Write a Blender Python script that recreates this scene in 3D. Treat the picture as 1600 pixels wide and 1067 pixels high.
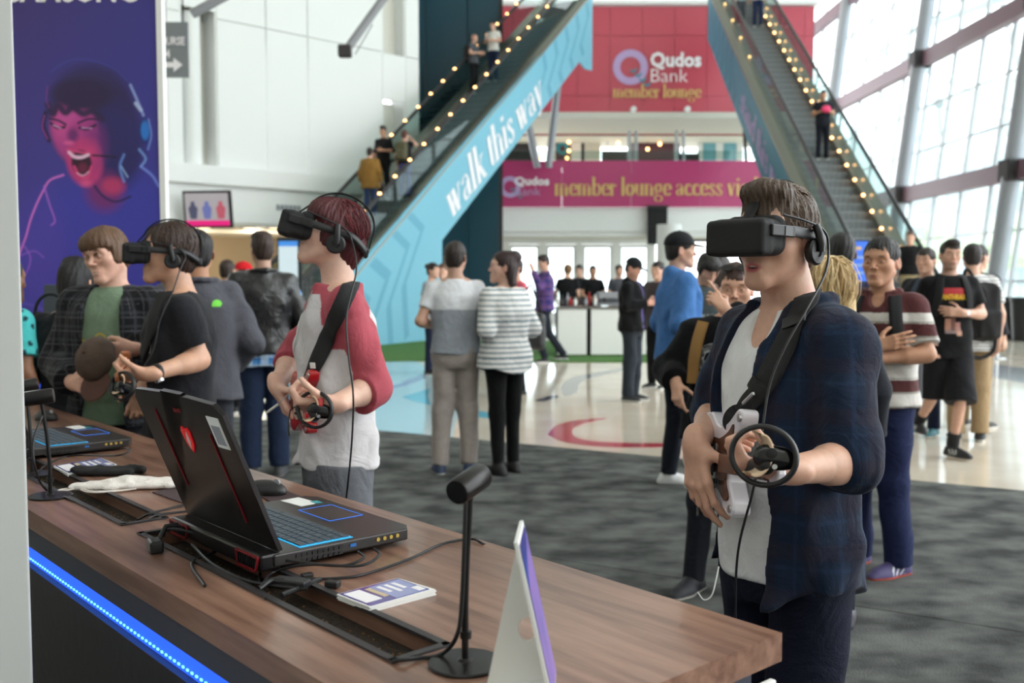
import bpy, bmesh, math, random
import numpy as np
from mathutils import Vector, Matrix
from mathutils.bvhtree import BVHTree
for o in list(bpy.data.objects): bpy.data.objects.remove(o)
S = bpy.context.scene
COL = S.collection
rad = math.radians
PI = math.pi
f4 = np.float32
random.seed(7); np.random.seed(7)

# ---------------------------------------------------------------- camera, world, exposure
FPX = 1550.0; CAM_H = 1.48; PITCH = rad(3.54)
cam = bpy.data.cameras.new('camera'); camo = bpy.data.objects.new('camera', cam); COL.objects.link(camo)
camo.location = (0, 0, CAM_H); camo.rotation_euler = (PI/2 - PITCH, 0, 0)
cam.sensor_width = 36; cam.lens = FPX/1600*36; cam.clip_start = .05; cam.clip_end = 400
cam.dof.use_dof = True; cam.dof.focus_distance = 2.15; cam.dof.aperture_fstop = 4.0
S.camera = camo
w = bpy.data.worlds.new('sky'); S.world = w; w.use_nodes = True
nt = w.node_tree; bg = nt.nodes['Background']
bg.inputs[0].default_value = (.93, .98, 1.0, 1); bg.inputs[1].default_value = 2.6
sun = bpy.data.lights.new('daylight_sun', 'SUN'); sun.energy = .25; sun.angle = rad(25); sun.color = (1, .98, .95)
suno = bpy.data.objects.new('daylight_sun', sun); COL.objects.link(suno)
suno.rotation_euler = Vector((-.72, .25, -.64)).to_track_quat('-Z', 'Y').to_euler()
S.view_settings.view_transform = 'Standard'; S.view_settings.look = 'None'
S.view_settings.exposure = 0.9; S.view_settings.gamma = 1
try: S.view_settings.use_curve_mapping = False
except Exception: pass
S.cycles.max_bounces = 8; S.cycles.transparent_max_bounces = 24
S.cycles.use_denoising = True
S.cycles.sample_clamp_indirect = 6

def W(px, py, d):
    """the world point seen at pixel (px, py) of the photograph, d metres along +Y"""
    u = (px-800)/FPX; v = (533.5-py)/FPX
    r = Vector((u, math.cos(PITCH)+v*math.sin(PITCH), -math.sin(PITCH)+v*math.cos(PITCH)))
    r *= d/r.y
    return Vector((r.x, d, CAM_H+r.z))
def G(px, py, z=0.0):
    """the point of the level plane z seen at pixel (px, py)"""
    r = W(px, py, 1.0) - Vector((0, 0, CAM_H))
    t = (z-CAM_H)/r.z
    return Vector((r.x*t, r.y*t, z))

# ---------------------------------------------------------------- colour, materials
def lin(c):
    out = []
    for x in c[:3]:
        x = x/255.0
        out.append(x/12.92 if x <= .04045 else ((x+.055)/1.055)**2.4)
    return tuple(out)
MATS = {}
def mat(name, col=(200, 200, 200), rough=.6, metal=0, bump=0, bscale=60, emit=None, estr=0, col2=None, nscale=4, attr=False,
        coat=0, spec=.5, sheen=0, stretch=None, alpha=1, sss=0, wrinkle=0):
    if name in MATS: return MATS[name]
    m = bpy.data.materials.new(name); m.use_nodes = True; n = m.node_tree; b = n.nodes['Principled BSDF']
    b.inputs['Base Color'].default_value = (*lin(col), 1)
    b.inputs['Roughness'].default_value = rough; b.inputs['Metallic'].default_value = metal
    b.inputs['Specular IOR Level'].default_value = spec
    if coat: b.inputs['Coat Weight'].default_value = coat; b.inputs['Coat Roughness'].default_value = .1
    if sheen: b.inputs['Sheen Weight'].default_value = sheen; b.inputs['Sheen Roughness'].default_value = .5
    if sss:
        b.inputs['Subsurface Weight'].default_value = sss; b.inputs['Subsurface Radius'].default_value = (.012, .005, .003)
        b.inputs['Subsurface Scale'].default_value = 1.0
    if emit: b.inputs['Emission Color'].default_value = (*lin(emit), 1); b.inputs['Emission Strength'].default_value = estr
    tc = n.nodes.new('ShaderNodeTexCoord'); mp = n.nodes.new('ShaderNodeMapping'); n.links.new(tc.outputs['Object'], mp.inputs[0])
    if stretch: mp.inputs['Scale'].default_value = stretch
    if attr:
        a = n.nodes.new('ShaderNodeAttribute'); a.attribute_name = 'Col'
        src = a.outputs['Color']
        if nscale and col2 is None:
            no = n.nodes.new('ShaderNodeTexNoise'); no.inputs['Scale'].default_value = nscale*8; no.inputs['Detail'].default_value = 4
            n.links.new(mp.outputs[0], no.inputs[0])
            mr = n.nodes.new('ShaderNodeMapRange'); mr.inputs[3].default_value = .84; mr.inputs[4].default_value = 1.14
            n.links.new(no.outputs[0], mr.inputs[0])
            mx = n.nodes.new('ShaderNodeMix'); mx.data_type = 'RGBA'; mx.blend_type = 'MULTIPLY'; mx.inputs[0].default_value = 1
            n.links.new(src, mx.inputs[6]); n.links.new(mr.outputs[0], mx.inputs[7]); src = mx.outputs[2]
        n.links.new(src, b.inputs['Base Color'])
    elif col2:
        no = n.nodes.new('ShaderNodeTexNoise'); no.inputs['Scale'].default_value = nscale; no.inputs['Detail'].default_value = 6
        n.links.new(mp.outputs[0], no.inputs[0])
        cr = n.nodes.new('ShaderNodeValToRGB'); cr.color_ramp.elements[0].position = .35; cr.color_ramp.elements[1].position = .65
        cr.color_ramp.elements[0].color = (*lin(col), 1); cr.color_ramp.elements[1].color = (*lin(col2), 1)
        n.links.new(no.outputs[0], cr.inputs[0]); n.links.new(cr.outputs[0], b.inputs['Base Color'])
    if bump:
        no = n.nodes.new('ShaderNodeTexNoise'); no.inputs['Scale'].default_value = bscale; no.inputs['Detail'].default_value = 5
        n.links.new(mp.outputs[0], no.inputs[0])
        bp = n.nodes.new('ShaderNodeBump'); bp.inputs['Strength'].default_value = bump; bp.inputs['Distance'].default_value = .01
        n.links.new(no.outputs[0], bp.inputs['Height']); n.links.new(bp.outputs[0], b.inputs['Normal'])
        if wrinkle:
            n2 = n.nodes.new('ShaderNodeTexNoise'); n2.inputs['Scale'].default_value = 9; n2.inputs['Detail'].default_value = 3; n2.inputs['Distortion'].default_value = 1.6
            n.links.new(tc.outputs['Object'], n2.inputs[0]); b2 = n.nodes.new('ShaderNodeBump'); b2.inputs['Strength'].default_value = wrinkle; b2.inputs['Distance'].default_value = .03
            n.links.new(n2.outputs[0], b2.inputs['Height']); n.links.new(b2.outputs[0], bp.inputs['Normal'])
    MATS[name] = m
    return m
def glassmat(name, tint=(235, 245, 245), refl=1.45, rough=.0):
    if name in MATS: return MATS[name]
    m = bpy.data.materials.new(name); m.use_nodes = True; n = m.node_tree; n.nodes.clear()
    o = n.nodes.new('ShaderNodeOutputMaterial'); mx = n.nodes.new('ShaderNodeMixShader'); t = n.nodes.new('ShaderNodeBsdfTransparent')
    g = n.nodes.new('ShaderNodeBsdfGlossy'); lw = n.nodes.new('ShaderNodeLayerWeight'); lw.inputs[0].default_value = .5
    pw = n.nodes.new('ShaderNodeMath'); pw.operation = 'POWER'; pw.inputs[1].default_value = 4; n.links.new(lw.outputs['Facing'], pw.inputs[0])
    f = n.nodes.new('ShaderNodeMath'); f.operation = 'MULTIPLY_ADD'; f.inputs[1].default_value = refl; f.inputs[2].default_value = .02; n.links.new(pw.outputs[0], f.inputs[0])
    t.inputs[0].default_value = (*lin(tint), 1); g.inputs['Roughness'].default_value = rough
    n.links.new(f.outputs[0], mx.inputs[0]); n.links.new(t.outputs[0], mx.inputs[1]); n.links.new(g.outputs[0], mx.inputs[2]); n.links.new(mx.outputs[0], o.inputs[0])
    MATS[name] = m
    return m

# ---------------------------------------------------------------- objects
def tag(o, label=None, cat=None, group=None, kind=None):
    if label: o['label'] = label
    if cat: o['category'] = cat
    if group: o['group'] = group
    if kind: o['kind'] = kind
    return o
def thing(name, label, cat, loc=(0, 0, 0), rz=0, group=None):
    o = bpy.data.objects.new(name, None); COL.objects.link(o); o.empty_display_size = .05
    o.location = loc; o.rotation_euler = (0, 0, rz)
    return tag(o, label, cat, group)
def link(name, me, m=None, parent=None):
    o = bpy.data.objects.new(name, me); COL.objects.link(o)
    if m: me.materials.append(m)
    if parent: o.parent = parent
    return o
def npmesh(name, V, F, m=None, parent=None, smooth=True, col=None):
    V = np.asarray(V, f4).reshape(-1, 3); F = np.asarray(F, np.int32)
    me = bpy.data.meshes.new(name); k = F.shape[1]
    me.vertices.add(len(V)); me.vertices.foreach_set('co', V.ravel())
    me.loops.add(F.size); me.loops.foreach_set('vertex_index', F.ravel())
    me.polygons.add(len(F)); me.polygons.foreach_set('loop_start', np.arange(0, F.size, k, dtype=np.int32))
    try: me.polygons.foreach_set('loop_total', np.full(len(F), k, np.int32))
    except Exception: pass
    me.update(calc_edges=True)
    me.polygons.foreach_set('use_smooth', np.full(len(F), smooth))
    if col is not None:
        a = me.color_attributes.new('Col', 'FLOAT_COLOR', 'POINT')
        c = np.ones((len(V), 4), f4); c[:, :3] = col; a.data.foreach_set('color', c.ravel())
    return link(name, me, m, parent)
class MB:
    """collects boxes, tubes, prisms and lathes into one mesh"""
    def __init__(s): s.v = []; s.f = []
    def raw(s, vs, fs):
        b = len(s.v); s.v += [tuple(v) for v in vs]; s.f += [tuple(i+b for i in f) for f in fs]; return s
    def box(s, c, size, M=None, bev=0):
        x, y, z = [q/2 for q in size]; c = Vector(c)
        if bev:
            b = min(bev, x*.98, y*.98, z*.98); out = []; bm = bmesh.new()
            bmesh.ops.create_cube(bm, size=1.0)
            for v in bm.verts: v.co = Vector((v.co.x*2*x, v.co.y*2*y, v.co.z*2*z))
            bmesh.ops.bevel(bm, geom=bm.edges[:]+bm.verts[:], offset=b, segments=2, profile=.5, affect='EDGES')
            vs = [v.co.copy() for v in bm.verts]; bm.verts.index_update(); fs = [[v.index for v in f.verts] for f in bm.faces]; bm.free()
        else:
            vs = [Vector((i*x, j*y, k*z)) for i in (-1, 1) for j in (-1, 1) for k in (-1, 1)]
            fs = [(0, 1, 3, 2), (4, 6, 7, 5), (0, 4, 5, 1), (2, 3, 7, 6), (0, 2, 6, 4), (1, 5, 7, 3)]
        vs = [((M @ v) if M else v)+c for v in vs]
        return s.raw(vs, fs)
    def bar(s, a, b, w, h, up=(0, 0, 1)):
        a = Vector(a); b = Vector(b); d = b-a; L = d.length; d.normalize(); u = Vector(up)
        if abs(d.dot(u)) > .98: u = Vector((0, 1, 0))
        sd = d.cross(u).normalized(); u2 = sd.cross(d)
        M = Matrix((sd, d, u2)).transposed()
        return s.box((a+b)/2, (w, L, h), M)
    def tube(s, pts, r, n=8, caps=True, closed=False):
        pts = [Vector(p) for p in pts]; N = len(pts)
        rs = r if isinstance(r, (list, tuple)) else [r]*N
        rings = []; prev = None
        for i, p in enumerate(pts):
            if closed: t = pts[(i+1) % N]-pts[i-1]
            else: t = pts[min(i+1, N-1)]-pts[max(i-1, 0)]
            if t.length < 1e-9: t = Vector((0, 0, 1))
            t.normalize()
            if prev is None: prev = Vector((0, 0, 1)) if abs(t.z) < .9 else Vector((1, 0, 0))
            u = (prev-t*prev.dot(t)); u = u.normalized() if u.length > 1e-6 else t.orthogonal().normalized(); v = t.cross(u); prev = u
            rings.append([p+(u*math.cos(2*PI*k/n)+v*math.sin(2*PI*k/n))*rs[i] for k in range(n)])
        vs = [q for ri in rings for q in ri]; fs = []
        for i in range(N if closed else N-1):
            j = (i+1) % N
            for k in range(n): fs.append((i*n+k, i*n+(k+1) % n, j*n+(k+1) % n, j*n+k))
        if caps and not closed: fs.append(tuple(range(n))[::-1]); fs.append(tuple((N-1)*n+k for k in range(n)))
        return s.raw(vs, fs)
    def cyl(s, a, b, r, n=20, r2=None): return s.tube([a, b], [r, r if r2 is None else r2], n)
    def prism(s, pts, h0, h1, M=None, c=(0, 0, 0)):
        """pts: outline in the xy plane, raised from h0 to h1 along z, then turned by M"""
        c = Vector(c); n = len(pts)
        vs = [Vector((p[0], p[1], h0)) for p in pts]+[Vector((p[0], p[1], h1)) for p in pts]
        vs = [((M @ v) if M else v)+c for v in vs]
        fs = [tuple(range(n))[::-1], tuple(range(n, 2*n))]+[(i, (i+1) % n, n+(i+1) % n, n+i) for i in range(n)]
        return s.raw(vs, fs)
    def lathe(s, prof, c=(0, 0, 0), n=24, M=None):
        c = Vector(c); vs = []; fs = []; m = len(prof)
        for r, z in prof:
            for k in range(n):
                v = Vector((r*math.cos(2*PI*k/n), r*math.sin(2*PI*k/n), z)); vs.append(((M @ v) if M else v)+c)
        for i in range(m-1):
            for k in range(n): fs.append((i*n+k, i*n+(k+1) % n, (i+1)*n+(k+1) % n, (i+1)*n+k))
        fs.append(tuple(range(n))[::-1]); fs.append(tuple((m-1)*n+k for k in range(n)))
        return s.raw(vs, fs)
    def build(s, name, m=None, parent=None, smooth=False, bevel=0):
        me = bpy.data.meshes.new(name); me.from_pydata(s.v, [], s.f); me.update()
        bm = bmesh.new(); bm.from_mesh(me); bmesh.ops.recalc_face_normals(bm, faces=bm.faces[:]); bm.to_mesh(me); bm.free()
        o = link(name, me, m, parent)
        if smooth:
            for p in me.polygons: p.use_smooth = True
            try: me.set_sharp_from_angle(angle=rad(35))
            except Exception: pass
        if bevel:
            b = o.modifiers.new('b', 'BEVEL'); b.width = bevel; b.segments = 2; b.limit_method = 'ANGLE'; b.angle_limit = rad(40)
        return o
def frame(x, y, z, c=(0, 0, 0)):
    M = Matrix((Vector(x), Vector(y), Vector(z))).transposed().to_4x4(); M.translation = Vector(c); return M
def crom(pts, n=6):
    P = [Vector(p) for p in pts]; P = [P[0]*2-P[1]]+P+[P[-1]*2-P[-2]]; out = []
    for i in range(1, len(P)-2):
        for k in range(n):
            t = k/n; a, b, c, d = P[i-1:i+3]
            out.append(.5*((2*b)+(c-a)*t+(2*a-5*b+4*c-d)*t*t+(3*b-a-3*c+d)*t**3))
    return out+[P[-2]]
def text_obj(name, body, size, m, M, parent=None, bold=0, shear=0, sx=1.0, depth=.002, align='CENTER', spacing=1.0):
    cu = bpy.data.curves.new(name, 'FONT'); cu.body = body; cu.size = size; cu.align_x = align; cu.align_y = 'CENTER'
    cu.offset = bold; cu.shear = shear; cu.extrude = depth; cu.space_character = spacing; cu.resolution_u = 3
    t = bpy.data.objects.new('t', cu); COL.objects.link(t)
    me = bpy.data.meshes.new_from_object(t.evaluated_get(bpy.context.evaluated_depsgraph_get())); bpy.data.objects.remove(t)
    me.transform(M @ Matrix.Diagonal((sx, 1, 1, 1))); me.name = name; me.materials.clear()
    return link(name, me, m, parent)

# ---------------------------------------------------------------- implicit surfaces for bodies and clothes
def smin(a, b, k):
    if k <= 0: return np.minimum(a, b)
    h = np.maximum(k-np.abs(a-b), 0)/k
    return np.minimum(a, b)-h*h*(k*.25)
def smax(a, b, k): return -smin(-a, -b, k)
class Fld:
    def __init__(s): s.ops = []
    def op(s, fn, lo, hi, k=.02, op='u'): s.ops.append((fn, np.minimum(lo, hi), np.maximum(lo, hi), k, op)); return s
    def cone(s, a, b, ra, rb, k=.02, op='u', capa=False, capb=False, flat=None):
        a = np.array(a, float); b = np.array(b, float); ba = b-a; bb = float(ba@ba)+1e-12; L = math.sqrt(bb); u = ba/L
        if flat: fx = np.array(flat[0], float); fx /= np.linalg.norm(fx); fs = 1/flat[1]**2-1
        def fn(x, y, z):
            dx = x-a[0]; dy = y-a[1]; dz = z-a[2]
            t = (dx*ba[0]+dy*ba[1]+dz*ba[2])/bb
            h = np.clip(t, 0, 1)
            ex = dx-h*ba[0]; ey = dy-h*ba[1]; ez = dz-h*ba[2]
            q = ex*ex+ey*ey+ez*ez
            if flat:
                c = ex*fx[0]+ey*fx[1]+ez*fx[2]; q = q+c*c*fs
            d = np.sqrt(q)-(ra+(rb-ra)*h)
            if flat: d = d*(.5+.5*flat[1])
            if capb: d = np.maximum(d, (t-1)*L)
            if capa: d = np.maximum(d, -t*L)
            return d
        r = max(ra, rb)
        return s.op(fn, np.minimum(a, b)-r, np.maximum(a, b)+r, k, op)
    def ell(s, c, r, Rm=None, k=.02, op='u'):
        c = np.array(c, float); r = np.array(r, float); Rm = np.eye(3) if Rm is None else np.array(Rm)
        def fn(x, y, z):
            dx = x-c[0]; dy = y-c[1]; dz = z-c[2]
            l = [dx*Rm[0][i]+dy*Rm[1][i]+dz*Rm[2][i] for i in range(3)]
            k0 = np.sqrt((l[0]/r[0])**2+(l[1]/r[1])**2+(l[2]/r[2])**2)
            k1 = np.sqrt((l[0]/r[0]**2)**2+(l[1]/r[1]**2)**2+(l[2]/r[2]**2)**2)+1e-9
            return k0*(k0-1)/k1
        m = r.max() if Rm is not None and not np.allclose(Rm, np.eye(3)) else r
        return s.op(fn, c-m, c+m, k, op)
    def rbox(s, c, half, R_=.01, Rm=None, k=.0, op='u'):
        c = np.array(c, float); hf = np.array(half, float); Rm = np.eye(3) if Rm is None else np.array(Rm)
        def fn(x, y, z):
            dx = x-c[0]; dy = y-c[1]; dz = z-c[2]
            l = [np.abs(dx*Rm[0][i]+dy*Rm[1][i]+dz*Rm[2][i])-(hf[i]-R_) for i in range(3)]
            return np.sqrt(sum(np.maximum(q, 0)**2 for q in l))+np.minimum(np.maximum(np.maximum(l[0], l[1]), l[2]), 0)-R_
        m = np.linalg.norm(hf)
        return s.op(fn, c-m, c+m, k, op)
    def plane(s, p, n, k=.0):
        """keep the side the normal points away from"""
        p = np.array(p, float); n = np.array(n, float); n = n/np.linalg.norm(n)
        return s.op(lambda x, y, z: (x-p[0])*n[0]+(y-p[1])*n[1]+(z-p[2])*n[2], p, p, k, 'i')
    def loft(s, secs, k=.02, op='u', cap=True, e=2.3, grow=0):
        A = np.array(sorted(secs), float); zz = np.linspace(A[0, 0], A[-1, 0], 60)
        I = [np.interp(zz, A[:, 0], A[:, i]) for i in range(1, 5)]
        ker = np.array([1, 2, 3, 2, 1.])/9
        I = [np.convolve(np.pad(q, 2, mode='edge'), ker, 'valid') for q in I]
        I[2] = I[2]+grow; I[3] = I[3]+grow
        z0, z1 = A[0, 0], A[-1, 0]
        def fn(x, y, z):
            cx, cy, rx, ry = [np.interp(z, zz, q).astype(f4) for q in I]
            n = (np.abs((x-cx)/rx)**e+np.abs((y-cy)/ry)**e)**(1/e)
            d = (n-1)*np.minimum(rx, ry)
            if cap: d = smax(d, np.maximum(z-z1, z0-z), .012)
            return d
        return s.op(fn, (np.min(I[0]-I[2]), np.min(I[1]-I[3]), z0), (np.max(I[0]+I[2]), np.max(I[1]+I[3]), z1), k, op)
    def local(s, M, g):
        """adds the ops of field g, given in the frame M (rotation, uniform scale, translation)"""
        M = np.array(M); sc = np.linalg.norm(M[:3, 0]); Rt = (M[:3, :3]/sc); c = M[:3, 3]
        for fn, lo, hi, k, op in g.ops:
            def f2(x, y, z, fn=fn):
                dx = (x-c[0])/sc; dy = (y-c[1])/sc; dz = (z-c[2])/sc
                l = [dx*Rt[0, i]+dy*Rt[1, i]+dz*Rt[2, i] for i in range(3)]
                return fn(*l)*sc
            cs = np.array([[x, y, z] for x in (lo[0], hi[0]) for y in (lo[1], hi[1]) for z in (lo[2], hi[2])])
            ws = cs@(M[:3, :3].T)+c
            s.ops.append((f2, ws.min(0), ws.max(0), k*sc, op))
        return s
    def solve(s, h, disp=None):
        us = [o for o in s.ops if o[4] == 'u']
        lo = np.min([o[1] for o in us], 0)-2.5*h; hi = np.max([o[2] for o in us], 0)+2.5*h
        n = np.ceil((hi-lo)/h).astype(int)+1
        ax = [(lo[i]+h*np.arange(n[i])).astype(f4) for i in range(3)]
        D = np.full(n, 9, f4)
        for fn, l, u, k, op in s.ops:
            if op == 'i':
                D = smax(D, fn(ax[0][:, None, None], ax[1][None, :, None], ax[2][None, None, :]).astype(f4), k); continue
            i0 = np.clip(np.floor((l-k-2*h-lo)/h).astype(int), 0, n); i1 = np.clip(np.ceil((u+k+2*h-lo)/h).astype(int)+1, 0, n)
            if np.any(i1 <= i0): continue
            sl = tuple(slice(a, b) for a, b in zip(i0, i1))
            d = fn(ax[0][sl[0]][:, None, None], ax[1][sl[1]][None, :, None], ax[2][sl[2]][None, None, :]).astype(f4)
            D[sl] = smin(D[sl], d, k) if op == 'u' else smax(D[sl], -d, k)
        if disp:
            idx = np.nonzero(np.abs(D) < 3*h+.012)
            D[idx] += disp(ax[0][idx[0]], ax[1][idx[1]], ax[2][idx[2]])
        D[0] = D[-1] = 9; D[:, 0] = D[:, -1] = 9; D[:, :, 0] = D[:, :, -1] = 9
        return nets(D, lo, h)
def nets(D, lo, h):
    Sg = D < 0; n = np.array(D.shape); st = np.array([(n[1]-1)*(n[2]-1), n[2]-1, 1]); K = []; P = []; Q = []
    for ax in range(3):
        a = [slice(None)]*3; b = [slice(None)]*3; a[ax] = slice(0, -1); b[ax] = slice(1, None)
        i = np.argwhere(Sg[tuple(a)] != Sg[tuple(b)])
        if not len(i): continue
        e = np.zeros(3, int); e[ax] = 1; j = i+e
        d0 = D[i[:, 0], i[:, 1], i[:, 2]]; d1 = D[j[:, 0], j[:, 1], j[:, 2]]
        p = i.astype(float); p[:, ax] += d0/(d0-d1)
        e1 = st[(ax+1) % 3]; e2 = st[(ax+2) % 3]; c = i@st
        cs = np.stack([c, c-e1, c-e1-e2, c-e2], 1)
        fl = d0 >= 0; q = cs.copy(); q[fl] = q[fl][:, ::-1]
        K.append(cs.ravel()); P.append(np.repeat(p, 4, 0)); Q.append(q)
    if not K: return np.zeros((0, 3)), np.zeros((0, 4), int)
    K = np.concatenate(K); P = np.concatenate(P); Q = np.concatenate(Q)
    u, inv = np.unique(K, return_inverse=True); inv = inv.ravel(); cnt = np.bincount(inv)
    V = np.stack([np.bincount(inv, P[:, i])/cnt for i in range(3)], 1)*h+lo
    return V, np.searchsorted(u, Q)
def folds(amp, seed=0, fz=34, fx=14):
    a, b, c = np.random.RandomState(seed+11).rand(3)*6.28
    def fn(x, y, z):
        w1 = np.sin(fz*z+2.6*np.sin(fx*x+a)+2.1*np.sin(fx*.9*y+b)+c)
        w2 = np.sin(fz*.45*z+fx*1.9*x+2.2*np.sin(fx*1.2*y+c)+a)
        w3 = np.sin(fx*2.4*x+fx*1.7*y+1.8*np.sin(fz*.4*z+b))
        return (-amp*(.45*np.maximum(w1, -.2)*np.maximum(w2+.3, 0)+.35*w2+.2*w3)).astype(f4)
    return fn
# ---------------------------------------------------------------- people
M_SKIN = mat('skin', attr=True, rough=.5, nscale=6, sss=.12, bump=.06, bscale=180)
M_HAIR = mat('hair', attr=True, rough=.5, nscale=16, bump=.45, bscale=200, stretch=(1, 1, .12), spec=.4)
M_CLOTH = mat('cloth', attr=True, rough=.85, nscale=3, bump=.15, bscale=300, sheen=.06, spec=.2, wrinkle=.32)
M_KNIT = mat('fleece', attr=True, rough=.95, nscale=3, bump=.3, bscale=140, sheen=.06, spec=.1, wrinkle=.3)
M_DENIM = mat('denim', attr=True, rough=.8, nscale=8, bump=.3, bscale=260, spec=.2, wrinkle=.4)
M_LEATHER = mat('leather', attr=True, rough=.32, nscale=3, bump=.3, bscale=70, spec=.6, wrinkle=.45)
M_SHOE = mat('shoe_fabric', attr=True, rough=.6, nscale=3, bump=.2, bscale=200)
M_BLACK = mat('black_plastic', (20, 20, 23), rough=.45)
M_BLACKM = mat('black_matte_fabric', (24, 24, 26), rough=.85, bump=.2, bscale=400)
M_WEB = mat('black_webbing', (26, 26, 29), rough=.8, bump=.4, bscale=500)
M_BLACKG = mat('black_gloss', (12, 12, 14), rough=.18)
M_STEEL = mat('brushed_steel', (190, 190, 192), rough=.3, metal=1)
M_WHITE = mat('white_paint', (232, 232, 230), rough=.5)

def head_field(mouth=0):
    g = Fld()
    g.ell((0, .014, .028), (.075, .098, .090), k=0)
    g.ell((0, -.028, -.03), (.059, .060, .082), k=.03)
    for s in (-1, 1):
        g.cone((s*.050, -.002, -.052), (s*.016, -.072, -.099), .021, .015, k=.03)
        g.ell((s*.042, -.054, -.018), (.021, .022, .020), k=.04)
        g.cone((s*.044, -.072, .024), (s*.010, -.084, .022), .009, .009, k=.025)
    g.ell((0, -.078, -.100), (.020, .017, .016), k=.025)
    g.ell((0, -.062, .050), (.045, .02, .032), k=.04)
    for s in (-1, 1): g.ell((s*.032, -.098, .003), (.019, .016, .013), k=.016, op='s')
    for s in (-1, 1): g.ell((s*.032, -.077, .003), (.0145, .0135, .0125), k=.006)
    g.cone((0, -.084, .014), (0, -.109, -.026), .0062, .0090, k=.012)
    for s in (-1, 1): g.ell((s*.0125, -.100, -.030), (.0062, .009, .0062), k=.007)
    g.ell((0, -.080, -.062), (.026, .014, .018), k=.022)
    g.cone((-.019, -.091, -.0625), (.019, -.091, -.0625), .0045, .0045, k=.006)
    g.cone((-.006, -.0965, -.061), (.006, -.0965, -.061), .0045, .0045, k=.006)
    g.cone((-.013, -.0925, -.0745 - .004*mouth), (.013, -.0925, -.0745 - .004*mouth), .0056, .0056, k=.007)
    if mouth: g.ell((0, -.103, -.069), (.0145, .014, .0042), k=.004, op='s')
    else: g.cone((-.023, -.104, -.068), (.023, -.104, -.068), .0032, .0032, k=.004, op='s')
    for s in (-1, 1):
        Rm = Matrix.Rotation(s*-.35, 3, 'Z') @ Matrix.Rotation(.2, 3, 'X')
        g.ell((s*.078, .014, -.004), (.007, .020, .032), Rm, k=.008)
        g.ell((s*.086, .010, .000), (.006, .011, .019), Rm, k=.004, op='s')
    return g
def head_paint(V, skin, hairc, o):
    n = len(V); C = np.tile(np.array(lin(skin), f4), (n, 1)); x, y, z = V[:, 0], V[:, 1], V[:, 2]; ax = np.abs(x); fr = y < -.055
    def mixc(m, c, a=1.0):
        m = (np.clip(m, 0, 1)*a)[:, None]; C[:] = C*(1-m)+np.array(lin(c), f4)*m
    def el(cx, cz, rx, rz, soft=.25): return np.clip((1-np.sqrt(((ax-cx)/rx)**2+((z-cz)/rz)**2))/soft, 0, 1)*fr
    mixc(el(.040, -.030, .030, .026, .9), (205, 120, 105), .16)
    mixc(el(0, -.028, .018, .018, .9)*(y < -.09), (205, 125, 110), .15)
    mixc(el(0, -.0685, .0215, .0098+.004*o.get('mouth', 0), .4)*(y < -.082), (172, 98, 94), .6)
    if o.get('mouth'):
        mixc(el(0, -.0700, .0235, .0135, .35)*(y < -.082), (188, 92, 96), .85); mixc(el(0, -.069, .0135, .0048, .3)*(y < -.07), (84, 34, 36), 1); mixc(el(0, -.0665, .010, .0022, .3)*(y < -.07), (225, 215, 205), .9)
    if o.get('smile'): mixc(el(0, -.0685, .020, .0030, .3)*(y < -.08), (232, 222, 212), .8)
    mixc(el(.034, .0275, .019, .0045, .5), hairc, .9)
    mixc(el(.032, .0035, .0115, .0042, .4), (215, 200, 192), .5); mixc(el(.032, .0035, .0052, .0042, .3), (44, 30, 24), .95)
    mixc(el(.032, .0085, .014, .0020, .6), (60, 40, 32), .6)
    mixc(((ax > .066) & (y > -.02)).astype(f4), (200, 120, 105), .25)
    if o.get('stubble'): mixc(np.clip((-.045-z)/.02, 0, 1)*(y < .0)*np.clip((ax+.11+z)/.02, 0, 1), hairc, .35)
    mixc((np.clip((z-.045)/.02, 0, 1)*(y > -.10) + (y > .03)*np.clip((z+.05)/.03, 0, 1))*o.get('scalp', .8), hairc, .8)
    return C
def hair_field(style):
    g = Fld()
    if style == 'none': return None
    g.ell((0, .009, .040), (.082, .106, .090), k=0)
    g.ell((0, .052, -.025), (.066, .052, .062), k=.03)
    if style in ('quiff', 'messy'): g.ell((0, -.055, .105), (.060, .050, .032), k=.03)
    if style == 'messy': g.ell((0, .0, .11), (.07, .08, .035), k=.03)
    if style in ('mop', 'shag'):
        g.ell((0, -.050, .060), (.078, .055, .050), k=.03)
        for s in (-1, 1): g.ell((s*.070, -.012, .005), (.018, .045, .055), k=.02)
    if style == 'shag': g.cone((0, .062, -.03), (0, .070, -.135), .052, .018, k=.03)
    fz = {'mop': .030, 'shag': .03, 'bald': .11, 'high': .075}.get(style, .052)
    if style in ('mop', 'shag', 'long', 'pony'): g.rbox((0, -.150, fz-.14), (.12, .105, .14), .02, k=.012, op='s')
    else:
        g.ell((0, -.140, fz-.107), (.090, .090, .118), k=.006, op='s')
        for s in (-1, 1): g.ell((s*.078, -.040, -.058), (.040, .048, .052), k=.008, op='s')
    if style not in ('mop', 'shag', 'long', 'pony'):
        for s in (-1, 1): g.ell((s*.092, .004, -.035), (.026, .036, .052), k=.012, op='s')
    g.rbox((0, .02, -.20), (.12, .12, .125 if style != 'shag' else .06), .01, k=.01, op='s')
    if style == 'long':
        g.ell((0, -.02, .05), (.085, .085, .082), k=.02); g.ell((0, -.17, -.08), (.058, .1, .135), k=.01, op='s')
        for s in (-1, 0, 1): g.cone((s*.055, .035, -.02), (s*.075, .055, -.33), .052, .035, k=.03)
    if style == 'bun': g.ell((0, .105, .065), (.045, .045, .042), k=.01)
    if style == 'pony':
        g.ell((0, .075, .085), (.050, .055, .050), k=.015)
        for s in (-1, 0, 1): g.cone((s*.045, .05, .0), (s*.06, .075, -.12), .042, .026, k=.025)
    return g
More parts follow.
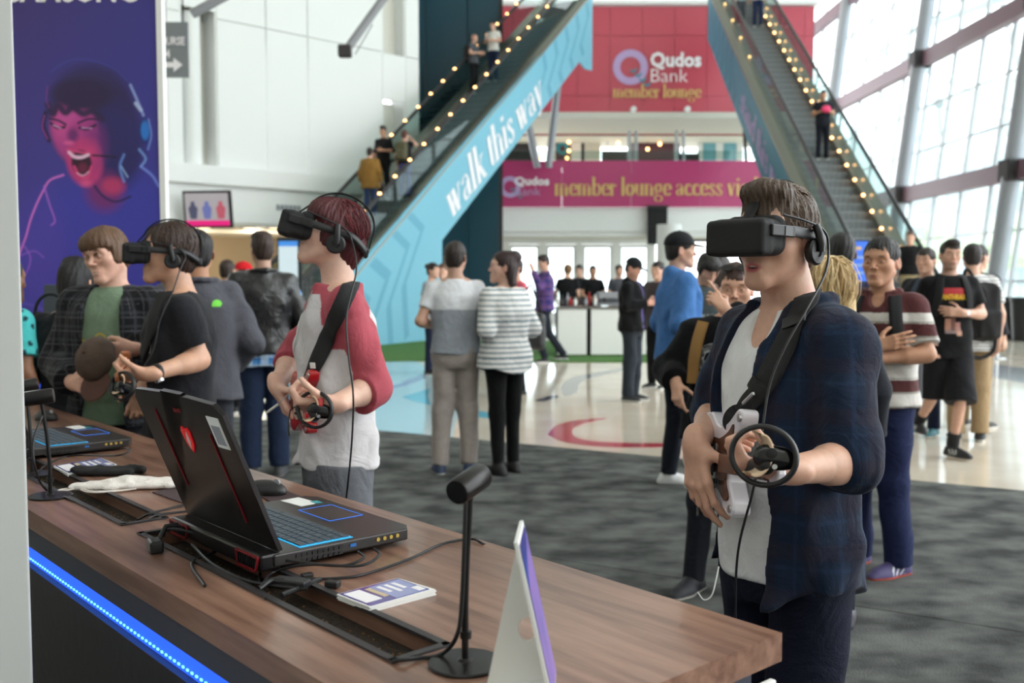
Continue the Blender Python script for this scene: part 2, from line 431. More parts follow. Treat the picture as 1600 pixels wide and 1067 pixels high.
def hair_disp(amp):
    def fn(x, y, z):
        ph = np.arctan2(x, y+.01)
        return (-amp*(np.sin(46*ph+5*np.sin(30*z)+3*np.sin(60*x))*.6+np.sin(23*ph+40*z)*.5+.4*np.sin(90*x+70*y))).astype(f4)
    return fn
def locks(n, flow, rng, length=.05, wid=.004, lift=.008, zmin=-.06, front=-.07, ctr=(0, .009, .038), rr=(.080, .103, .089)):
    """tapering curved tufts of hair rooted on the scalp; head-local"""
    V = []; F = []; Cs = []
    r = np.random.RandomState(rng); ctr = np.array(ctr); rr = np.array(rr); cnt = 0
    while cnt < n:
        d = r.normal(size=3); d /= np.linalg.norm(d); p = ctr+d*rr
        if p[2] < zmin or (p[1] < front and p[2] < .075) or (abs(p[0]) > .06 and p[1] < .02 and p[2] < .02): continue
        cnt += 1; L = length*(.6+.8*r.rand()); w0 = wid*(.6+.8*r.rand()); nrm = (d/rr); nrm /= np.linalg.norm(nrm)
        f = np.array(flow(p))+r.normal(size=3)*.16; b = len(V); t = r.rand(); pp = p.copy()-nrm*.004; m = 5
        for i in range(m+1):
            u = i/m; tn = f-nrm*(f@nrm); tn /= np.linalg.norm(tn)+1e-9; sd = np.cross(nrm, tn); wd = w0*(1-u)**.7+.0003
            V += [pp+sd*wd, pp+nrm*wd*.7, pp-sd*wd]
            Cs += [t]*3
            pp = pp+tn*L/m+nrm*lift*(1-1.6*u)/m*2
            q = (pp-ctr)/rr; ql = np.linalg.norm(q)
            if ql < 1.0: pp = ctr+q/ql*1.0*rr
            nrm = (pp-ctr)/rr**2; nrm /= np.linalg.norm(nrm)
        for i in range(m):
            for k in range(3): F.append((b+i*3+k, b+i*3+(k+1) % 3, b+i*3+3+(k+1) % 3, b+i*3+3+k))
    return np.array(V), np.array(F), np.array(Cs)
def orth(d, n):
    d = np.array(d, float); d /= np.linalg.norm(d); n = np.array(n, float); n = n-d*(n@d); n /= np.linalg.norm(n); return d, n
def hand_field(g, wr, d, n, side, sc=1.0, curl=(.35, .4, .45, .5), thumb=.3, k=.006, spread=.05, thumbout=.8):
    """side +1 for a left hand: thumb = n x d"""
    d, n = orth(d, n); t = np.cross(n, d)*side; wr = np.array(wr, float)
    B = [wr+(d*.092+t*.030)*sc, wr+(d*.096+t*.010)*sc, wr+(d*.092-t*.010)*sc, wr+(d*.084-t*.028)*sc]
    for i, b in enumerate(B):
        g.cone(wr+(d*.008+t*(.010-.008*i))*sc, b, .0150*sc, .0110*sc, k=.010)
    g.cone(wr-d*.02, wr+d*.015*sc, .026*sc, .026*sc, k=.02, flat=(n, .75))
    th = wr+(d*.022+t*.026+n*.006)*sc
    g.cone(wr+(d*.01+t*.01)*sc, th+(d*.012)*sc, .017*sc, .0145*sc, k=.015)
    LN = [(.043, .026, .021), (.047, .030, .022), (.043, .028, .021), (.034, .021, .019)]
    for i, b in enumerate(B):
        p = b; a = 0; c = curl[i]; sp = (1.5-i)*spread
        for j, (L, ang) in enumerate(zip(LN[i], (62, 85, 55))):
            a += rad(ang)*c; dd = d*math.cos(a)+n*math.sin(a)+t*sp; dd /= np.linalg.norm(dd)
            q = p+dd*L*sc; r0 = (.0092, .0084, .0078)[j]*sc*(1 if i < 3 else .88); r1 = (.0084, .0078, .0066)[j]*sc*(1 if i < 3 else .88)
            g.cone(p, q, r0, r1, k=.004 if j else .007); p = q
    v = d*.62+t*thumbout+n*.25; v /= np.linalg.norm(v)
    v2 = v*(1-thumb)+(d*.8+n*.9-t*.2)*thumb; v2 /= np.linalg.norm(v2); v3 = v2*(1-thumb)+(d*.4+n*1.0-t*.6)*thumb; v3 /= np.linalg.norm(v3)
    a = th; b = a+v*.040*sc; c = b+v2*.032*sc; e = c+v3*.024*sc
    g.cone(a, b, .0135*sc, .0108*sc, k=.012); g.cone(b, c, .0105*sc, .0092*sc, k=.004); g.cone(c, e, .0092*sc, .0072*sc, k=.004)
    return B, d, n, t
A3 = lambda v: np.array(v, float)
class Person:
    def __init__(s, label, pos, yaw, H, h=.009, skin=(212, 168, 146), hair='short', hairc=(52, 38, 30), head=(0, 0, 0), hoff=(0, 0, 0), wd=1.0,
                 sh=1.0, hip=1.0, L=None, R=None, legL=None, legR=None, feet=(8, -8), lean=(0, 0), tops=(), pants=None, shoe=None, cap=None,
                 face=None, fem=False, fine=False, group=None, hands=True, neckr=.054, hs=1.0, seed=0, hairamp=.003):
        s.k = k = H/1.75; s.root = thing('person', label, 'person', pos, yaw, group); s.h = h; s.fine = fine; s.seed = seed
        s.Minv = (Matrix.Translation(pos) @ Matrix.Rotation(yaw, 4, 'Z')).inverted(); s.Mw = s.Minv.inverted()
        s.lean = lean; s.wd = wd; s.sh = sh; s.hip = hip; s.fem = fem; fo = face or {}
        P = s.P
        s.Lsh = P(.163*sh, 0, 1.392); s.Rsh = P(-.163*sh, 0, 1.392)
        L = L or {}; R = R or {}
        def jt(d, key, default):
            v = d.get(key)
            if v is None: return P(*default)
            if isinstance(v, Vector): return A3(s.Minv @ v)
            return P(*v)
        s.Lel = jt(L, 'e', (.232*sh, .03, 1.13)); s.Lwr = jt(L, 'w', (.240*sh, -.05, .89))
        s.Rel = jt(R, 'e', (-.232*sh, .03, 1.13)); s.Rwr = jt(R, 'w', (-.240*sh, -.05, .89))
        if 's' in L: s.Lsh = jt(L, 's', None)
        if 's' in R: s.Rsh = jt(R, 's', None)
        legL = legL or ((.092*hip, -.01, .49), (.100, .02, .085)); legR = legR or ((-.092*hip, -.01, .49), (-.100, .02, .085))
        s.legs = [[A3(q)*k for q in legL], [A3(q)*k for q in legR]]; s.feet = feet
        hc = P(0, -.012, 1.75-.132)+A3(hoff); s.hc = hc
        s.MH = Matrix.Translation(hc) @ Matrix.Rotation(rad(head[0]), 4, 'Z') @ Matrix.Rotation(-rad(head[1]), 4, 'X') @ Matrix.Rotation(rad(head[2]), 4, 'Y') @ Matrix.Diagonal((hs, hs, hs, 1))
        nb = P(0, .012, 1.44); hn = A3(s.MH @ Vector((0, .022, -.07)))
        # ---- skin
        hf = head_field(fo.get('mouth', 0)); skinl = skin
        def neck(g): g.cone(nb, hn, neckr*1.06*k, neckr*k, k=.02); g.cone(P(-.07, .01, 1.425), P(.07, .01, 1.425), .04, .04, k=.05)
        def arm(g, a, e, wq, fine=False):
            g.cone(a, e, .048*k, .039*k, k=.03); g.cone(e, wq, .038*k, .026*k, k=.02); m = e*.7+wq*.3; g.cone(e*.85+wq*.15, m, .038*k, .036*k, k=.03)
        def hd(g, side):
            D, wq, e = (L, s.Lwr, s.Lel) if side > 0 else (R, s.Rwr, s.Rel)
            d = D.get('d'); d = (wq-e) if d is None else d
            n = D.get('n', (-side*1.0, .1, 0))
            if isinstance(d, Vector): d = A3(s.Minv.to_3x3() @ d)
            if isinstance(n, Vector): n = A3(s.Minv.to_3x3() @ n)
            r = hand_field(g, wq, d, n, side, sc=k*(1.0 if not fem else .92), curl=D.get('c', (.3, .35, .4, .45)), thumb=D.get('t', .3), thumbout=D.get('to', .8))
            s.__dict__['hand'+('L' if side > 0 else 'R')] = r
        parts = []
        core = Fld(); core.loft(s.torso(-.005), k=.02)
        for hp, lg in zip((P(.085*hip, 0, .88), P(-.085*hip, 0, .88)), s.legs):
            core.cone(hp, lg[0], .068*k, .044*k, k=.03); core.cone(lg[0], lg[1], .042*k, .032*k, k=.02); core.cone(lg[0]*.8+lg[1]*.2+A3((0, .010, 0)), lg[0]*.5+lg[1]*.5, .042*k, .036*k, k=.02)
        arm(core, s.Lsh, s.Lel, s.Lwr); arm(core, s.Rsh, s.Rel, s.Rwr)
        if not fine:
            neck(core)
            if h < .0088: g = Fld(); g.local(s.MH, hf); neck(g); parts.append(g.solve(.0037 if h > .0062 else .0029))
            else: core.local(s.MH, hf)
            if hands: hd(core, 1); hd(core, -1)
            parts.append(core.solve(h*.85))
        else:
            neck(core); parts.append(core.solve(h*1.3))
            g = Fld(); g.local(s.MH, hf); neck(g); parts.append(g.solve(.0034))
            for sd in (1, -1):
                g = Fld(); e, wq = (s.Lel, s.Lwr) if sd > 0 else (s.Rel, s.Rwr); g.cone(e*.75+wq*.25, wq, .0375*k, .0265*k, k=.02); hd(g, sd); parts.append(g.solve(.0030))
        V = np.concatenate([p[0] for p in parts]); off = 0; F = []
        for p in parts: F.append(p[1]+off); off += len(p[0])
        F = np.concatenate(F); Mi = np.array(s.MH.inverted()); VL = V@Mi[:3, :3].T+Mi[:3, 3]
        C = np.tile(np.array(lin(skin), f4), (len(V), 1)); near = np.linalg.norm(VL, axis=1) < .16
        C[near] = head_paint(VL[near], skin, hairc, fo); s.skinbvh = None
        s.body = npmesh('body', V, F, M_SKIN, s.root, col=C); s.bodyV, s.bodyF = V, F
        # ---- hair, cap
        g = hair_field(hair)
        if g is not None:
            V, F = g.solve(min(h, .007) if not fine else .004, hair_disp(hairamp)); c = np.array(lin(hairc), f4)
            rr = .8+.4*np.random.RandomState(3).rand(len(V)); C = np.clip(c*rr[:, None], 0, 1)
            V = V@np.array(s.MH)[:3, :3].T+np.array(s.MH)[:3, 3]
            s.hair = npmesh('hair', V, F, M_HAIR, s.root, col=C)
        if cap:
            g = Fld(); g.ell((0, .014, .045), (.090, .110, .096), k=0); g.rbox((0, 0, -.07), (.15, .2, .105), .005, k=.006, op='s')
            back = cap.get('back'); sg = 1 if back else -1; cy = .014
            Rm = Matrix.Rotation(rad(-8*sg), 3, 'X')
            g.ell((0, cy+sg*.130, .040), (.070, .070, .0085), Rm, k=.012)
            g.ell((0, .014, .14), (.01, .01, .006), k=.004)
            V, F = g.solve(.005 if h < .012 else .008); V = V@np.array(s.MH)[:3, :3].T+np.array(s.MH)[:3, 3]
            npmesh('cap', V, F, M_CLOTH, s.root, col=np.tile(np.array(lin(cap['col']), f4), (len(V), 1)))
        s.bv = None
        if pants: s.mkpants(pants)
        for t in tops: s.mktop(t)
        if shoe: s.mkshoes(shoe)
    def P(s, x, y, z):
        t = max(0, (z-.95)/.5); return A3((x*s.k+s.lean[0]*t, y*s.k+s.lean[1]*t, z*s.k))
    def torso(s, g=0):
        k, wd = s.k, s.wd
        if s.fem: T = [(.86, .178, .128), (.95, .172, .122), (1.08, .140, .105), (1.20, .155, .125), (1.28, .165, .138), (1.36, .160, .112), (1.42, .130, .085), (1.46, .085, .062)]
        else: T = [(.86, .166, .118), (.95, .165, .118), (1.08, .155, .110), (1.25, .168, .122), (1.34, .166, .116), (1.40, .140, .090), (1.45, .088, .064)]
        out = []
        for z, rx, ry in T:
            c = s.P(0, 0, z); f = s.hip if z < 1.0 else (s.sh if z > 1.2 else 1); fy = wd
            out.append((z*k, c[0], c[1], rx*k*wd*f+g, ry*k*fy+g))
        return out
    def paint(s, col, V, tail=None):
        if callable(col): return np.array(col(V/s.k, s) if col.__code__.co_argcount == 2 else col(V/s.k), f4)
        return np.tile(np.array(lin(col), f4), (len(V), 1))
    def mktop(s, t):
        k = s.k; lo = t.get('loose', .008); g = Fld(); hem = t.get('hem', .86); sl = t.get('sleeve', .6); nz = t.get('nz', 1.462)
        T = [q for q in s.torso(lo) if q[0] > hem*k+.03*k]; first = T[0]
        c0 = s.P(0, 0, hem); fl = t.get('flare', .01)
        T = [(hem*k, c0[0], c0[1], first[3]+fl, first[4]+fl)]+T
        T = [q for q in T if q[0] < nz*k-.01]+[(nz*k, *s.P(0, .008, nz)[:2], (.062+lo*.6)*k, (.058+lo*.6)*k)]
        g.loft(T, k=.01)
        hs_ = ('hemshape' in t)
        for sd, a, e, wq in ((1, s.Lsh, s.Lel, s.Lwr), (-1, s.Rsh, s.Rel, s.Rwr)):
            g.cone(s.P(sd*.05, .008, 1.425), a, .032*k+lo*.6, .042*k+lo*.8, k=.03)
            r0 = .046*k+lo*.8; r1 = .041*k+lo
            if sl < 1:
                b = a*(1-sl)+e*sl; g.cone(a, b, r0, (r0+(r1-r0)*sl)+.006, k=.03, capb=True)
            else:
                g.cone(a, e, r0, r1, k=.03)
                if sl > 1:
                    u = sl-1; b = e*(1-u)+wq*u; g.cone(e, b, r1, r1+(.034*k+lo-r1)*u, k=.02, capb=True)
                    if t.get('cuff'): g.cone(b*.9+e*.1, b, .036*k+lo, .036*k+lo, k=.004, capb=True)
                else:
                    b = e
        if t.get('hood'):
            g.cone(s.P(-.055, .055, 1.455), s.P(.055, .055, 1.455), .045, .045, k=.03); g.cone(s.P(-.075, -.0, 1.46), s.P(-.045, .06, 1.48), .03, .035, k=.03); g.cone(s.P(.075, -.0, 1.46), s.P(.045, .06, 1.48), .03, .035, k=.03)
        if t.get('collar'):
            n = 14; pts = [s.P((.066+lo)*math.sin(q), .012-(.060+lo)*math.cos(q), 1.462+.018*(1-math.cos(q))/2) for q in np.linspace(rad(t.get('cgap', 28)), 2*PI-rad(t.get('cgap', 28)), n)]
            for a, b in zip(pts, pts[1:]): g.cone(a, b, .013, .013, k=.006)
        g.ell(s.P(0, -.01, 1.50), (.050*k+lo*.5, .050*k+lo*.5, .055*k), k=.01, op='s')
        if t.get('v'): g.ell(s.P(0, -.105, 1.44), (.038*k, .07*k, t['v']*k), k=.008, op='s')
        if t.get('open'):
            wt, wb, x0 = t['open'][:3]
            for z0, z1 in ((.7, 1.0), (1.0, 1.25), (1.25, 1.5)):
                f0 = (z0-.8)/.65; f1 = (z1-.8)/.65
                a = s.P(x0, -.17, z0); b = s.P(x0*(1-f1*.5), -.17+.02, z1)
                g.cone(a, b, wb+(wt-wb)*f0, wb+(wt-wb)*f1, k=.004, op='s', flat=((0, 1, 0), t.get('odepth', 2.2)))
            g.cone(s.P(x0*.5, -.12, 1.36), s.P(0, -.08, 1.50), wt*.95, wt*.8, k=.01, op='s')
        if t.get('tails'):
            zt, amp = t['tails']; g.op(lambda x, y, z: (zt*k+amp*np.abs(np.clip(x/(.18*k), -1, 1))**2-z), (0, 0, 0), (0, 0, 0), .004, 'i')
        if t.get('cut'): t['cut'](g, s)
        V, F = g.solve(t.get('h', s.h), folds(t.get('fold', .005), s.seed+len(t), *t.get('ff', (34, 14))))
        C = s.paint(t['col'], V); o = npmesh(t.get('name', 'shirt'), V, F, t.get('mat', M_CLOTH), s.root, col=C)
        s.bv = BVHTree.FromPolygons(V.tolist(), F.tolist()); s.top = o; s.topV, s.topF = V, F
        if t.get('sleeves'):   # separate coloured sleeves over the shirt
            g = Fld()
            for sd, a, e, wq in ((1, s.Lsh, s.Lel, s.Lwr), (-1, s.Rsh, s.Rel, s.Rwr)):
                l2 = lo+.002; g.cone(s.P(sd*.085, .008, 1.425), a, .038*k+l2, .052*k+l2, k=.03); g.cone(a, e, .056*k+l2, .047*k+l2, k=.03)
                u = t['sleeves'][0]; b = e*(1-u)+wq*u; g.cone(e, b, .047*k+l2, .043*k+l2, k=.02, capb=True)
            V, F = g.solve(t.get('h', s.h), folds(.008, s.seed, 46, 16)); npmesh('sleeves', V, F, M_CLOTH, s.root, col=s.paint(t['sleeves'][1], V))
    def mkpants(s, p):
        k = s.k; g = Fld(); ztop = p.get('top', 1.04); lo = p.get('loose', .006); top = p.get('top', 1.0)
        T = []
        for z, rx, ry in ((.80, .120, .100), (.85, .160, .118), (.93, .168, .122), (1.02, .156, .112)):
            c = s.P(0, 0, z); T.append((z*k, c[0], c[1], rx*k*s.hip*s.wd*.97+min(lo, .004), ry*k*s.wd*.97+min(lo, .004)))
        g.loft(T, k=.02); kr = p.get('kr', .060)*k+lo; ar = p.get('ar', .052)*k+lo
        for sd, lg in ((1, s.legs[0]), (-1, s.legs[1])):
            hp = s.P(sd*.083*s.hip, 0, .88)
            if p.get('shorts'):
                b = hp*(1-p['shorts'])+lg[0]*p['shorts'] if p['shorts'] <= 1 else lg[0]+(lg[1]-lg[0])*(p['shorts']-1)
                g.cone(hp, b, .086*k+lo, .082*k+lo*2, k=.03, capb=True)
            else:
                g.cone(hp, lg[0], .085*k+lo, kr, k=.03); b = lg[1]+(lg[1]-lg[0])*p.get('len', .03); g.cone(lg[0], b, kr, ar, k=.03, capb=True)
        if 'top' in p: g.plane((0, 0, ztop*k), (0, 0, 1))
        V, F = g.solve(p.get('h', s.h), folds(p.get('fold', .006), s.seed+5, 26, 10))
        o = npmesh('trousers' if not p.get('shorts') else 'shorts', V, F, p.get('mat', M_DENIM), s.root, col=s.paint(p['col'], V)); s.pantV, s.pantF = V, F
    def mkshoes(s, sp):
        k = s.k
        for i, lg in enumerate(s.legs):
            an = lg[1]; fy = rad(s.feet[i]); f = A3((math.sin(fy), -math.cos(fy), 0)); sd = A3((math.cos(fy), math.sin(fy), 0)); z = an[2]-.085*k
            c = A3((an[0], an[1], z)); g = Fld()
            g.cone(c-f*.030+A3((0, 0, .05)), c+A3((0, 0, .055)), .042, .043, k=.02); g.cone(c+f*.02+A3((0, 0, .05)), c+f*.145+A3((0, 0, .028)), .042, .033, k=.03)
            g.cone(c+f*.09+A3((0, 0, .022)), c+f*.175+A3((0, 0, .020)), .046, .030, k=.02, flat=((0, 0, 1), .7)); g.cone(c-f*.05+A3((0, 0, .02)), c+f*.1+A3((0, 0, .018)), .036, .042, k=.02, flat=((0, 0, 1), .8))
            if sp.get('high'): g.cone(c+A3((0, 0, .05)), c+A3((0, 0, .12)), .043, .045, k=.02, capb=True)
            g.plane(c, (0, 0, -1))
            V, F = g.solve(min(s.h, .009)); C = s.paint(sp['col'], V); m = (V[:, 2]-z) < .020; C[m] = lin(sp.get('sole', (225, 225, 222)))
            if sp.get('stripe'):
                q = (V-c)@f; m = (np.abs(np.mod(q+(V[:, 2]-z)*.6, .030)-.015) < .005) & (q > .0) & (q < .085) & ((V[:, 2]-z) > .022) & ((V[:, 2]-z) < .065); C[m] = lin(sp['stripe'])
            npmesh('shoe', V, F, M_SHOE, s.root, col=C)
    def hit(s, o, d, off=.003, tree=None):
        r = (tree or s.bv).ray_cast(Vector(o), Vector(d).normalized())
        if r[0] is None: return None
        return r[0]+r[1]*off
    def drape(s, name, pts, width, m, d=(0, 1, 0), thick=.003, off=.002, parent=None, tree=None, n=5):
        """a band laid along the garment: pts (x, z[, y-start]) seen from the front, dropped along d"""
        d = Vector(d).normalized(); cs = crom([Vector((p[0], 0, p[1])) for p in pts], n); rows = []; pd = None
        for i, c in enumerate(cs):
            t = (cs[min(i+1, len(cs)-1)]-cs[max(i-1, 0)]).normalized(); sd = Vector((t.z, 0, -t.x)); row = []
            for q in (-1, -.33, .33, 1):
                o = c+sd*width*.5*q-d*1.2; hq = s.hit(o, d, off, tree)
                if hq is None: hq = (rows[-1][len(row)]+t*.01) if rows else c
                row.append(hq)
            rows.append(row)
        for _ in range(3):
            rows = [rows[0]]+[[(a+b*2+c)/4 for a, b, c in zip(rows[i-1], rows[i], rows[i+1])] for i in range(1, len(rows)-1)]+[rows[-1]]
        V = []; F = []
        for r in rows:
            a, b = r[0], r[-1]; V += [q-d*off for q in r]+[q-d*(off+thick) for q in r]
        for i in range(len(rows)-1):
            for j in range(3):
                F.append((i*8+j, i*8+8+j, i*8+9+j, i*8+1+j)); F.append((i*8+4+j, i*8+5+j, i*8+13+j, i*8+12+j))
            F.append((i*8, i*8+4, i*8+12, i*8+8)); F.append((i*8+3, i*8+11, i*8+15, i*8+7))
        return npmesh(name, V, F, m, parent or s.root)
    def camray(s, px, py):
        o = s.Minv @ Vector((0, 0, CAM_H)); d = ((s.Minv @ W(px, py, 1.0))-o).normalized(); return o, d
    def hitpx(s, px, py, off=.006, tree=None):
        o, d = s.camray(px, py); r = (tree or s.bv).ray_cast(o, d)
        return None if r[0] is None else (r[0]+r[1]*off, r[1])
    def drape_px(s, name, path, width, m, thick=.003, off=.003, parent=None, tree=None, n=6):
        P_ = crom([Vector((x, y, 0)) for x, y in path], n); H_ = [s.hitpx(q.x, q.y, 0, tree) for q in P_]; H_ = [h for h in H_ if h]; rows = []
        C_ = [h[0] for h in H_]; Nn = [h[1] for h in H_]
        for _ in range(4):
            Nn = [Nn[0]]+[(Nn[i-1]+Nn[i]*2+Nn[i+1]).normalized() for i in range(1, len(Nn)-1)]+[Nn[-1]]; C_ = [C_[0]]+[(C_[i-1]+C_[i]*2+C_[i+1])/4 for i in range(1, len(C_)-1)]+[C_[-1]]
        for i, c in enumerate(C_):
            t = (C_[min(i+1, len(C_)-1)]-C_[max(i-1, 0)]).normalized(); sd = t.cross(Nn[i]).normalized(); row = []
            for q in (-1, -.33, .33, 1):
                a = c+sd*width*.5*q; r = (tree or s.bv).ray_cast(a+Nn[i]*.06, -Nn[i])
                b_ = a if r[0] is None or (r[0]-a).length > .03 else r[0]; row.append((b_*.6+a*.4)+Nn[i]*off)
            rows.append((row, Nn[i]))
        V = []; F = []
        for r, nn_ in rows: V += r+[q+nn_*thick for q in r]
        for i in range(len(rows)-1):
            for j in range(3):
                F.append((i*8+j, i*8+8+j, i*8+9+j, i*8+1+j)); F.append((i*8+4+j, i*8+5+j, i*8+13+j, i*8+12+j))
            F.append((i*8, i*8+4, i*8+12, i*8+8)); F.append((i*8+3, i*8+11, i*8+15, i*8+7))
        return npmesh(name, V, F, m, parent or s.root)
    def stick_px(s, name, px, py, size, m, parent, rot=0, off=.010, tree=None, bev=.002, round_=0):
        h = s.hitpx(px, py, off, tree)
        if not h: return None
        o, d = s.camray(px, py); n_ = h[1]; u = Vector((0, 0, 1)); u = (u-n_*u.dot(n_)).normalized(); r = u.cross(n_); M = Matrix((r, -n_, u)).transposed() @ Matrix.Rotation(rad(rot), 3, 'Y')
        b = MB()
        if round_: b.cyl(h[0]+n_*.003, h[0]-n_*.003, round_, 20)
        else: b.box(h[0], size, M, bev=bev)
        return b.build(name, m, parent, smooth=bool(round_))
    def printed(s, name, me_src, x, z, m, d=(0, 1, 0), off=.0018, parent=None, tree=None):
        """presses a flat mesh (in the xz plane) onto the garment"""
        d = Vector(d).normalized(); V = []
        for v in me_src:
            o = Vector((x+v[0], 0, z+v[1]))-d*1.2; q = s.hit(o, d, off, tree); V.append(q if q is not None else o+d*1.2)
        return V
def flat_text(body, size, bold=0, sx=1, shear=0, align='CENTER'):
    cu = bpy.data.curves.new('t', 'FONT'); cu.body = body; cu.size = size; cu.align_x = align; cu.align_y = 'CENTER'; cu.offset = bold; cu.shear = shear; cu.resolution_u = 2
    t = bpy.data.objects.new('t', cu); COL.objects.link(t)
    me = bpy.data.meshes.new_from_object(t.evaluated_get(bpy.context.evaluated_depsgraph_get())); bpy.data.objects.remove(t)
    vs = [(v.co.x*sx, v.co.y) for v in me.vertices]; fs = [tuple(p.vertices) for p in me.polygons]; bpy.data.meshes.remove(me); return vs, fs
def print_flat(p, name, vf, x, z, m, d=(0, 1, 0), off=.0018, flip=1, tree=None):
    vs, fs = vf; vs = [(v[0]*flip, v[1]) for v in vs]; V = p.printed(name, vs, x, z, m, d, off, tree=tree)
    me = bpy.data.meshes.new(name); me.from_pydata([tuple(v) for v in V], [], fs); me.update(); return link(name, me, m, p.root)
def ring2d(cx, cy, r0, r1, n=28, a0=0, a1=2*PI, sy=1):
    vs = []; fs = []
    for i in range(n+1):
        a = a0+(a1-a0)*i/n; vs += [(cx+r0*math.cos(a), cy+r0*math.sin(a)*sy), (cx+r1*math.cos(a), cy+r1*math.sin(a)*sy)]
    for i in range(n): fs.append((2*i, 2*i+1, 2*i+3, 2*i+2))
    return vs, fs
def rect2d(x0, y0, x1, y1, nx=6, ny=6):
    vs = [(x0+(x1-x0)*i/nx, y0+(y1-y0)*j/ny) for j in range(ny+1) for i in range(nx+1)]
    return vs, [(j*(nx+1)+i, j*(nx+1)+i+1, (j+1)*(nx+1)+i+1, (j+1)*(nx+1)+i) for j in range(ny) for i in range(nx)]
def vr_headset(p, label, cable=None, sc=1.0):
    """worn on the head of p: top-level thing in head-local axes"""
    Mw = p.Mw @ p.MH @ Matrix.Diagonal((1, sc, sc, 1))
    t = thing('vr_headset', label, 'headset', (0, 0, 0)); t.matrix_world = Mw; t.rotation_mode = 'QUATERNION'
    def add(name, g, h, m, par=None): V, F = g.solve(h); return npmesh(name, V, F, m, par or t)
    g = Fld(); g.rbox((0, -.152, -.006), (.079, .022, .040), .012); g.rbox((0, -.122, -.003), (.078, .042, .041), .024, k=.01)
    add('visor', g, .0028, M_VISOR)
    g = Fld(); g.rbox((0, -.092, .002), (.076, .028, .046), .026); g.ell((0, -.030, .004), (.066, .082, .040), k=.012, op='s')
    add('face_cushion', g, .0035, M_BLACKM)
    for sd in (-1, 1):
        m = MB(); m.box((sd*.086, -.110, .010), (.010, .078, .026), Matrix.Rotation(sd*-.10, 3, 'Z'), bev=.003); o = m.build('strap_arm', M_BLACK, t)
        m = MB(); m.box((sd*.0925, -.096, .010), (.003, .024, .021), Matrix.Rotation(sd*-.10, 3, 'Z')); m.build('clip_pad', M_BLACKG, o)
    m = MB(); pts = []
    for i in range(25):
        a = rad(-70+140*i/24+90); pts.append(Vector((.090*math.cos(a)*1.02, .016+.100*math.sin(a), .012-.045*max(0, math.sin(a))**2)))
    pts = [Vector((.089, -.075, .011))]+pts+[Vector((-.089, -.075, .011))]
    V = []; F = []
    for q in pts:
        n = Vector((q.x, q.y-.014, 0)).normalized(); V += [q+Vector((0, 0, .012)), q+Vector((0, 0, -.012)), q+n*.005+Vector((0, 0, -.012)), q+n*.005+Vector((0, 0, .012))]
    for i in range(len(pts)-1):
        for k in range(4): F.append((i*4+k, i*4+(k+1) % 4, i*4+4+(k+1) % 4, i*4+4+k))
    npmesh('side_strap', V, F, M_BLACK, t)
    V = []; F = []; tp = [Vector((0, -.120, .040))]+[Vector((0, .009-.1095*math.cos(a), .040+.0945*math.sin(a))) for a in np.linspace(.32, PI-.05, 26)]+[Vector((0, .119, -.02))]
    for q in tp:
        n = (q-Vector((0, .014, .03))).normalized()
        for a, b in ((-.013, 0), (.013, 0), (.013, .005), (-.013, .005)): V.append(q+Vector((a, 0, 0))+n*b)
    for i in range(len(tp)-1):
        for k in range(4): F.append((i*4+k, i*4+(k+1) % 4, i*4+4+(k+1) % 4, i*4+4+k))
    npmesh('top_strap', V, F, M_BLACKM, t)
    g = Fld(); g.rbox((0, .117, -.028), (.030, .007, .016), .006); add('rear_cradle', g, .003, M_BLACK)
    for sd in (-1, 1):
        m = MB(); m.lathe([(.010, -.010), (.028, -.010), (.031, -.004), (.031, .004), (.026, .009), (.012, .010), (.010, .006), (.004, .006)], (sd*.092, .012, -.030), 28, Matrix.Rotation(sd*PI/2, 3, 'Y'))
        o = m.build('headphone', M_BLACK, t, smooth=True)
        m = MB(); m.tube([(sd*.096, .003, .030), (sd*.104, .006, .012), (sd*.107, .012, -.012), (sd*.106, .014, -.030)], [.009, .0095, .0095, .008], 12); m.build('headphone_arm', M_BLACK, o, smooth=True)
    if cable:
        m = MB(); Mi = Mw.inverted(); pts = [Mi @ q for q in cable]; m.tube(crom([Vector((.080, -.10, .046)), Vector((.098, -.04, .036)), Vector((.098, .03, .022)), Vector((.096, .060, -.01))]+pts, 6), .0028, 8); m.build('cable', M_BLACK, t, smooth=True)
    return t
M_VISOR = mat('visor_fabric', (17, 17, 20), rough=.75, bump=.15, bscale=500)
M_TAN = mat('pale_tan_band', (226, 196, 166), rough=.6)
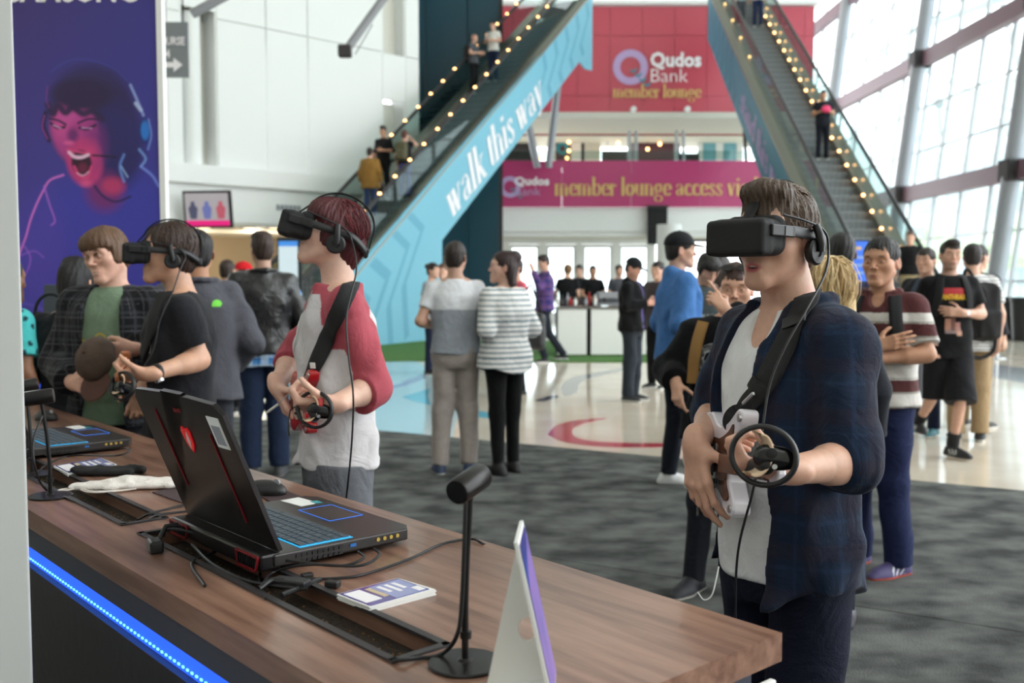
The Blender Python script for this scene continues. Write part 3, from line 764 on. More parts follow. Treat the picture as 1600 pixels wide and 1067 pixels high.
def touch_controller(label, M, col2=M_TAN):
    """ring controller; frame M: z along the grip handle (up to face plate), y toward thumb side"""
    t = thing('motion_controller', label, 'controller'); t.matrix_world = M; t.rotation_mode = 'QUATERNION'
    m = MB(); n = 40; R0 = .054; prof = [(-.004, -.010), (.003, -.010), (.006, 0), (.003, .010), (-.004, .010)]
    V = []; F = []
    for i in range(n):
        a = 2*PI*i/n
        for pr, pz in prof: V.append(((R0+pr)*math.cos(a), (R0+pr)*math.sin(a)*.92, pz+.012*math.cos(a)))
    q = len(prof)
    for i in range(n):
        j = (i+1) % n
        for k in range(q): F.append((i*q+k, i*q+(k+1) % q, j*q+(k+1) % q, j*q+k))
    npmesh('tracking_ring', V, F, M_BLACK, t)
    g = Fld(); g.cone((.030, .004, .004), (.004, 0, .012), .020, .022, k=.01, flat=((0, 0, 1), .6)); g.cone((.045, 0, .002), (.02, 0, .004), .010, .016, k=.01); V, F = g.solve(.0025); npmesh('face_plate', V, F, M_BLACKG, t)
    g = Fld(); g.cone((.008, -.012, .006), (-.014, -.030, -.070), .019, .016, k=.01, flat=((1, 0, 0), .85)); V, F = g.solve(.003); npmesh('grip', V, F, M_BLACK, t)
    m = MB(); m.lathe([(.004, 0), (.004, .010), (.009, .012), (.009, .015), (.005, .016)], (.012, .010, .020), 16); m.build('thumbstick', M_BLACK, t, smooth=True)
    m = MB(); m.cyl((.022, -.012, .016), (.022, -.012, .0235), .0045, 12); m.build('button', M_STEEL, t, smooth=True)
    V = []; F = []
    for i in range(21):
        a = rad(200*i/20-100); r = .034; c = Vector((-.018+r*.60*math.cos(a), r*math.sin(a), .010))
        nr = Vector((math.cos(a), math.sin(a), 0)); V += [c+Vector((.010, 0, .013)), c+Vector((-.006, 0, -.013)), c+nr*.004+Vector((-.006, 0, -.013)), c+nr*.004+Vector((.010, 0, .013))]
    for i in range(20):
        for k in range(4): F.append((i*4+k, i*4+(k+1) % 4, i*4+4+(k+1) % 4, i*4+4+k))
    npmesh('mount_strap', V, F, col2, t)
    return t
# ---------------------------------------------------------------- the hall
def struct(o): o['kind'] = 'structure'; return o
def empty_struct(name, loc=(0, 0, 0), rz=0): return struct(thing(name, None, None, loc, rz))
M_TERR = mat('terrazzo', (208, 196, 178), col2=(222, 212, 197), nscale=1.2, rough=.10, spec=.6)
M_CARPET = mat('grey_carpet', (62, 64, 64), col2=(108, 110, 108), nscale=3.6, rough=.95, bump=.8, bscale=110, stretch=(1.0, 1.3, 1), spec=.1)
M_TURF = mat('artificial_turf', (52, 98, 36), col2=(84, 130, 54), nscale=40, rough=.9, bump=.8, bscale=300)
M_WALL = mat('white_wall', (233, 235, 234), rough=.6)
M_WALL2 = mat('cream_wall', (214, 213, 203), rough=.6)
M_RED = mat('red_panel', (192, 76, 92), rough=.35)
M_MAG = mat('magenta_panel', (178, 52, 108), rough=.35)
M_TEALW = mat('dark_teal_wall', (14, 66, 82), rough=.35)
M_CYAN = mat('light_blue_panel', (118, 182, 204), rough=.5)
M_CYAN2 = mat('mid_blue_print', (96, 162, 188), rough=.5)
M_TEAL = mat('teal_panel', (48, 124, 146), rough=.5)
M_TEAL2 = mat('dark_teal_print', (34, 102, 124), rough=.5)
M_DECK = mat('escalator_aluminium', (150, 142, 132), rough=.35, metal=.7)
M_STEP = mat('escalator_step_metal', (206, 208, 210), rough=.45, metal=.5)
M_RISER = mat('step_riser', (112, 114, 118), rough=.6)
M_RAIL = mat('handrail_rubber', (34, 32, 34), rough=.4)
M_GREY = mat('grey_steel_paint', (150, 152, 158), rough=.4, metal=.2)
M_BEAM = mat('plum_beam', (112, 84, 96), rough=.5)  # purple reflection on the beams, put into their base colour
M_MULL = mat('mullion_grey', (188, 192, 196), rough=.4)
M_GLASS = glassmat('facade_glass', (242, 249, 250), .25)
M_BGLASS = glassmat('balustrade_glass', (222, 232, 230), .45)
M_BROWN = mat('brown_wall', (158, 142, 118), rough=.7)
M_DARK = mat('dark_interior', (52, 48, 50), rough=.7)
M_LAMP = mat('warm_bulb', (255, 200, 140), emit=(255, 186, 116), estr=4.5)
M_DOWN = mat('warm_downlight', (255, 230, 190), emit=(255, 226, 180), estr=2.2)
M_LAV = mat('lavender_print', (186, 160, 205), rough=.5)
M_PWHITE = mat('white_print', (240, 236, 240), rough=.5)
M_GOLD = mat('gold_print', (214, 176, 112), rough=.5)
M_CHEV = mat('teal_print', (30, 140, 160), rough=.5)

m = MB(); m.box((-1, 28, -.05), (46, 70, .1)); floor = struct(m.build('floor', M_TERR))
# carpet: broadloom strips parallel to its edge
ce = Vector((-1.11, 9.56, 0)); cd = Vector((.868, -.496, 0)); cn = Vector((.496, .868, 0))
b1 = 7.75
for k in range(4):
    a0 = b1-3.15*k; m = MB(); p0 = cn*a0; tt = ce.dot(cd)
    L0, L1 = (tt-12, tt+ (10.0 if k == 0 else 12.5))
    m.prism([(*(cn*(a0-.004)+cd*L0)[:2],), (*(cn*(a0-3.146)+cd*L0)[:2],), (*(cn*(a0-3.146)+cd*L1)[:2],), (*(cn*(a0-.004)+cd*L1)[:2],)], 0, .009)
    o = m.build('carpet_strip', M_CARPET); o.parent = floor
def inlay(name, pts, m_, z=.0015):
    q = [G(x, y, z) for x, y in pts]; q = [Vector((p.x, p.y)) for p in q]
    mb = MB(); mb.prism([(p.x, p.y) for p in q], 0, z); o = mb.build(name, m_); o.parent = floor; return o
def spl(pts, n=5):
    c = crom([(x, y, 0) for x, y in pts+[pts[0]]], n); return [(p.x, p.y) for p in c[:-1]]
M_I1 = mat('pale_blue_terrazzo', (186, 208, 214), rough=.1, spec=.6); M_I2 = mat('crimson_terrazzo', (176, 66, 80), rough=.1, spec=.6)
M_I3 = mat('grey_terrazzo', (150, 152, 156), rough=.1); M_I4 = mat('cyan_terrazzo', (110, 182, 206), rough=.1); M_I5 = mat('purple_terrazzo', (150, 136, 170), rough=.1)
M_I6 = mat('dark_terrazzo', (66, 64, 82), rough=.1)
inlay('floor_inlay', [(380, 566), (650, 563), (690, 600), (720, 640), (700, 700), (380, 700)], M_I1)
inlay('floor_inlay', [(588, 606), (625, 599), (664, 583), (664, 592), (630, 604), (590, 611)], M_I5, .0025)
inlay('floor_inlay', [(628, 620), (672, 607), (668, 619), (674, 633), (645, 626)], M_I4, .0025)
inlay('floor_inlay', spl([(876, 606), (888, 592), (925, 583), (985, 572), (985, 576), (932, 588), (906, 598), (902, 612), (882, 618)]), M_I3, .002)
inlay('floor_inlay', [(834, 626), (862, 617), (876, 619), (850, 627)], M_I6, .002)
inlay('floor_inlay', spl([(856, 679), (870, 664), (905, 656), (950, 653), (915, 661), (894, 671), (905, 685), (960, 691), (1040, 692), (1120, 688), (1122, 692), (1040, 698), (950, 698), (885, 691)], 4), M_I2, .002)
inlay('floor_inlay', [(735, 640), (790, 648), (815, 655), (770, 654), (732, 650)], M_I4, .002)
inlay('floor_inlay', [(1150, 600), (1230, 592), (1320, 600), (1300, 606), (1225, 598), (1160, 606)], M_I5, .002)
inlay('floor_inlay', [(1480, 560), (1600, 575), (1640, 600), (1600, 598), (1500, 580)], M_I3, .002)
q = [G(430, 568), G(640, 564), G(905, 566), G(1150, 566), Vector((5.2, 24, 0)), Vector((-6.5, 24, 0))]
m = MB(); m.prism([(p.x, p.y) for p in q], 0, .02); struct(tag(m.build('floor_turf', M_TURF), None, None))

px2_ = lambda px, Y: (px-800)/FPX*Y
# left wall of panels, with niches
WF = Vector((-2.6, 28, 0)); we = Vector((-.712, -.702, 0)); wn = Vector((.702, -.712, 0))
def ws(px): u = (px-800)/FPX; return (-2.6-28*u)/(.712-.702*u)
wl = empty_struct('wall_left', WF, math.atan2(we.y, we.x))   # local x runs toward the camera, local y = -wn
def wbox(name, s0, s1, z0, z1, y0=0, th=.06, m_=M_WALL, par=None):
    b = MB(); b.box(((s0+s1)/2, y0+th/2, (z0+z1)/2), (s1-s0, th, z1-z0)); o = b.build(name, m_); o.parent = par or wl; return o
sN = [0, ws(635), ws(600), ws(485), ws(421), ws(345), ws(290), ws(268), ws(150), ws(-60)]
sgn = 1 if Vector((-we.y, we.x)).dot(Vector((wn.x, wn.y))) > 0 else -1
for i in range(len(sN)-1):
    s0, s1 = sN[i], sN[i+1]
    niche = i in (1, 5)
    for z0, z1 in ((4.15, 7.6), (7.6, 11.1), (11.1, 15)):
        if i == 1:   # tall niches in the far bay
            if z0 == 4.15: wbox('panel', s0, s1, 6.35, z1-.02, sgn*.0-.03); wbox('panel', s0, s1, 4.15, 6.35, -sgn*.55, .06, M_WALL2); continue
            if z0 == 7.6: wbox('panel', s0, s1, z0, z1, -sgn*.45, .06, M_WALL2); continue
        if i == 5:
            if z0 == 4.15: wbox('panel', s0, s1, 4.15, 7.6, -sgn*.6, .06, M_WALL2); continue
            if z0 == 7.6: wbox('panel', s0, s1, 7.75, z1, -.03); continue
        wbox('panel', s0+.012, s1-.012, z0+.01, z1-.01, -.03)
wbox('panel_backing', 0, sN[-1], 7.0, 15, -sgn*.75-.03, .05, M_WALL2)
for s_ in (sN[5], sN[6], sN[1], sN[2]): wbox('reveal', s_-.03, s_+.03, 4.15, 11, -sgn*.3-.3, .6)
b = MB(); b.cyl(((sN[5]*.45+sN[6]*.55), -sgn*.33, 4.1), ((sN[5]*.45+sN[6]*.55), -sgn*.33, 7.7), .24, 24); o = b.build('round_column', M_WALL, wl, smooth=True)
wbox('ledge', -.1, sN[-1], 3.72, 4.15, sgn*.12-.12, .24)
wbox('fascia', -.1, sN[-1], 2.86, 3.72, -.05, .1)
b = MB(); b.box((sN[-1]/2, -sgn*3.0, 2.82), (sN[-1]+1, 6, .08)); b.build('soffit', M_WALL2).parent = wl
wbox('back_panel', -1, sN[-1], 0, 2.8, -sgn*5.5, .1, M_BROWN)
wbox('pier', ws(318), ws(275), 0, 2.8, -sgn*.9, .5)
wbox('pier', ws(560), ws(500), 0, 2.8, -sgn*1.2, .5, M_BROWN)
b = MB()
for i in range(6): b.box((.1+i*.12, 0, 0), (.09, .02, .14))
vg = b.build('vent_grille', M_GREY); vg.parent = wl; vg.location = (ws(470)-.05, sgn*.06, 3.28)
for px, s_ in ((388, 1), (428, 1), (320, 1)):
    for dpt in (1.2,):
        p = W(px, 352, 24.5); t = thing('ceiling_downlight', 'round warm downlight in the soffit %s' % {388: 'just right of the hanging screen', 428: 'above the man in the leather jacket', 320: 'hidden behind the hanging screen'}[px], 'light', (p.x, p.y, 2.78), 0, 'soffit downlights')
        b = MB(); b.lathe([(.16, 0), (.20, -.01), (.20, -.03), (.15, -.03)], n=20); b.build('trim_ring', M_GREY, t, smooth=True)
        b = MB(); b.cyl((0, 0, -.032), (0, 0, -.02), .14, 20); b.build('diffuser', M_DOWN, t)
for px_, y_ in ((300, 26.5), (400, 27), (470, 27.5)):
    l_ = bpy.data.lights.new('soffit_lamp', 'POINT'); l_.energy = 40; l_.color = (1, .86, .66); l_.shadow_soft_size = .2; lo_ = bpy.data.objects.new('soffit_lamp', l_); COL.objects.link(lo_); lo_.location = (px2_(px_, y_), y_, 2.5)
# teal wall and stair behind the escalator
wt = empty_struct('wall_teal')
for i, (x0, x1, y) in enumerate(((-3.1, -2.72, 31.6), (-2.72, -1.42, 31.9), (-1.42, -.42, 32.3))):
    b = MB(); b.box(((x0+x1)/2, y, 7.5), (x1-x0-.01, .1, 15)); b.build('panel', M_TEALW, wt)
b = MB(); b.box((-2.9, 30.2, 7.5), (.12, 3.4, 15)); b.build('return_wall', M_TEALW, wt)
b = MB(); b.box((-1.9, 32.6, 7.5), (3.2, .1, 15)); b.build('backing', M_DARK, wt)

# red wall of panels
wr = empty_struct('wall_red', (0, 38, 0))
xs = [-1.2+1.22*i for i in range(11)]
for i, x in enumerate(xs):
    for z0, z1 in ((6.95, 8.42), (8.42, 10.65), (10.65, 11.75)):
        x1 = min(x+1.22, 11.35)
        b = MB(); b.box(((x+x1)/2, 0, (z0+z1)/2), (x1-x-.014, .08, z1-z0-.014)); b.build('panel', M_RED, wr)
b = MB(); b.box((5.1, .1, 9.35), (12.6, .05, 4.8)); b.build('backing', M_DARK, wr)
b = MB(); b.box((5.1, -.05, 11.85), (12.7, .35, .14)); b.build('cornice', M_WALL, wr)
def fit(name, body, c, w_, h_, m_, bold=0, shear=0, parent=None, ax=(1, 0, 0), up=(0, 0, 1), depth=.01):
    """lettering scaled to w_ x h_, centred at c, reading along ax"""
    cu = bpy.data.curves.new(name, 'FONT'); cu.body = body; cu.size = 1; cu.offset = bold; cu.shear = shear; cu.extrude = .5; cu.resolution_u = 2
    t = bpy.data.objects.new('t', cu); COL.objects.link(t)
    me = bpy.data.meshes.new_from_object(t.evaluated_get(bpy.context.evaluated_depsgraph_get())); bpy.data.objects.remove(t); me.materials.clear()
    co = np.array([v.co for v in me.vertices]); lo, hi = co.min(0), co.max(0); ax = Vector(ax).normalized(); up = Vector(up).normalized(); n = ax.cross(up)
    s1, s2 = w_/(hi[0]-lo[0]), h_/(hi[1]-lo[1]); cx, cy = (lo[0]+hi[0])/2, (lo[1]+hi[1])/2
    for v in me.vertices: v.co = ax*((v.co.x-cx)*s1)+up*((v.co.y-cy)*s2)+n*(v.co.z*depth)
    o = link(name, me, m_, parent); o.location = c; return o
T_ = .26; t_n = .055
def _arc(cx, cy, rx, ry, a0, a1, n=16): return [(cx+rx*math.cos(rad(a0+(a1-a0)*i/n)), cy+ry*math.sin(rad(a0+(a1-a0)*i/n))) for i in range(n+1)]
def _ser(x, y, w_=.21): return ([(x-w_, y), (x+w_, y)], 0)
GL = {'l': (.50, [([(.22, 0), (.22, 1.6)], T_), _ser(.22, 0), ([(.0, 1.6), (.22, 1.6)], 0)]), 'i': (.50, [([(.22, 0), (.22, 1)], T_), _ser(.22, 0), ([(.0, 1), (.22, 1)], 0), ([(.22, 1.28), (.22, 1.48)], T_*.9)]),
 't': (.56, [([(.24, .12), (.24, 1.35)], T_), ([(.0, 1), (.50, 1)], 0), (_arc(.37, .16, .14, .15, 200, 330), .05)]),
 'h': (1.0, [([(.20, 0), (.20, 1.6)], T_), _ser(.20, 0, .19), ([(.0, 1.6), (.2, 1.6)], 0), (_arc(.50, .72, .24, .27, 170, 0), .07), ([(.74, .72), (.74, 0)], T_), _ser(.74, 0, .19)]),
 'n': (1.0, [([(.20, 0), (.20, 1.0)], T_), _ser(.20, 0, .19), ([(.0, 1), (.2, 1)], 0), (_arc(.50, .72, .24, .27, 170, 0), .07), ([(.74, .72), (.74, 0)], T_), _ser(.74, 0, .19)]),
 'm': (1.5, [([(.20, 0), (.20, 1.0)], T_), _ser(.20, 0, .18), ([(.0, 1), (.2, 1)], 0), (_arc(.46, .72, .22, .27, 170, 0), .07), ([(.70, .72), (.70, 0)], T_), _ser(.70, 0, .18), (_arc(.97, .72, .24, .27, 170, 0), .07), ([(1.22, .72), (1.22, 0)], T_), _ser(1.22, 0, .18)]),
 'u': (1.0, [([(.20, 1), (.20, .25)], T_), ([(.0, 1), (.2, 1)], 0), (_arc(.46, .28, .25, .27, 190, 330), .07), ([(.74, 1), (.74, 0)], T_), ([(.56, 1), (.74, 1)], 0), ([(.74, .0), (.94, .0)], 0)]),
 'r': (.72, [([(.20, 0), (.20, 1.0)], T_), _ser(.20, 0, .19), ([(.0, 1), (.2, 1)], 0), (_arc(.46, .72, .20, .26, 170, 60), .07), ([(.56, .78), (.56, .92)], .18)]),
 'o': (.92, [(_arc(.45, .5, .32, .5, 0, 360, 32), .25)]), 'c': (.80, [(_arc(.45, .5, .32, .5, 60, 320, 28), .23), ([(.62, .76), (.62, .88)], .15)]),
 'e': (.84, [(_arc(.45, .5, .32, .5, 5, 325, 30), .23), ([(.2, .52), (.74, .52)], 0)]), 's': (.74, [([(.60, .76), (.55, .94), (.36, 1.0), (.2, .88), (.22, .68), (.42, .52), (.60, .36), (.58, .12), (.38, .0), (.18, .06), (.12, .26)], .13), ([(.24, .80), (.56, .28)], .14)]),
 'a': (.92, [(_arc(.40, .72, .25, .28, 160, 0), .07), ([(.17, .74), (.17, .84)], .15), ([(.64, .72), (.64, .08)], T_), ([(.64, .03), (.88, .05)], 0), (_arc(.42, .26, .25, .26, 70, 300, 16), .16)]),
 'b': (.98, [([(.18, 0), (.18, 1.6)], T_), ([(.0, 1.6), (.18, 1.6)], 0), (_arc(.50, .5, .30, .5, 140, -140, 26), .22)]), 'd': (1.0, [([(.72, 0), (.72, 1.6)], T_), ([(.54, 1.6), (.72, 1.6)], 0), ([(.72, 0), (.94, 0)], 0), (_arc(.42, .5, .30, .5, 40, 320, 26), .22)]),
 'g': (.92, [(_arc(.42, .64, .27, .36, 0, 360, 26), .20), (_arc(.44, -.26, .36, .26, 0, 360, 26), .13), ([(.24, .34), (.16, .16), (.30, .06), (.66, -.02)], .08), ([(.66, .94), (.84, .98)], .08)]),
 'k': (.98, [([(.20, 0), (.20, 1.6)], T_), _ser(.20, 0, .19), ([(.0, 1.6), (.2, 1.6)], 0), ([(.28, .42), (.74, 1.0)], .05), ([(.42, .62), (.78, 0)], .24), _ser(.80, 0, .18), _ser(.72, 1, .17)]),
 'v': (.92, [([(.20, 1), (.48, 0)], T_), ([(.48, 0), (.74, 1)], .05), _ser(.2, 1, .2), _ser(.76, 1, .15)]), 'y': (.92, [([(.20, 1), (.48, .02)], T_), ([(.76, 1), (.40, -.36)], .05), _ser(.2, 1, .2), _ser(.76, 1, .15), ([(.22, -.36), (.22, -.26)], .17), ([(.2, -.42), (.38, -.42)], 0)]),
 'w': (1.34, [([(.20, 1), (.44, 0)], T_*.95), ([(.44, 0), (.64, .9)], .05), ([(.60, 1), (.86, 0)], T_*.95), ([(.86, 0), (1.12, 1)], .05), _ser(.2, 1, .2), _ser(.60, 1, .14), _ser(1.14, 1, .15)]), ' ': (.42, [])}
def serif(name, body, c, w_, h_, m_, parent=None, ax=(1, 0, 0), up=(0, 0, 1), depth=.006):
    """bold high contrast serif lettering; h_ is the height of the tall letters"""
    V = []; F = []; x0 = 0; dz_ = []
    for ch_ in body:
        adv, st_ = GL[ch_]
        for pts, nib in st_:
            P_ = pts if len(pts) < 5 or len(pts) > 12 else [(q.x, q.y) for q in crom([(a, b_, 0) for a, b_ in pts], 4)]
            b0 = len(V)
            for i, (x, y) in enumerate(P_):
                a, b_ = P_[max(i-1, 0)], P_[min(i+1, len(P_)-1)]; tx, ty = b_[0]-a[0], b_[1]-a[1]; L = math.hypot(tx, ty)+1e-9; nx_, ny_ = -ty/L*t_n/2, tx/L*t_n/2
                if nx_ < 0: nx_, ny_ = -nx_, -ny_
                sx = nib/2; V += [(x0+x+sx+nx_, y+ny_), (x0+x-sx-nx_, y-ny_)]
            for i in range(len(P_)-1):
                for tr3 in ((b0+2*i, b0+2*i+1, b0+2*i+3), (b0+2*i, b0+2*i+3, b0+2*i+2)):
                    (ax_, ay_), (bx_, by_), (cx_, cy_) = [V[q] for q in tr3]; ar = (bx_-ax_)*(cy_-ay_)-(by_-ay_)*(cx_-ax_)
                    if abs(ar) > 1e-9: F.append(tr3 if ar > 0 else tr3[::-1])
            dz_ += [len(dz_) and 0 or 0]*0+[(b0, len(V))]
        x0 += adv
    co = np.array(V); lo, hi = co.min(0), co.max(0); sy = h_/1.6; s1 = w_/(hi[0]-lo[0]); cx = (lo[0]+hi[0])/2; ax = Vector(ax).normalized(); up = Vector(up); n = ax.cross(up).normalized()
    lay = np.zeros(len(V))
    for k_, (a, b_) in enumerate(dz_): lay[a:b_] = (k_ % 8)*.0012
    VV = [ax*((x-cx)*s1)+up*((y-.8)*sy)+n*(depth+lay[k_]) for k_, (x, y) in enumerate(V)]
    me = bpy.data.meshes.new(name); me.from_pydata([tuple(v) for v in VV], [], F); me.update(); o = link(name, me, m_, parent); o.location = c; return o
def flat(name, vs, fs, c, m_, parent=None, ax=(1, 0, 0), up=(0, 0, 1), th=.008):
    ax = Vector(ax).normalized(); up = Vector(up).normalized(); n = ax.cross(up); k = len(vs)
    V = [ax*v[0]+up*v[1]+n*th for v in vs]
    me = bpy.data.meshes.new(name); me.from_pydata(V, [], fs); me.update(); o = link(name, me, m_, parent); o.location = c; return o
def bank_logo(c, r, parent, yy):
    sg = thing('bank_sign', parent['lbl'], 'sign', c); 
    vs, fs = ring2d(0, 0, r*.58, r, 40); flat('logo_ring', vs, fs, (0, 0, 0), M_LAV, sg)
    for i in range(4):
        q = (.18+i*.26)*r; a = .30*r
        vs = [(q-a*.6, -q+a*.2), (q, -q-a*.1), (q+a*.5, -q+a*.5), (q+a*.75, -q+a*.25), (q+a*.1, -q-a*.55), (q-a*.7, -q-a*.1)]
        flat('logo_chevron', vs, [(0, 1, 4, 5), (1, 2, 3, 4)], (0, 0, 0), M_CHEV, sg, th=.014)
    return sg
Lr = {'lbl': 'large lavender ring logo with white bank name and gold words on the red wall'}
px2 = lambda px, Y: (px-800)/FPX*Y
c = W(985, 105, 37.93); sg = bank_logo(c, .66, Lr, 38)
fit('lettering', 'Qudos', W(1056, 95, 37.9)-c, 1.92, .66, M_PWHITE, bold=.035, parent=sg)
fit('lettering', 'Bank', W(1046, 118, 37.9)-c, 1.38, .48, M_PWHITE, bold=-.012, parent=sg)
serif('lettering', 'member lounge', W(1027, 142, 37.9)-c, 3.35, .50, M_GOLD, parent=sg)
for px, a in ((989, 'left'), (1073, 'right')):
    t = thing('wall_spotlight', 'small white spotlight on the red wall, %s of the pair' % a, 'light', W(px, 172, 37.8))
    b = MB(); b.tube([(0, 0, 0), (0, -.25, 0)], .11, 16); b.build('lamp_body', M_WALL, t, smooth=True); b = MB(); b.box((0, .08, 0), (.1, .12, .1)); b.build('bracket', M_GREY, t)

# mezzanine: magenta parapet, white fascia, soffit
mz = empty_struct('wall_mezzanine', (0, 34, 0))
for i in range(6):
    x0 = -3.0+i*2.35; b = MB(); b.box((x0+1.17, 0, 4.74), (2.34, .1, 1.56)); b.build('panel', M_MAG, mz)
b = MB(); b.box((3.9, .2, 3.55), (14.2, .25, .82)); b.build('fascia', M_WALL, mz)
b = MB(); b.box((3.9, 2.0, 3.05), (14.2, 3.6, .16)); b.build('soffit', M_WALL, mz)
b = MB(); b.box((3.9, .6, 3.06), (14.2, .2, .32)); b.build('trim', M_WALL2, mz)
b = MB(); b.box((3.9, 2.4, 5.0), (14.2, 4.6, .25)); b.build('deck', M_WALL2, mz)
b = MB(); b.box((4.0, 4.0, 7.1), (14, 7.5, .2)); b.build('lounge_ceiling', M_WALL2, mz)
c = W(797, 292, 33.93); sg = bank_logo(c, .36, {'lbl': 'small lavender ring logo and bank name on the magenta parapet'}, 34)
fit('lettering', 'Qudos', W(831, 284, 33.92)-c, 1.18, .34, M_PWHITE, bold=.035, parent=sg)
fit('lettering', 'Bank', W(825, 299, 33.92)-c, .86, .28, M_LAV, bold=-.01, parent=sg)
t = thing('parapet_lettering', 'gold words member lounge access via lounge on the magenta parapet', 'sign', W(1062, 291, 33.93))
serif('lettering', 'member lounge access via lounge', (0, 0, 0), 8.5, .62, M_GOLD, parent=t)
# lounge above the parapet
wu = empty_struct('wall_upper', (0, 40.5, 0))
def ub(name, a, b_, y0, y1, m_, Y=40.5, th=.1, par=None):
    p0 = W(a, y0, Y); p1 = W(b_, y1, Y); b = MB(); b.box(((p0.x+p1.x)/2, Y-40.5, (p0.z+p1.z)/2), (abs(p1.x-p0.x), th, abs(p1.z-p0.z))); return b.build(name, m_, par or wu)
M_MAR = mat('maroon_panel', (84, 46, 60), rough=.6); M_PANEB = mat('blue_window', (120, 176, 190), rough=.2)
for a, b_, m_ in ((780, 838, M_DARK), (864, 868, M_WALL), (868, 892, M_MAR), (892, 908, M_WALL), (908, 913, M_DARK), (913, 938, M_WALL2), (984, 992, M_GREY), (996, 1052, M_MAR), (1052, 1062, M_GREY), (1090, 1098, M_WALL), (1098, 1118, M_PANEB), (1118, 1130, M_WALL), (1130, 1150, M_PANEB), (1150, 1160, M_WALL)):
    ub('panel', a, b_, 208, 262, m_)
ub('panel', 940, 982, 236, 262, M_DARK); ub('panel', 1060, 1092, 240, 262, M_DARK); ub('lintel', 1060, 1190, 206, 216, M_WALL); ub('lintel', 945, 1060, 207, 213, M_DARK)
vs, fs = ring2d(0, 0, .12, .26, 24); flat('ring_print', vs, fs, W(879, 232, 40.4)-Vector((0, 40.5, 0)), M_CHEV, wu)
for px in (994, 1068, 1057, 983):
    b = MB(); a = W(px, 204, 35.2); c_ = W(px, 256, 35.2); b.tube([a-Vector((0, 40.5, 0)), c_-Vector((0, 40.5, 0))], .06, 12); b.build('post', M_MULL, wu, smooth=True)
b = MB(); a = W(790, 246, 34.0); b.box((3.9, 34.05-40.5, 5.72), (14.2, .03, .3)); b.build('glass_rail', M_BGLASS, wu)
for px, py in ((889, 222), (889, 236), (886, 247), (966, 224), (949, 232), (1031, 225), (1012, 233), (1088, 215), (843, 247)):
    p = W(px, py, 39.9); t = thing('pendant_bulb', 'small round glowing bulb in the lounge above the magenta parapet', 'light', p, 0, 'lounge bulbs')
    b = MB(); b.lathe([(.01, -.07), (.05, -.05), (.07, 0), (.05, .05), (.01, .07)], n=12); b.build('bulb', M_LAMP, t, smooth=True); b = MB(); b.tube([(0, 0, .06), (0, 0, .30)], .012, 6); b.build('cord', M_DARK, t)
def strut(name, label, a, b_, r, m_=M_GREY, grp=None):
    o = MB().tube([a, b_], r, 14).build(name, m_, smooth=True); o.location = (0, 0, 0); return struct(o)
strut('trim_1', '', W(873, 120, 33.2), W(857, 262, 33.2), .12); strut('trim_2', '', W(818, 160, 33.2), W(840, 262, 33.2), .12)
strut('trim_3', '', W(1161, 150, 36.5), W(1166, 258, 36.5), .07, M_DARK)

# ground floor wall of doors behind the counter
wb = empty_struct('wall_back', (0, 36.2, 0)); X0, X1 = -4.2, 5.1; nb = 7; bw = (X1-X0)/nb
b = MB(); b.box(((X0+X1)/2, 0, 2.92), (X1-X0, .16, .26)); b.build('lintel', M_WALL, wb)
for i in range(nb+1): b = MB(); b.box((X0+i*bw, 0, 1.395), (.20, .14, 2.79)); b.build('post', M_WALL, wb)
for i in range(nb):
    dr = empty_struct('door_%d' % (i+1), (X0+(i+.5)*bw, 36.2, 0)); w2 = bw-.2
    b = MB(); b.box((-w2/2+.06, 0, 1.39), (.12, .06, 2.78)); b.box((w2/2-.06, 0, 1.39), (.12, .06, 2.78)); b.box((0, 0, 2.71), (w2-.24, .06, .14)); b.box((0, 0, .15), (w2-.24, .06, .3)); b.build('door_frame', M_WALL, dr)
    b = MB(); b.box((0, 0, 1.48), (w2-.24, .02, 2.36)); b.build('pane', M_GLASS, dr)
    b = MB(); b.tube([(w2/2-.09, -.07, .95), (w2/2-.09, -.07, 1.25)], .015, 8); b.build('door_handle', M_STEEL, dr)
b = MB(); b.box((-5.2, 39.5, 1.5), (6.5, .1, 3)); struct(b.build('wall_corridor', mat('grey_green_wall', (150, 156, 150), rough=.7)))
b = MB(); b.box((-1.6, 38.5, 2.3), (1.0, .1, 1.4)); struct(b.build('trim_4', M_DARK))
b = MB(); b.box((7.5, 36, 3.1), (4.6, .3, .5)); struct(b.build('trim_5', M_DARK))
t = thing('hanging_speaker', 'black rectangular banner hung below the white fascia', 'banner', W(1027, 353, 33.88)); b = MB(); b.box((0, 0, 0), (.66, .18, 1.25), bev=.02); b.build('cloth_panel', M_BLACKM, t); b = MB(); b.box((0, 0, .66), (.76, .1, .06)); b.build('top_rail', M_DARK, t)
t.name = 'hanging_banner'
b = MB(); p = W(1045, 400, 31); b.tube([(p.x, 31, 0), (p.x, 31, 3.2)], .38, 24); struct(b.build('column_round', M_WALL, smooth=True))
for px in (737, 845, 943):
    t = thing('soffit_spot', 'tiny warm recessed lamp in the white soffit over the doors', 'light', W(px, 359, 34.48), 0, 'soffit lamps'); t.location.z = 3.10
    b = MB(); b.cyl((0, -.02, 0), (0, -.02, .03), .05, 12); b.build('lens', M_LAMP, t); b = MB(); b.lathe([(.05, .0), (.07, -.005), (.07, .03), (.05, .03)], (0, -.02, 0), 12); b.build('trim_ring', M_GREY, t)

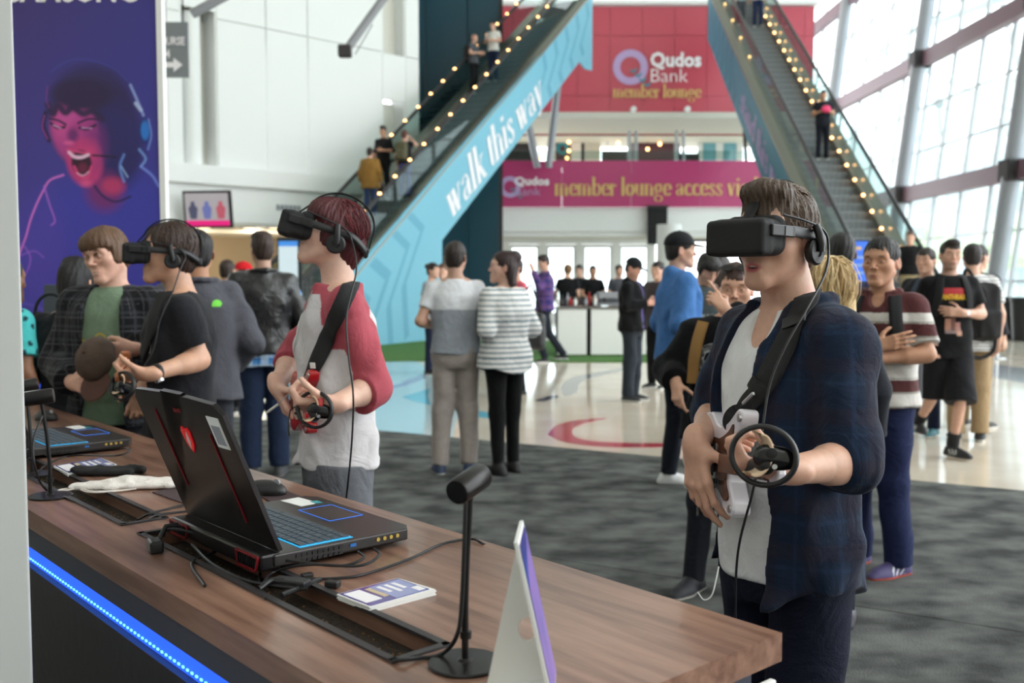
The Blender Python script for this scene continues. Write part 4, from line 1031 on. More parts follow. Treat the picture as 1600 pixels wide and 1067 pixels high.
# ---------------------------------------------------------------- escalators
def escalator(label, A, B, inward, pan_m, pr_m, words, pol, dec, lights, t0, t1, chev=(), tread_w=1.0):
    """A, B: two points of the outer top edge of the side panel; inward: +1 when the steps lie to the left of A->B"""
    A = Vector(A); B = Vector(B); u = Vector((B.x-A.x, B.y-A.y, 0)); L = u.length; u.normalize(); sl = (B.z-A.z)/L; n = Vector((-u.y, u.x, 0))*inward
    t = thing('escalator', label, 'escalator', (A.x, A.y, 0)); O = Vector((A.x, A.y, 0))
    pt = lambda s_, off, h: A+u*s_+n*off+Vector((0, 0, sl*s_+h))-O
    M = Matrix((u, Vector((0, 0, 1)), u.cross(Vector((0, 0, 1))))).transposed(); nz = u.cross(Vector((0, 0, 1)))
    hh = .05 if nz.dot(n) > 0 else -.05
    def pan(name, P2, off, m_, th=.05):
        """outline in (s, height above the ground) of the panel plane"""
        b = MB(); b.prism(P2, 0, 1, Matrix((u, Vector((0, 0, 1)), n*th)).transposed()); o = b.build(name, m_, t); o.location = A-O+n*off-Vector((0, 0, A.z)); return o
    pan('side_panel', pol(A.z, sl), 0, pan_m)
    Wd = 1.8
    pan('inner_side_panel', [(t0, A.z+sl*t0-.9), (t1, A.z+sl*t1-.9), (t1, A.z+sl*t1), (t0, A.z+sl*t0)], Wd-.05, M_DECK)
    for off in (.0, Wd-.28):
        b = MB(); b.raw([pt(s_, o_, h_) for s_ in (t0, t1) for o_, h_ in ((off-.02, .0), (off+.30, .0), (off+.30, .05), (off-.02, .05))], [(0, 1, 2, 3), (4, 7, 6, 5), (0, 4, 5, 1), (1, 5, 6, 2), (2, 6, 7, 3), (3, 7, 4, 0)]); b.build('decking', M_DECK, t)
    for off in (.24, Wd-.24):
        b = MB(); b.raw([pt(s_, o_, h_) for s_ in (t0, t1) for o_, h_ in ((off-.006, .05), (off+.006, .05), (off+.006, .92), (off-.006, .92))], [(0, 1, 2, 3), (4, 7, 6, 5), (0, 4, 5, 1), (1, 5, 6, 2), (2, 6, 7, 3), (3, 7, 4, 0)]); b.build('balustrade_glass', M_BGLASS, t)
        pts = [pt(t0-.25, off, .0+sl*.1), pt(t0-.42, off, .35+sl*.1), pt(t0-.40, off, .78+sl*.1), pt(t0-.15, off, .96), pt(t0+.3, off, .95), pt(t1, off, .95)]
        b = MB(); b.tube(crom(pts, 4), .045, 10); b.build('handrail', M_RAIL, t, smooth=True)
    for off in (.32, Wd-.32):
        b = MB(); b.raw([pt(s_, o_, h_) for s_ in (t0, t1) for o_, h_ in ((off-.01, -.35), (off+.01, -.35), (off+.01, .06), (off-.01, .06))], [(0, 1, 2, 3), (4, 7, 6, 5), (0, 4, 5, 1), (1, 5, 6, 2), (2, 6, 7, 3), (3, 7, 4, 0)]); b.build('skirt', M_DECK, t)
    b = MB(); b.raw([pt(s_, o_, h_) for s_ in (t0, t1) for o_, h_ in ((.1, -.9), (Wd-.1, -.9), (Wd-.1, -.8), (.1, -.8))], [(0, 1, 2, 3), (4, 7, 6, 5), (0, 4, 5, 1), (1, 5, 6, 2), (2, 6, 7, 3), (3, 7, 4, 0)]); b.build('truss_base', M_DARK, t)
    rise = .21; run = rise/sl; k = int((t1-t0)/run); me = None
    for i in range(k):
        s_ = t0+(i+.5)*run
        c_ = A+u*s_+n*(Wd/2)-O; c_.z = A.z+sl*s_-.16-rise/2
        if me is None:
            b = MB(); b.box((0, 0, 0), (run+.02, Wd-.66, rise)); 
            for j in range(9): b.box((-run/2-.012, -(Wd-.7)/2+(j+.5)*(Wd-.7)/9, 0), (.012, .02, rise*.96))
            b.box((-run/2+.01, 0, rise/2+.002), (.025, Wd-.66, .008)); o = b.build('step', M_STEP); me = o.data; me.materials.append(M_RISER)
            for pl in me.polygons: pl.material_index = 1 if abs(pl.normal.x) > .7 and pl.center.z < rise*.42 else 0
        else: o = link('step', me)
        o.parent = t; o.location = c_; o.rotation_euler = (0, 0, math.atan2(u.y, u.x))
    bm_ = None
    for off, h_, s0, s1, ds in lights:
        s_ = s0
        while s_ < s1:
            if bm_ is None:
                b = MB(); b.lathe([(.008, -.035), (.03, -.025), (.042, 0), (.03, .025), (.008, .035)], n=10); o = b.build('light', M_LAMP, smooth=True); bm_ = o.data
            else: o = link('light', bm_)
            o.parent = t; o.location = pt(s_, off, h_); s_ += ds
    nn = -n
    for (sc, wc, w_, h_, body) in words:
        c_ = pt(sc, 0, wc)+nn*.004; ax = (u+Vector((0, 0, sl))).normalized()*(1 if u.cross(Vector((0, 0, 1))).dot(nn) > 0 else 1)
        if ax.cross(Vector((0, 0, 1))).dot(nn) < 0: ax = -ax
        up = Vector((0, 0, 1)); o = serif('lettering', body, c_, w_, h_, pr_m[0], parent=t, ax=ax, up=(up-ax*(.35 if ax.z > 0 else -.35)), depth=.008)
    for ch in chev:
        vs = [((s_), (w_)) for s_, w_ in ch]; k = len(vs)//2
        V = [pt(s_, 0, w_)+nn*.003 for s_, w_ in ch]; me2 = bpy.data.meshes.new('chevron_band')
        me2.from_pydata(V, [], [(2*i, 2*i+1, 2*i+3, 2*i+2) for i in range(k-1)]); me2.update(); link('chevron_band', me2, pr_m[1], t)
    return t, pt
def band(path, th):
    out = []
    for i, p in enumerate(path): out += [(p[0], p[1]), (p[0]+th, p[1])]
    return out
PH = 1.63
def polL(z, sl):
    s_ = lambda q: z+sl*q
    return [(-5.6, 0.02), (-.35, 0.02), (-.35, s_(-.35)-PH), (7.9, s_(7.9)-PH), (8.35, s_(7.9)-PH-.15), (8.9, s_(7.9)-PH-.10), (8.9, s_(8.9)), (-5.6, max(.5, s_(-5.6)))]
chL = []
for i in range(4): chL.append(band([(-3.9+i*.62, -PH-.0+.4*0-1.2), (-3.9+i*.62-.1, -PH+.1), (-3.2+i*.62, -.75), (-3.75+i*.62, -.05)], .20) if i > 1 else band([(-4.3+i*.8, -1.55), (-3.6+i*.8, -.85), (-4.2+i*.8, -.1)], .26))
for i in range(5): chL.append(band([(4.95+i*.78, -1.58), (4.75+i*.78, -1.15), (5.35+i*.78, -.55), (5.2+i*.78, -.04)], .20))
escL, ptL = escalator('escalator with light blue side panel reading walk this way', W(702, 258, 25), W(918, 0, 32.5), 1, M_CYAN, (M_PWHITE, M_CYAN2),
    [(2.5, -PH/2-.02, 6.5, 1.12, 'walk this way')], polL, None,
    [(.24, 1.0, -4.5, 8.6, .62), (1.56, 1.0, -1.5, 8.6, .62)], -5.0, 9.0, chL)
b = MB(); b.box((0, 0, 0), (1, 1, 1))
def polR(z, sl):
    s_ = lambda q: z+sl*q
    return [(-6.2, .02), (-4.4, .02), (-4.4, max(.05, s_(-4.4)-PH)), (10.2, s_(10.2)-PH), (10.2, s_(10.2)), (-6.2, s_(-6.2))]
chR = [band([(5.6+i*.7, -1.6), (5.2+i*.7, -1.1), (5.9+i*.7, -.5), (5.7+i*.7, -.03)], .2) for i in range(6)]
escR, ptR = escalator('escalator with darker teal side panel, rising beside the window wall', W(1216, 237, 25), W(1112, 0, 34.5), -1, M_TEAL, (M_LAV, M_TEAL2),
    [(1.9, -PH/2, 6.2, .84, 'stand this way')], polR, None, [(1.46, .10, -4.5, 9.8, .62), (.34, .10, 5.0, 9.8, 1.3)], -6.2, 10.2, chR)
# stair behind the first escalator
st = thing('staircase', 'dark teal stair seen through the glass behind the light blue escalator', 'stairs', (0, 0, 0))  # teal of the steps is a reflected tint painted as their colour
uL = (W(918, 0, 32.5)-W(702, 258, 25)); uL.z = 0; uL.normalize(); nL = Vector((-uL.y, uL.x, 0)); A_ = W(702, 258, 25)
for i in range(26):
    b = MB(); b.box((0, 0, 0), (.30, 1.3, .06)); b.box((.14, 0, -.1), (.02, 1.3, .17)); o = b.build('step', M_TEALW, st); c_ = A_+uL*(-1.6+i*.29)+nL*2.75
    o.location = (c_.x, c_.y, A_.z-.9+.72*(-1.6+i*.29)); o.rotation_euler = (0, 0, math.atan2(uL.y, uL.x))
for off in (2.05, 3.42):
    b = MB(); q0 = A_+uL*-1.8+nL*off; q1 = A_+uL*6+nL*off; b.bar((q0.x, q0.y, A_.z-1.1-1.3), (q1.x, q1.y, A_.z-1.1+4.3), .06, .3); b.build('stringer', M_TEALW, st)

# ---------------------------------------------------------------- window wall on the right
FX = lambda z: 14+.12*z
FP = lambda y, z: Vector((FX(z), y, z))
wr_ = empty_struct('window_1'); Ycol = [17.5, 23, 28.2, 36.3, 46, 58]
for y in Ycol:
    o = MB().tube([FP(y, 0)-Vector((.45, 0, 0)), FP(y, 15.5)-Vector((.45, 0, 0))], .26, 20).build('column', M_GREY, wr_, smooth=True)
    for z in (4.56, 9.4): o = MB().box(FP(y, z)-Vector((.42, 0, 0)), (.62, .62, .62), bev=.05).build('column_collar', M_DARK, wr_)
for z in (4.56, 9.4, 14.2):
    for a, b_ in zip(Ycol, Ycol[1:]):
        MB().bar(FP(a+.3, z)-Vector((.30, 0, 0)), FP(b_-.3, z)-Vector((.30, 0, 0)), .34, .52).build('beam', M_BEAM, wr_)
ys = []
for a, b_ in zip(Ycol, Ycol[1:]): k = max(2, round((b_-a)/2.3)); ys += [a+(b_-a)*i/k for i in range(k)]
ys.append(Ycol[-1]); zs = [0, 1.45, 2.9, 4.56, 6.1, 7.7, 9.4, 11.0, 12.6, 14.2]
for y in ys: MB().bar(FP(y, 0), FP(y, 15), .09, .16).build('mullion', M_MULL, wr_)
for z in zs[1:]:
    MB().bar(FP(ys[0], z), FP(ys[-1], z), .07, .06).build('transom', M_GREY, wr_)
for y0, y1 in zip(ys, ys[1:]):
    for z0, z1 in zip(zs, zs[1:]):
        a, b_, c_, d_ = FP(y0+.05, z0+.04), FP(y1-.05, z0+.04), FP(y1-.05, z1-.04), FP(y0+.05, z1-.04); n_ = Vector((.012, 0, 0))
        MB().raw([a, b_, c_, d_, a+n_, b_+n_, c_+n_, d_+n_], [(0, 1, 2, 3), (7, 6, 5, 4), (0, 4, 5, 1), (1, 5, 6, 2), (2, 6, 7, 3), (3, 7, 4, 0)]).build('pane', M_GLASS, wr_)
# unseen roof and walls of the hall, added to hold off open sky
b = MB(); b.box((-3, -6.5, 8), (38, .3, 16)); struct(b.build('wall_rear', M_WALL2))
b = MB(); b.box((-20, 10, 8), (.3, 34, 16)); struct(b.build('wall_side', M_WALL2))
b = MB(); b.box((-3, 28, 15.9), (38, 66, .3)); struct(b.build('ceiling', M_WALL))
# outside
M_OUT = mat('pale_paving', (205, 205, 200), rough=.8); b = MB(); b.box((60, 60, -.2), (95, 160, .1)); o = b.build('ground_outside', M_OUT); struct(o)
b = MB(); b.box((-20, 110, -.25), (66, 80, .1)); o = b.build('ground_outside', M_OUT); struct(o)
M_BLD = mat('concrete_facade', (196, 200, 203), rough=.7)  # light grey carries the overexposed outdoor haze in the building's colour
t = thing('office_building', 'pale grey office block with a sloping roof outside the window wall', 'building', (44, 86, 0))
b = MB(); b.prism([(-13, 0), (9, 0), (16, 0), (16, 22.5), (9, 20.8), (-13, 15.6)], -6, 6, Matrix(((1, 0, 0), (0, 0, 1), (0, 1, 0)))); b.build('wall', M_BLD, t)
for i in range(9):
    for k in range(5): b = MB(); b.box((-11+i*2.9, -6.05, 2.0+k*2.9), (2.2, .1, 1.7)); b.build('window', mat('far_window', (168, 178, 184), rough=.2), t)
t2 = thing('entrance_canopy', 'white steel truss canopy with fanning struts outside the window wall', 'canopy', (0, 0, 0))
def tb(a, b_, r=.14): MB().tube([a, b_], r, 8).build('strut', mat('white_steel', (206, 210, 214), rough=.4), t2, smooth=True)
base = Vector((26, 50, 9.5))
for dx, dy, dz in ((-5, -6, 5), (-2, -7, 5.5), (2, -7, 5.2), (5, -4, 5), (6, 3, 4.4), (-7, 3, 4.2)): tb(base, base+Vector((dx, dy, dz)))
tb(Vector((17, 40, 8.5)), Vector((36, 62, 10.4)), .2); tb(Vector((17, 42, 7.4)), Vector((38, 58, 9.2)), .2); tb(Vector((26, 50, 0)), base, .22); tb(Vector((18, 34, 11.5)), Vector((20, 56, 14.5)), .18); tb(Vector((19, 30, 14.0)), Vector((24, 48, 11)), .15)
for i in range(6): tb(Vector((17+i*3.4, 40+i*4, 8.5+i*.35)), Vector((18+i*3.2, 42+i*3.0, 7.5+i*.3)), .08)
M_LEAF = mat('pale_leaves', (176, 196, 152), col2=(206, 218, 184), nscale=3, rough=.9, bump=.6, bscale=6)  # leaf colours lightened to paint in the overexposed haze outside
for i, (x, y, hgt) in enumerate(((38, 70, 6.0), (45, 78, 6.8), (30, 62, 5.0), (53, 84, 7.4), (24, 58, 4.2))):
    t = thing('tree', ['round pale tree behind the window wall, second from the escalator', 'tall pale tree in the middle of the row outside the window wall', 'small pale tree outside the window wall near the escalator foot', 'tallest pale tree outside, nearest the right edge of the view', 'lowest pale bush like tree outside, behind the handrail foot'][i], 'tree', (x, y, 0), 0, 'trees outside the window wall')
    g = Fld(); r_ = np.random.RandomState(i)
    for k in range(16): p = r_.normal(size=3)*np.array((1.1, 1.1, .7))*hgt*.22+np.array((0, 0, hgt*.68)); g.ell(p, np.array((1, 1, .8))*hgt*(.12+.1*r_.rand()), k=.2)
    V, F = g.solve(hgt*.045, lambda x_, y_, z_: (.10*np.sin(4*x_+2*z_)*np.sin(5*y_)*np.sin(5*z_)).astype(f4)); npmesh('crown', V, F, M_LEAF, t)
    b = MB(); b.tube([(0, 0, 0), (.1, 0, hgt*.3), (0, 0, hgt*.6)], [.2, .15, .08], 8); b.build('trunk', M_BROWN, t, smooth=True)

# ---------------------------------------------------------------- hall furniture
def counter(label, x0, x1, Y, H_=.97):
    t = thing('serving_counter', label, 'counter', ((x0+x1)/2, Y, .02), 0, 'white serving counters'); w_ = x1-x0
    b = MB(); b.box((0, .3, .46), (w_-.02, .58, .88)); b.build('body', M_DARK, t)
    b = MB(); b.box((0, -.005, .46), (w_-.06, .03, .88), bev=.005); b.build('front_panel', M_WHITE, t)
    b = MB(); b.box((0, .3, H_-.05), (w_, .68, .045), bev=.008); b.build('worktop', mat('grey_worktop', (120, 116, 112), rough=.3), t)
    for q in (-1, 1): b = MB(); b.cyl((q*(w_/2-.1), .04, 0), (q*(w_/2-.1), .04, .05), .03, 10); b.build('foot', M_DARK, t)
    return t
Yc = 19.2
for i, (a, b_, lb) in enumerate(((869, 919, 'white fronted serving counter beside the man in the plaid shirt'), (921, 976, 'white fronted serving counter in front of the bar staff, middle of three'), (978, 1040, 'white fronted serving counter mostly hidden behind the man in the black cap'))):
    counter(lb, px2(a, Yc), px2(b_, Yc), Yc)
r_ = random.Random(4)
for i in range(22):
    px = 872+i*7.0+r_.uniform(-2, 2)
    if 933 < px < 984: continue
    p = Vector((px2(px, Yc+.2), Yc+.25+r_.uniform(-.15, .2), .985)); hh_ = r_.uniform(.12, .28)
    t = thing('bottle', 'small bottle or cup standing on the white serving counters', 'bottle', p, 0, 'bottles and cups on the serving counters')
    b = MB(); b.lathe([(.03, 0), (.035, .02), (.035, hh_*.6), (.014, hh_*.78), (.014, hh_)], n=10); b.build('glass_body', [M_WHITE, M_DARK, M_GREY, mat('red_plastic', (180, 40, 40))][i % 4], t, smooth=True)
    b = MB(); b.cyl((0, 0, hh_), (0, 0, hh_+.02), .016, 8); b.build('cap', M_BLACK, t)
t = thing('coffee_machine', 'dark steel coffee machine on the counter beside the bar staff', 'coffee machine', (px2(958, Yc), Yc+.3, .985))
b = MB(); b.box((0, 0, .20), (.55, .4, .12), bev=.01); b.box((0, .12, .1), (.5, .15, .2)); b.box((0, -.05, .02), (.55, .35, .04)); b.build('housing', M_GREY, t)
for q in (-.15, .15): b = MB(); b.cyl((q, -.12, .08), (q, -.12, .15), .03, 10); b.bar((q, -.14, .1), (q, -.26, .09), .02, .02); b.build('group_head', M_BLACK, t)
# bins and post
for i, px in enumerate((1572, 1592)):
    Yb = 17.5-i*.4; p = G(px+6, 530+i*3); t = thing('waste_bin', ['tall black waste bin nearer the barrier post', 'tall black waste bin at the edge of the view'][i], 'bin', (px2(px+8, p.y), p.y, 0), 0, 'black waste bins')
    b = MB(); b.lathe([(.22, 0), (.24, .02), (.31, .95), (.33, .97), (.33, 1.05), (.29, 1.05), (.27, .9)], n=20); b.build('bin_body', M_BLACK, t, smooth=True)
    b = MB(); b.box((0, -.295, .72), (.09, .01, .30)); b.build('label_strip', mat('yellow_label', (206, 200, 96)), t)
def post(px, py, top, label):
    p = G(px, py); t = thing('barrier_post', label, 'barrier post', p); z1 = 1.48+(437-top)/FPX*p.y
    b = MB(); b.lathe([(.17, 0), (.17, .012), (.05, .03)], n=24); b.build('base', M_STEEL, t, smooth=True); b = MB(); b.cyl((0, 0, .02), (0, 0, z1), .032, 16); b.build('pole', M_STEEL, t, smooth=True); b = MB(); b.lathe([(.04, z1-.07), (.04, z1), (.03, z1+.02)], n=16); b.build('belt_head', M_BLACK, t, smooth=True); return p, z1
post(1557, 560, 470, 'shiny steel barrier post beside the black bins'); post(1541, 556, 455, 'shiny steel barrier post just behind the hanging backpack')
# hanging screen, way sign, pipes
t = thing('hanging_screen', 'flat screen with a team photo hung under the white ledge', 'screen', W(325, 327, 22.6)); t.scale = (1.5, 1.5, 1.5); t.rotation_euler = (rad(8), 0, rad(-8))
b = MB(); b.box((0, 0, 0), (.76, .06, .56), bev=.01); b.build('housing', M_BLACK, t)
b = MB(); b.box((0, -.032, .0), (.69, .006, .49)); b.build('display', mat('screen_grey', (150, 145, 150), rough=.3, emit=(165, 158, 165), estr=.28), t)
b = MB(); b.box((0, -.037, -.205), (.69, .004, .08)); b.build('caption_band', mat('screen_pink', (200, 20, 110), emit=(214, 24, 118), estr=.35), t)
for i in range(3):
    x = -.22+i*.22; b = MB(); b.prism([(x-.05, -.14), (x+.05, -.14), (x+.075, .02), (x+.03, .07), (x+.03, .12), (x-.03, .12), (x-.03, .07), (x-.075, .02)], -.040, -.036, Matrix(((1, 0, 0), (0, 0, 1), (0, 1, 0)))); b.build('player_figure', mat('screen_fig%s' % 'abc'[i], [(60, 62, 84), (84, 90, 140), (150, 70, 84)][i], emit=[(60, 62, 84), (84, 90, 140), (150, 70, 84)][i], estr=.5), t)
b = MB(); b.tube([(0, .03, .10), (-.05, .62, .12)], .03, 8); b.build('bracket', M_GREY, t)
t = thing('way_sign', 'grey direction sign with white lettering and arrow beside the tall banner', 'sign', W(262, 78, 16))
b = MB(); b.box((0, 0, 0), (.66, .05, .86)); b.build('board', mat('sign_grey', (122, 128, 132), rough=.5), t)
MB().tube([(.25, 0, .42), (.25, 0, 12.2)], .012, 6).build('hanger_rod', M_DARK, t)
fit('lettering', 'CONCOURSE', W(249, 64, 15.96)-W(262, 78, 16), .80, .13, M_PWHITE, bold=.02, parent=t); 
fit('lettering', '4', W(262, 84, 15.96)-W(262, 78, 16), .07, .13, M_PWHITE, bold=.02, parent=t)
b = MB(); q = W(271, 101, 15.96)-W(262, 78, 16); b.prism([(q.x-.15, q.z-.04), (q.x+.0, q.z-.04), (q.x, q.z-.11), (q.x+.14, q.z), (q.x, q.z+.11), (q.x, q.z+.04), (q.x-.15, q.z+.04)], -.035, -.027, Matrix(((1, 0, 0), (0, 0, 1), (0, 1, 0)))); b.build('arrow', M_PWHITE, t)
o = MB().tube([W(540, 80, 20), W(612, -20, 20)], .085, 12).build('trim_6', M_GREY, smooth=True); struct(o)
o = MB().box(W(539, 80, 20), (.26, .2, .24), bev=.03).build('trim_7', M_DARK); struct(o)
o = MB().tube([W(300, 22, 17), W(362, -12, 17)], .08, 12).build('trim_8', M_GREY, smooth=True); struct(o)
o = MB().tube([W(555, 85, 20), W(582, 38, 20)], .012, 6).build('trim_9', M_GREY); struct(o)
t = thing('info_screen', 'tall lit information screen behind the man in the leather jacket', 'screen', W(453, 412, 19)); b = MB(); b.box((0, 0, 0), (.46, .08, 1.0), bev=.01); b.build('housing', M_BLACK, t)
b = MB(); b.box((-.02, -.045, -.06), (.36, .01, .78)); b.build('display', mat('pale_display', (190, 204, 212), emit=(190, 206, 214), estr=.28), t); b = MB(); b.box((-.02, -.045, .38), (.36, .01, .10)); b.build('header', mat('blue_display', (60, 120, 190), emit=(60, 130, 210), estr=.35), t); b = MB(); b.box((0, .1, -1.12), (.08, .08, 1.32)); b.build('stand', M_DARK, t)
t = thing('info_poster', 'blue lit poster board behind the man in the striped polo', 'poster', W(1334, 412, 13)); b = MB(); b.box((0, 0, 0), (.36, .06, .62)); b.build('frame', M_BLACK, t)
b = MB(); b.box((0, -.035, 0), (.33, .01, .58)); b.build('print', mat('poster_blue', (44, 92, 190), emit=(44, 92, 190), estr=.45), t); b = MB(); b.box((.02, -.042, .20), (.12, .004, .04)); b.build('caption', M_GOLD, t)
for k in range(3): b = MB(); b.box((.0, -.042, .08-k*.1), (.24, .004, .035)); b.build('caption', mat('poster_pale', (130, 160, 215)), t)
b = MB(); b.box((0, .06, -.99), (.06, .06, 1.38)); b.build('stand', M_DARK, t)
# ---------------------------------------------------------------- demo booth: banner, rear desk, near column
bo = thing('tall_banner', 'tall purple banner with a shouting gamer in headphones', 'banner', (0, 6, 0))
bx0, bx1 = px2(20, 6), px2(256, 6)
nx, ny = 190, 420; gx = np.linspace(14, 262, nx); gy = np.linspace(-30, 556, ny); PX, PY = np.meshgrid(gx, gy); PX = PX.ravel().astype(float); PY = PY.ravel().astype(float)
def col3(c): return np.array(lin(c))[None, :]
t_ = np.clip(PY/555, 0, 1)[:, None]; u_ = np.clip((PX-20)/240, 0, 1)[:, None]
C = col3((62, 48, 112))*(1-t_)+col3((78, 70, 172))*t_; C = C*(1-.45*u_)+col3((44, 52, 150))*(.45*u_)
def blob(cx, cy, rx, ry, c, a=1, soft=.25, rot=0, clip=None):
    global C
    dx, dy = PX-cx, PY-cy; cr, sr = math.cos(rad(rot)), math.sin(rad(rot)); ex = (dx*cr+dy*sr)/rx; ey = (-dx*sr+dy*cr)/ry
    m = np.clip((1-np.sqrt(ex**2+ey**2))/soft, 0, 1)*a
    if clip is not None: m = m*clip
    C = C*(1-m[:, None])+col3(c)*m[:, None]
def stroke(pts, w_, c, a=1, soft=.6):
    global C
    p = crom([(x, y, 0) for x, y in pts], 6); d = np.full(len(PX), 1e9)
    for q, r in zip(p, p[1:]):
        vx, vy = r.x-q.x, r.y-q.y; h = np.clip(((PX-q.x)*vx+(PY-q.y)*vy)/(vx*vx+vy*vy+1e-9), 0, 1); d = np.minimum(d, np.hypot(PX-q.x-h*vx, PY-q.y-h*vy))
    m = np.clip((w_-d)/(w_*soft), 0, 1)*a; C = C*(1-m[:, None])+col3(c)*m[:, None]
blob(150, 420, 150, 170, (64, 62, 168), 1, .35); blob(225, 330, 70, 80, (58, 60, 165), .8, .5); blob(70, 400, 55, 120, (84, 66, 170), .7, .6)
blob(158, 190, 80, 90, (44, 32, 84), 1, .25); blob(190, 230, 58, 80, (42, 36, 100), 1, .35); blob(150, 135, 66, 36, (50, 40, 92), .8, .6)
blob(172, 300, 40, 40, (120, 40, 110), .9, .5); blob(185, 292, 26, 18, (205, 60, 110), .8, .6)
blob(126, 208, 42, 56, (178, 62, 138), 1, .22, -8); blob(141, 255, 33, 42, (196, 58, 124), 1, .25, -10); blob(160, 228, 26, 50, (120, 42, 120), .75, .7)
blob(104, 200, 22, 30, (214, 84, 156), .75, .8); blob(150, 240, 22, 26, (226, 70, 130), .65, .8); blob(118, 186, 26, 14, (200, 80, 158), .7, .7)
blob(140, 152, 62, 30, (44, 28, 72), 1, .35); stroke([(84, 168), (92, 182), (100, 170), (112, 180), (124, 172), (140, 182), (156, 178), (172, 190)], 7, (44, 28, 72), .95)
blob(123, 214, 13, 15, (90, 34, 104), .8, .6); blob(116, 226, 12, 5, (226, 96, 160), .8, .6)
stroke([(88, 196), (98, 203), (110, 202)], 3, (40, 18, 60)); stroke([(134, 203), (146, 205), (160, 199)], 3, (40, 18, 60)); stroke([(86, 189), (100, 192), (112, 198)], 2.6, (60, 24, 76)); stroke([(132, 196), (148, 190), (164, 190)], 2.6, (60, 24, 76))
stroke([(92, 199), (104, 204)], 1.4, (226, 170, 220), .8); stroke([(138, 203), (154, 204)], 1.4, (220, 160, 215), .8)
blob(136, 256, 18, 21, (52, 14, 46), 1, .2, -14); blob(138, 264, 11, 11, (120, 30, 70), .8, .6); stroke([(116, 240), (124, 247), (136, 248), (147, 244)], 3.6, (240, 196, 222)); stroke([(112, 236), (124, 238), (138, 241), (150, 240)], 2.4, (214, 70, 130)); stroke([(124, 262), (132, 276), (144, 279), (152, 262)], 2.6, (220, 70, 128)); stroke([(128, 272), (138, 276), (147, 270)], 1.6, (232, 190, 214), .7)
blob(142, 288, 14, 8, (236, 92, 150), .7, .8); stroke([(156, 292), (170, 308), (190, 316), (214, 308)], 2.5, (40, 30, 90))
stroke([(154, 245), (170, 246), (192, 248)], 2.2, (30, 20, 52)); stroke([(80, 180), (76, 200), (84, 222)], 5, (40, 24, 70)); stroke([(78, 184), (74, 202), (82, 220)], 1.2, (190, 70, 170), .7)
blob(239, 208, 10, 22, (28, 40, 110)); blob(240, 207, 8.5, 18, (42, 118, 204), 1, .35); stroke([(218, 138), (228, 160), (238, 184)], 3, (150, 170, 230), .8); stroke([(226, 166), (234, 176)], 4, (190, 205, 240), .8); stroke([(246, 190), (250, 214), (244, 236)], 2.2, (120, 150, 230), .7)
stroke([(205, 244), (198, 262), (204, 285)], 3, (110, 150, 230), .7); stroke([(230, 236), (240, 250), (232, 262)], 3, (130, 170, 240), .6); stroke([(200, 262), (210, 278)], 2, (170, 200, 250), .6); stroke([(232, 262), (250, 276), (260, 292)], 3, (120, 140, 230), .8)
stroke([(90, 118), (118, 102), (150, 100), (190, 112), (214, 132)], 1.5, (64, 70, 160), .8); stroke([(84, 140), (82, 160), (86, 172)], 1.5, (150, 60, 150), .6)
stroke([(106, 275), (84, 283), (72, 300), (60, 322), (50, 345), (42, 370), (30, 400), (24, 440)], 2.2, (226, 120, 214), .9); stroke([(74, 292), (82, 320), (90, 345), (84, 352)], 2, (190, 110, 220), .7); stroke([(36, 380), (48, 400), (44, 420), (30, 440)], 2, (170, 100, 220), .6)
stroke([(30, 400), (55, 392), (70, 402)], 2, (150, 96, 215), .6); stroke([(24, 470), (60, 480), (96, 500)], 3, (110, 86, 200), .5); blob(44, 505, 26, 34, (70, 52, 150), .6, .6)
V = np.stack([(PX-800)/FPX*6, np.full(len(PX), -.022), 1.48+(437-PY)/FPX*6], 1)
V[:, 0] = px2(20, 6)+(PX-14)/(262-14)*(bx1-px2(20, 6))
ii = (np.arange(ny-1)[:, None]*nx+np.arange(nx-1)[None, :]).ravel(); F = np.stack([ii, ii+1, ii+nx+1, ii+nx], 1)
mp_ = mat('banner_print', attr=True, rough=.55, nscale=0)
npmesh('printed_sheet', V, F[:, ::-1], mp_, bo, smooth=False, col=C)
ztop = V[:, 2].max(); zbot = V[:, 2].min()
b = MB(); b.box(((bx0+bx1)/2, 0, (ztop+zbot)/2), (bx1-bx0, .036, ztop-zbot)); b.build('backing_board', M_DARK, bo)
b = MB(); b.box((bx1+.018, 0, (ztop+zbot)/2), (.034, .06, ztop-zbot)); b.build('side_frame', M_WHITE, bo); b = MB(); b.tube([(bx0-.012, -.01, zbot), (bx0-.012, -.01, ztop)], .013, 12); b.build('side_pole', M_STEEL, bo, smooth=True)
b = MB(); b.box((bx0-.07, .02, (ztop+zbot)/2), (.07, .04, ztop-zbot)); b.build('side_frame', M_BLACK, bo)
for sd_ in (0, 1): b = MB(); b.bar((bx0+.1+sd_*(bx1-bx0-.2), .05, 0), (bx0+.1+sd_*(bx1-bx0-.2), .05, zbot+.1), .05, .05); b.build('leg', M_BLACK, bo)
fit('lettering', 'SAMSUNG', (px2(129, 6), -.024, 1.48+(437+6)/FPX*6), 198/FPX*6, 40/FPX*6, M_PWHITE, bold=.03, parent=bo, depth=.002)
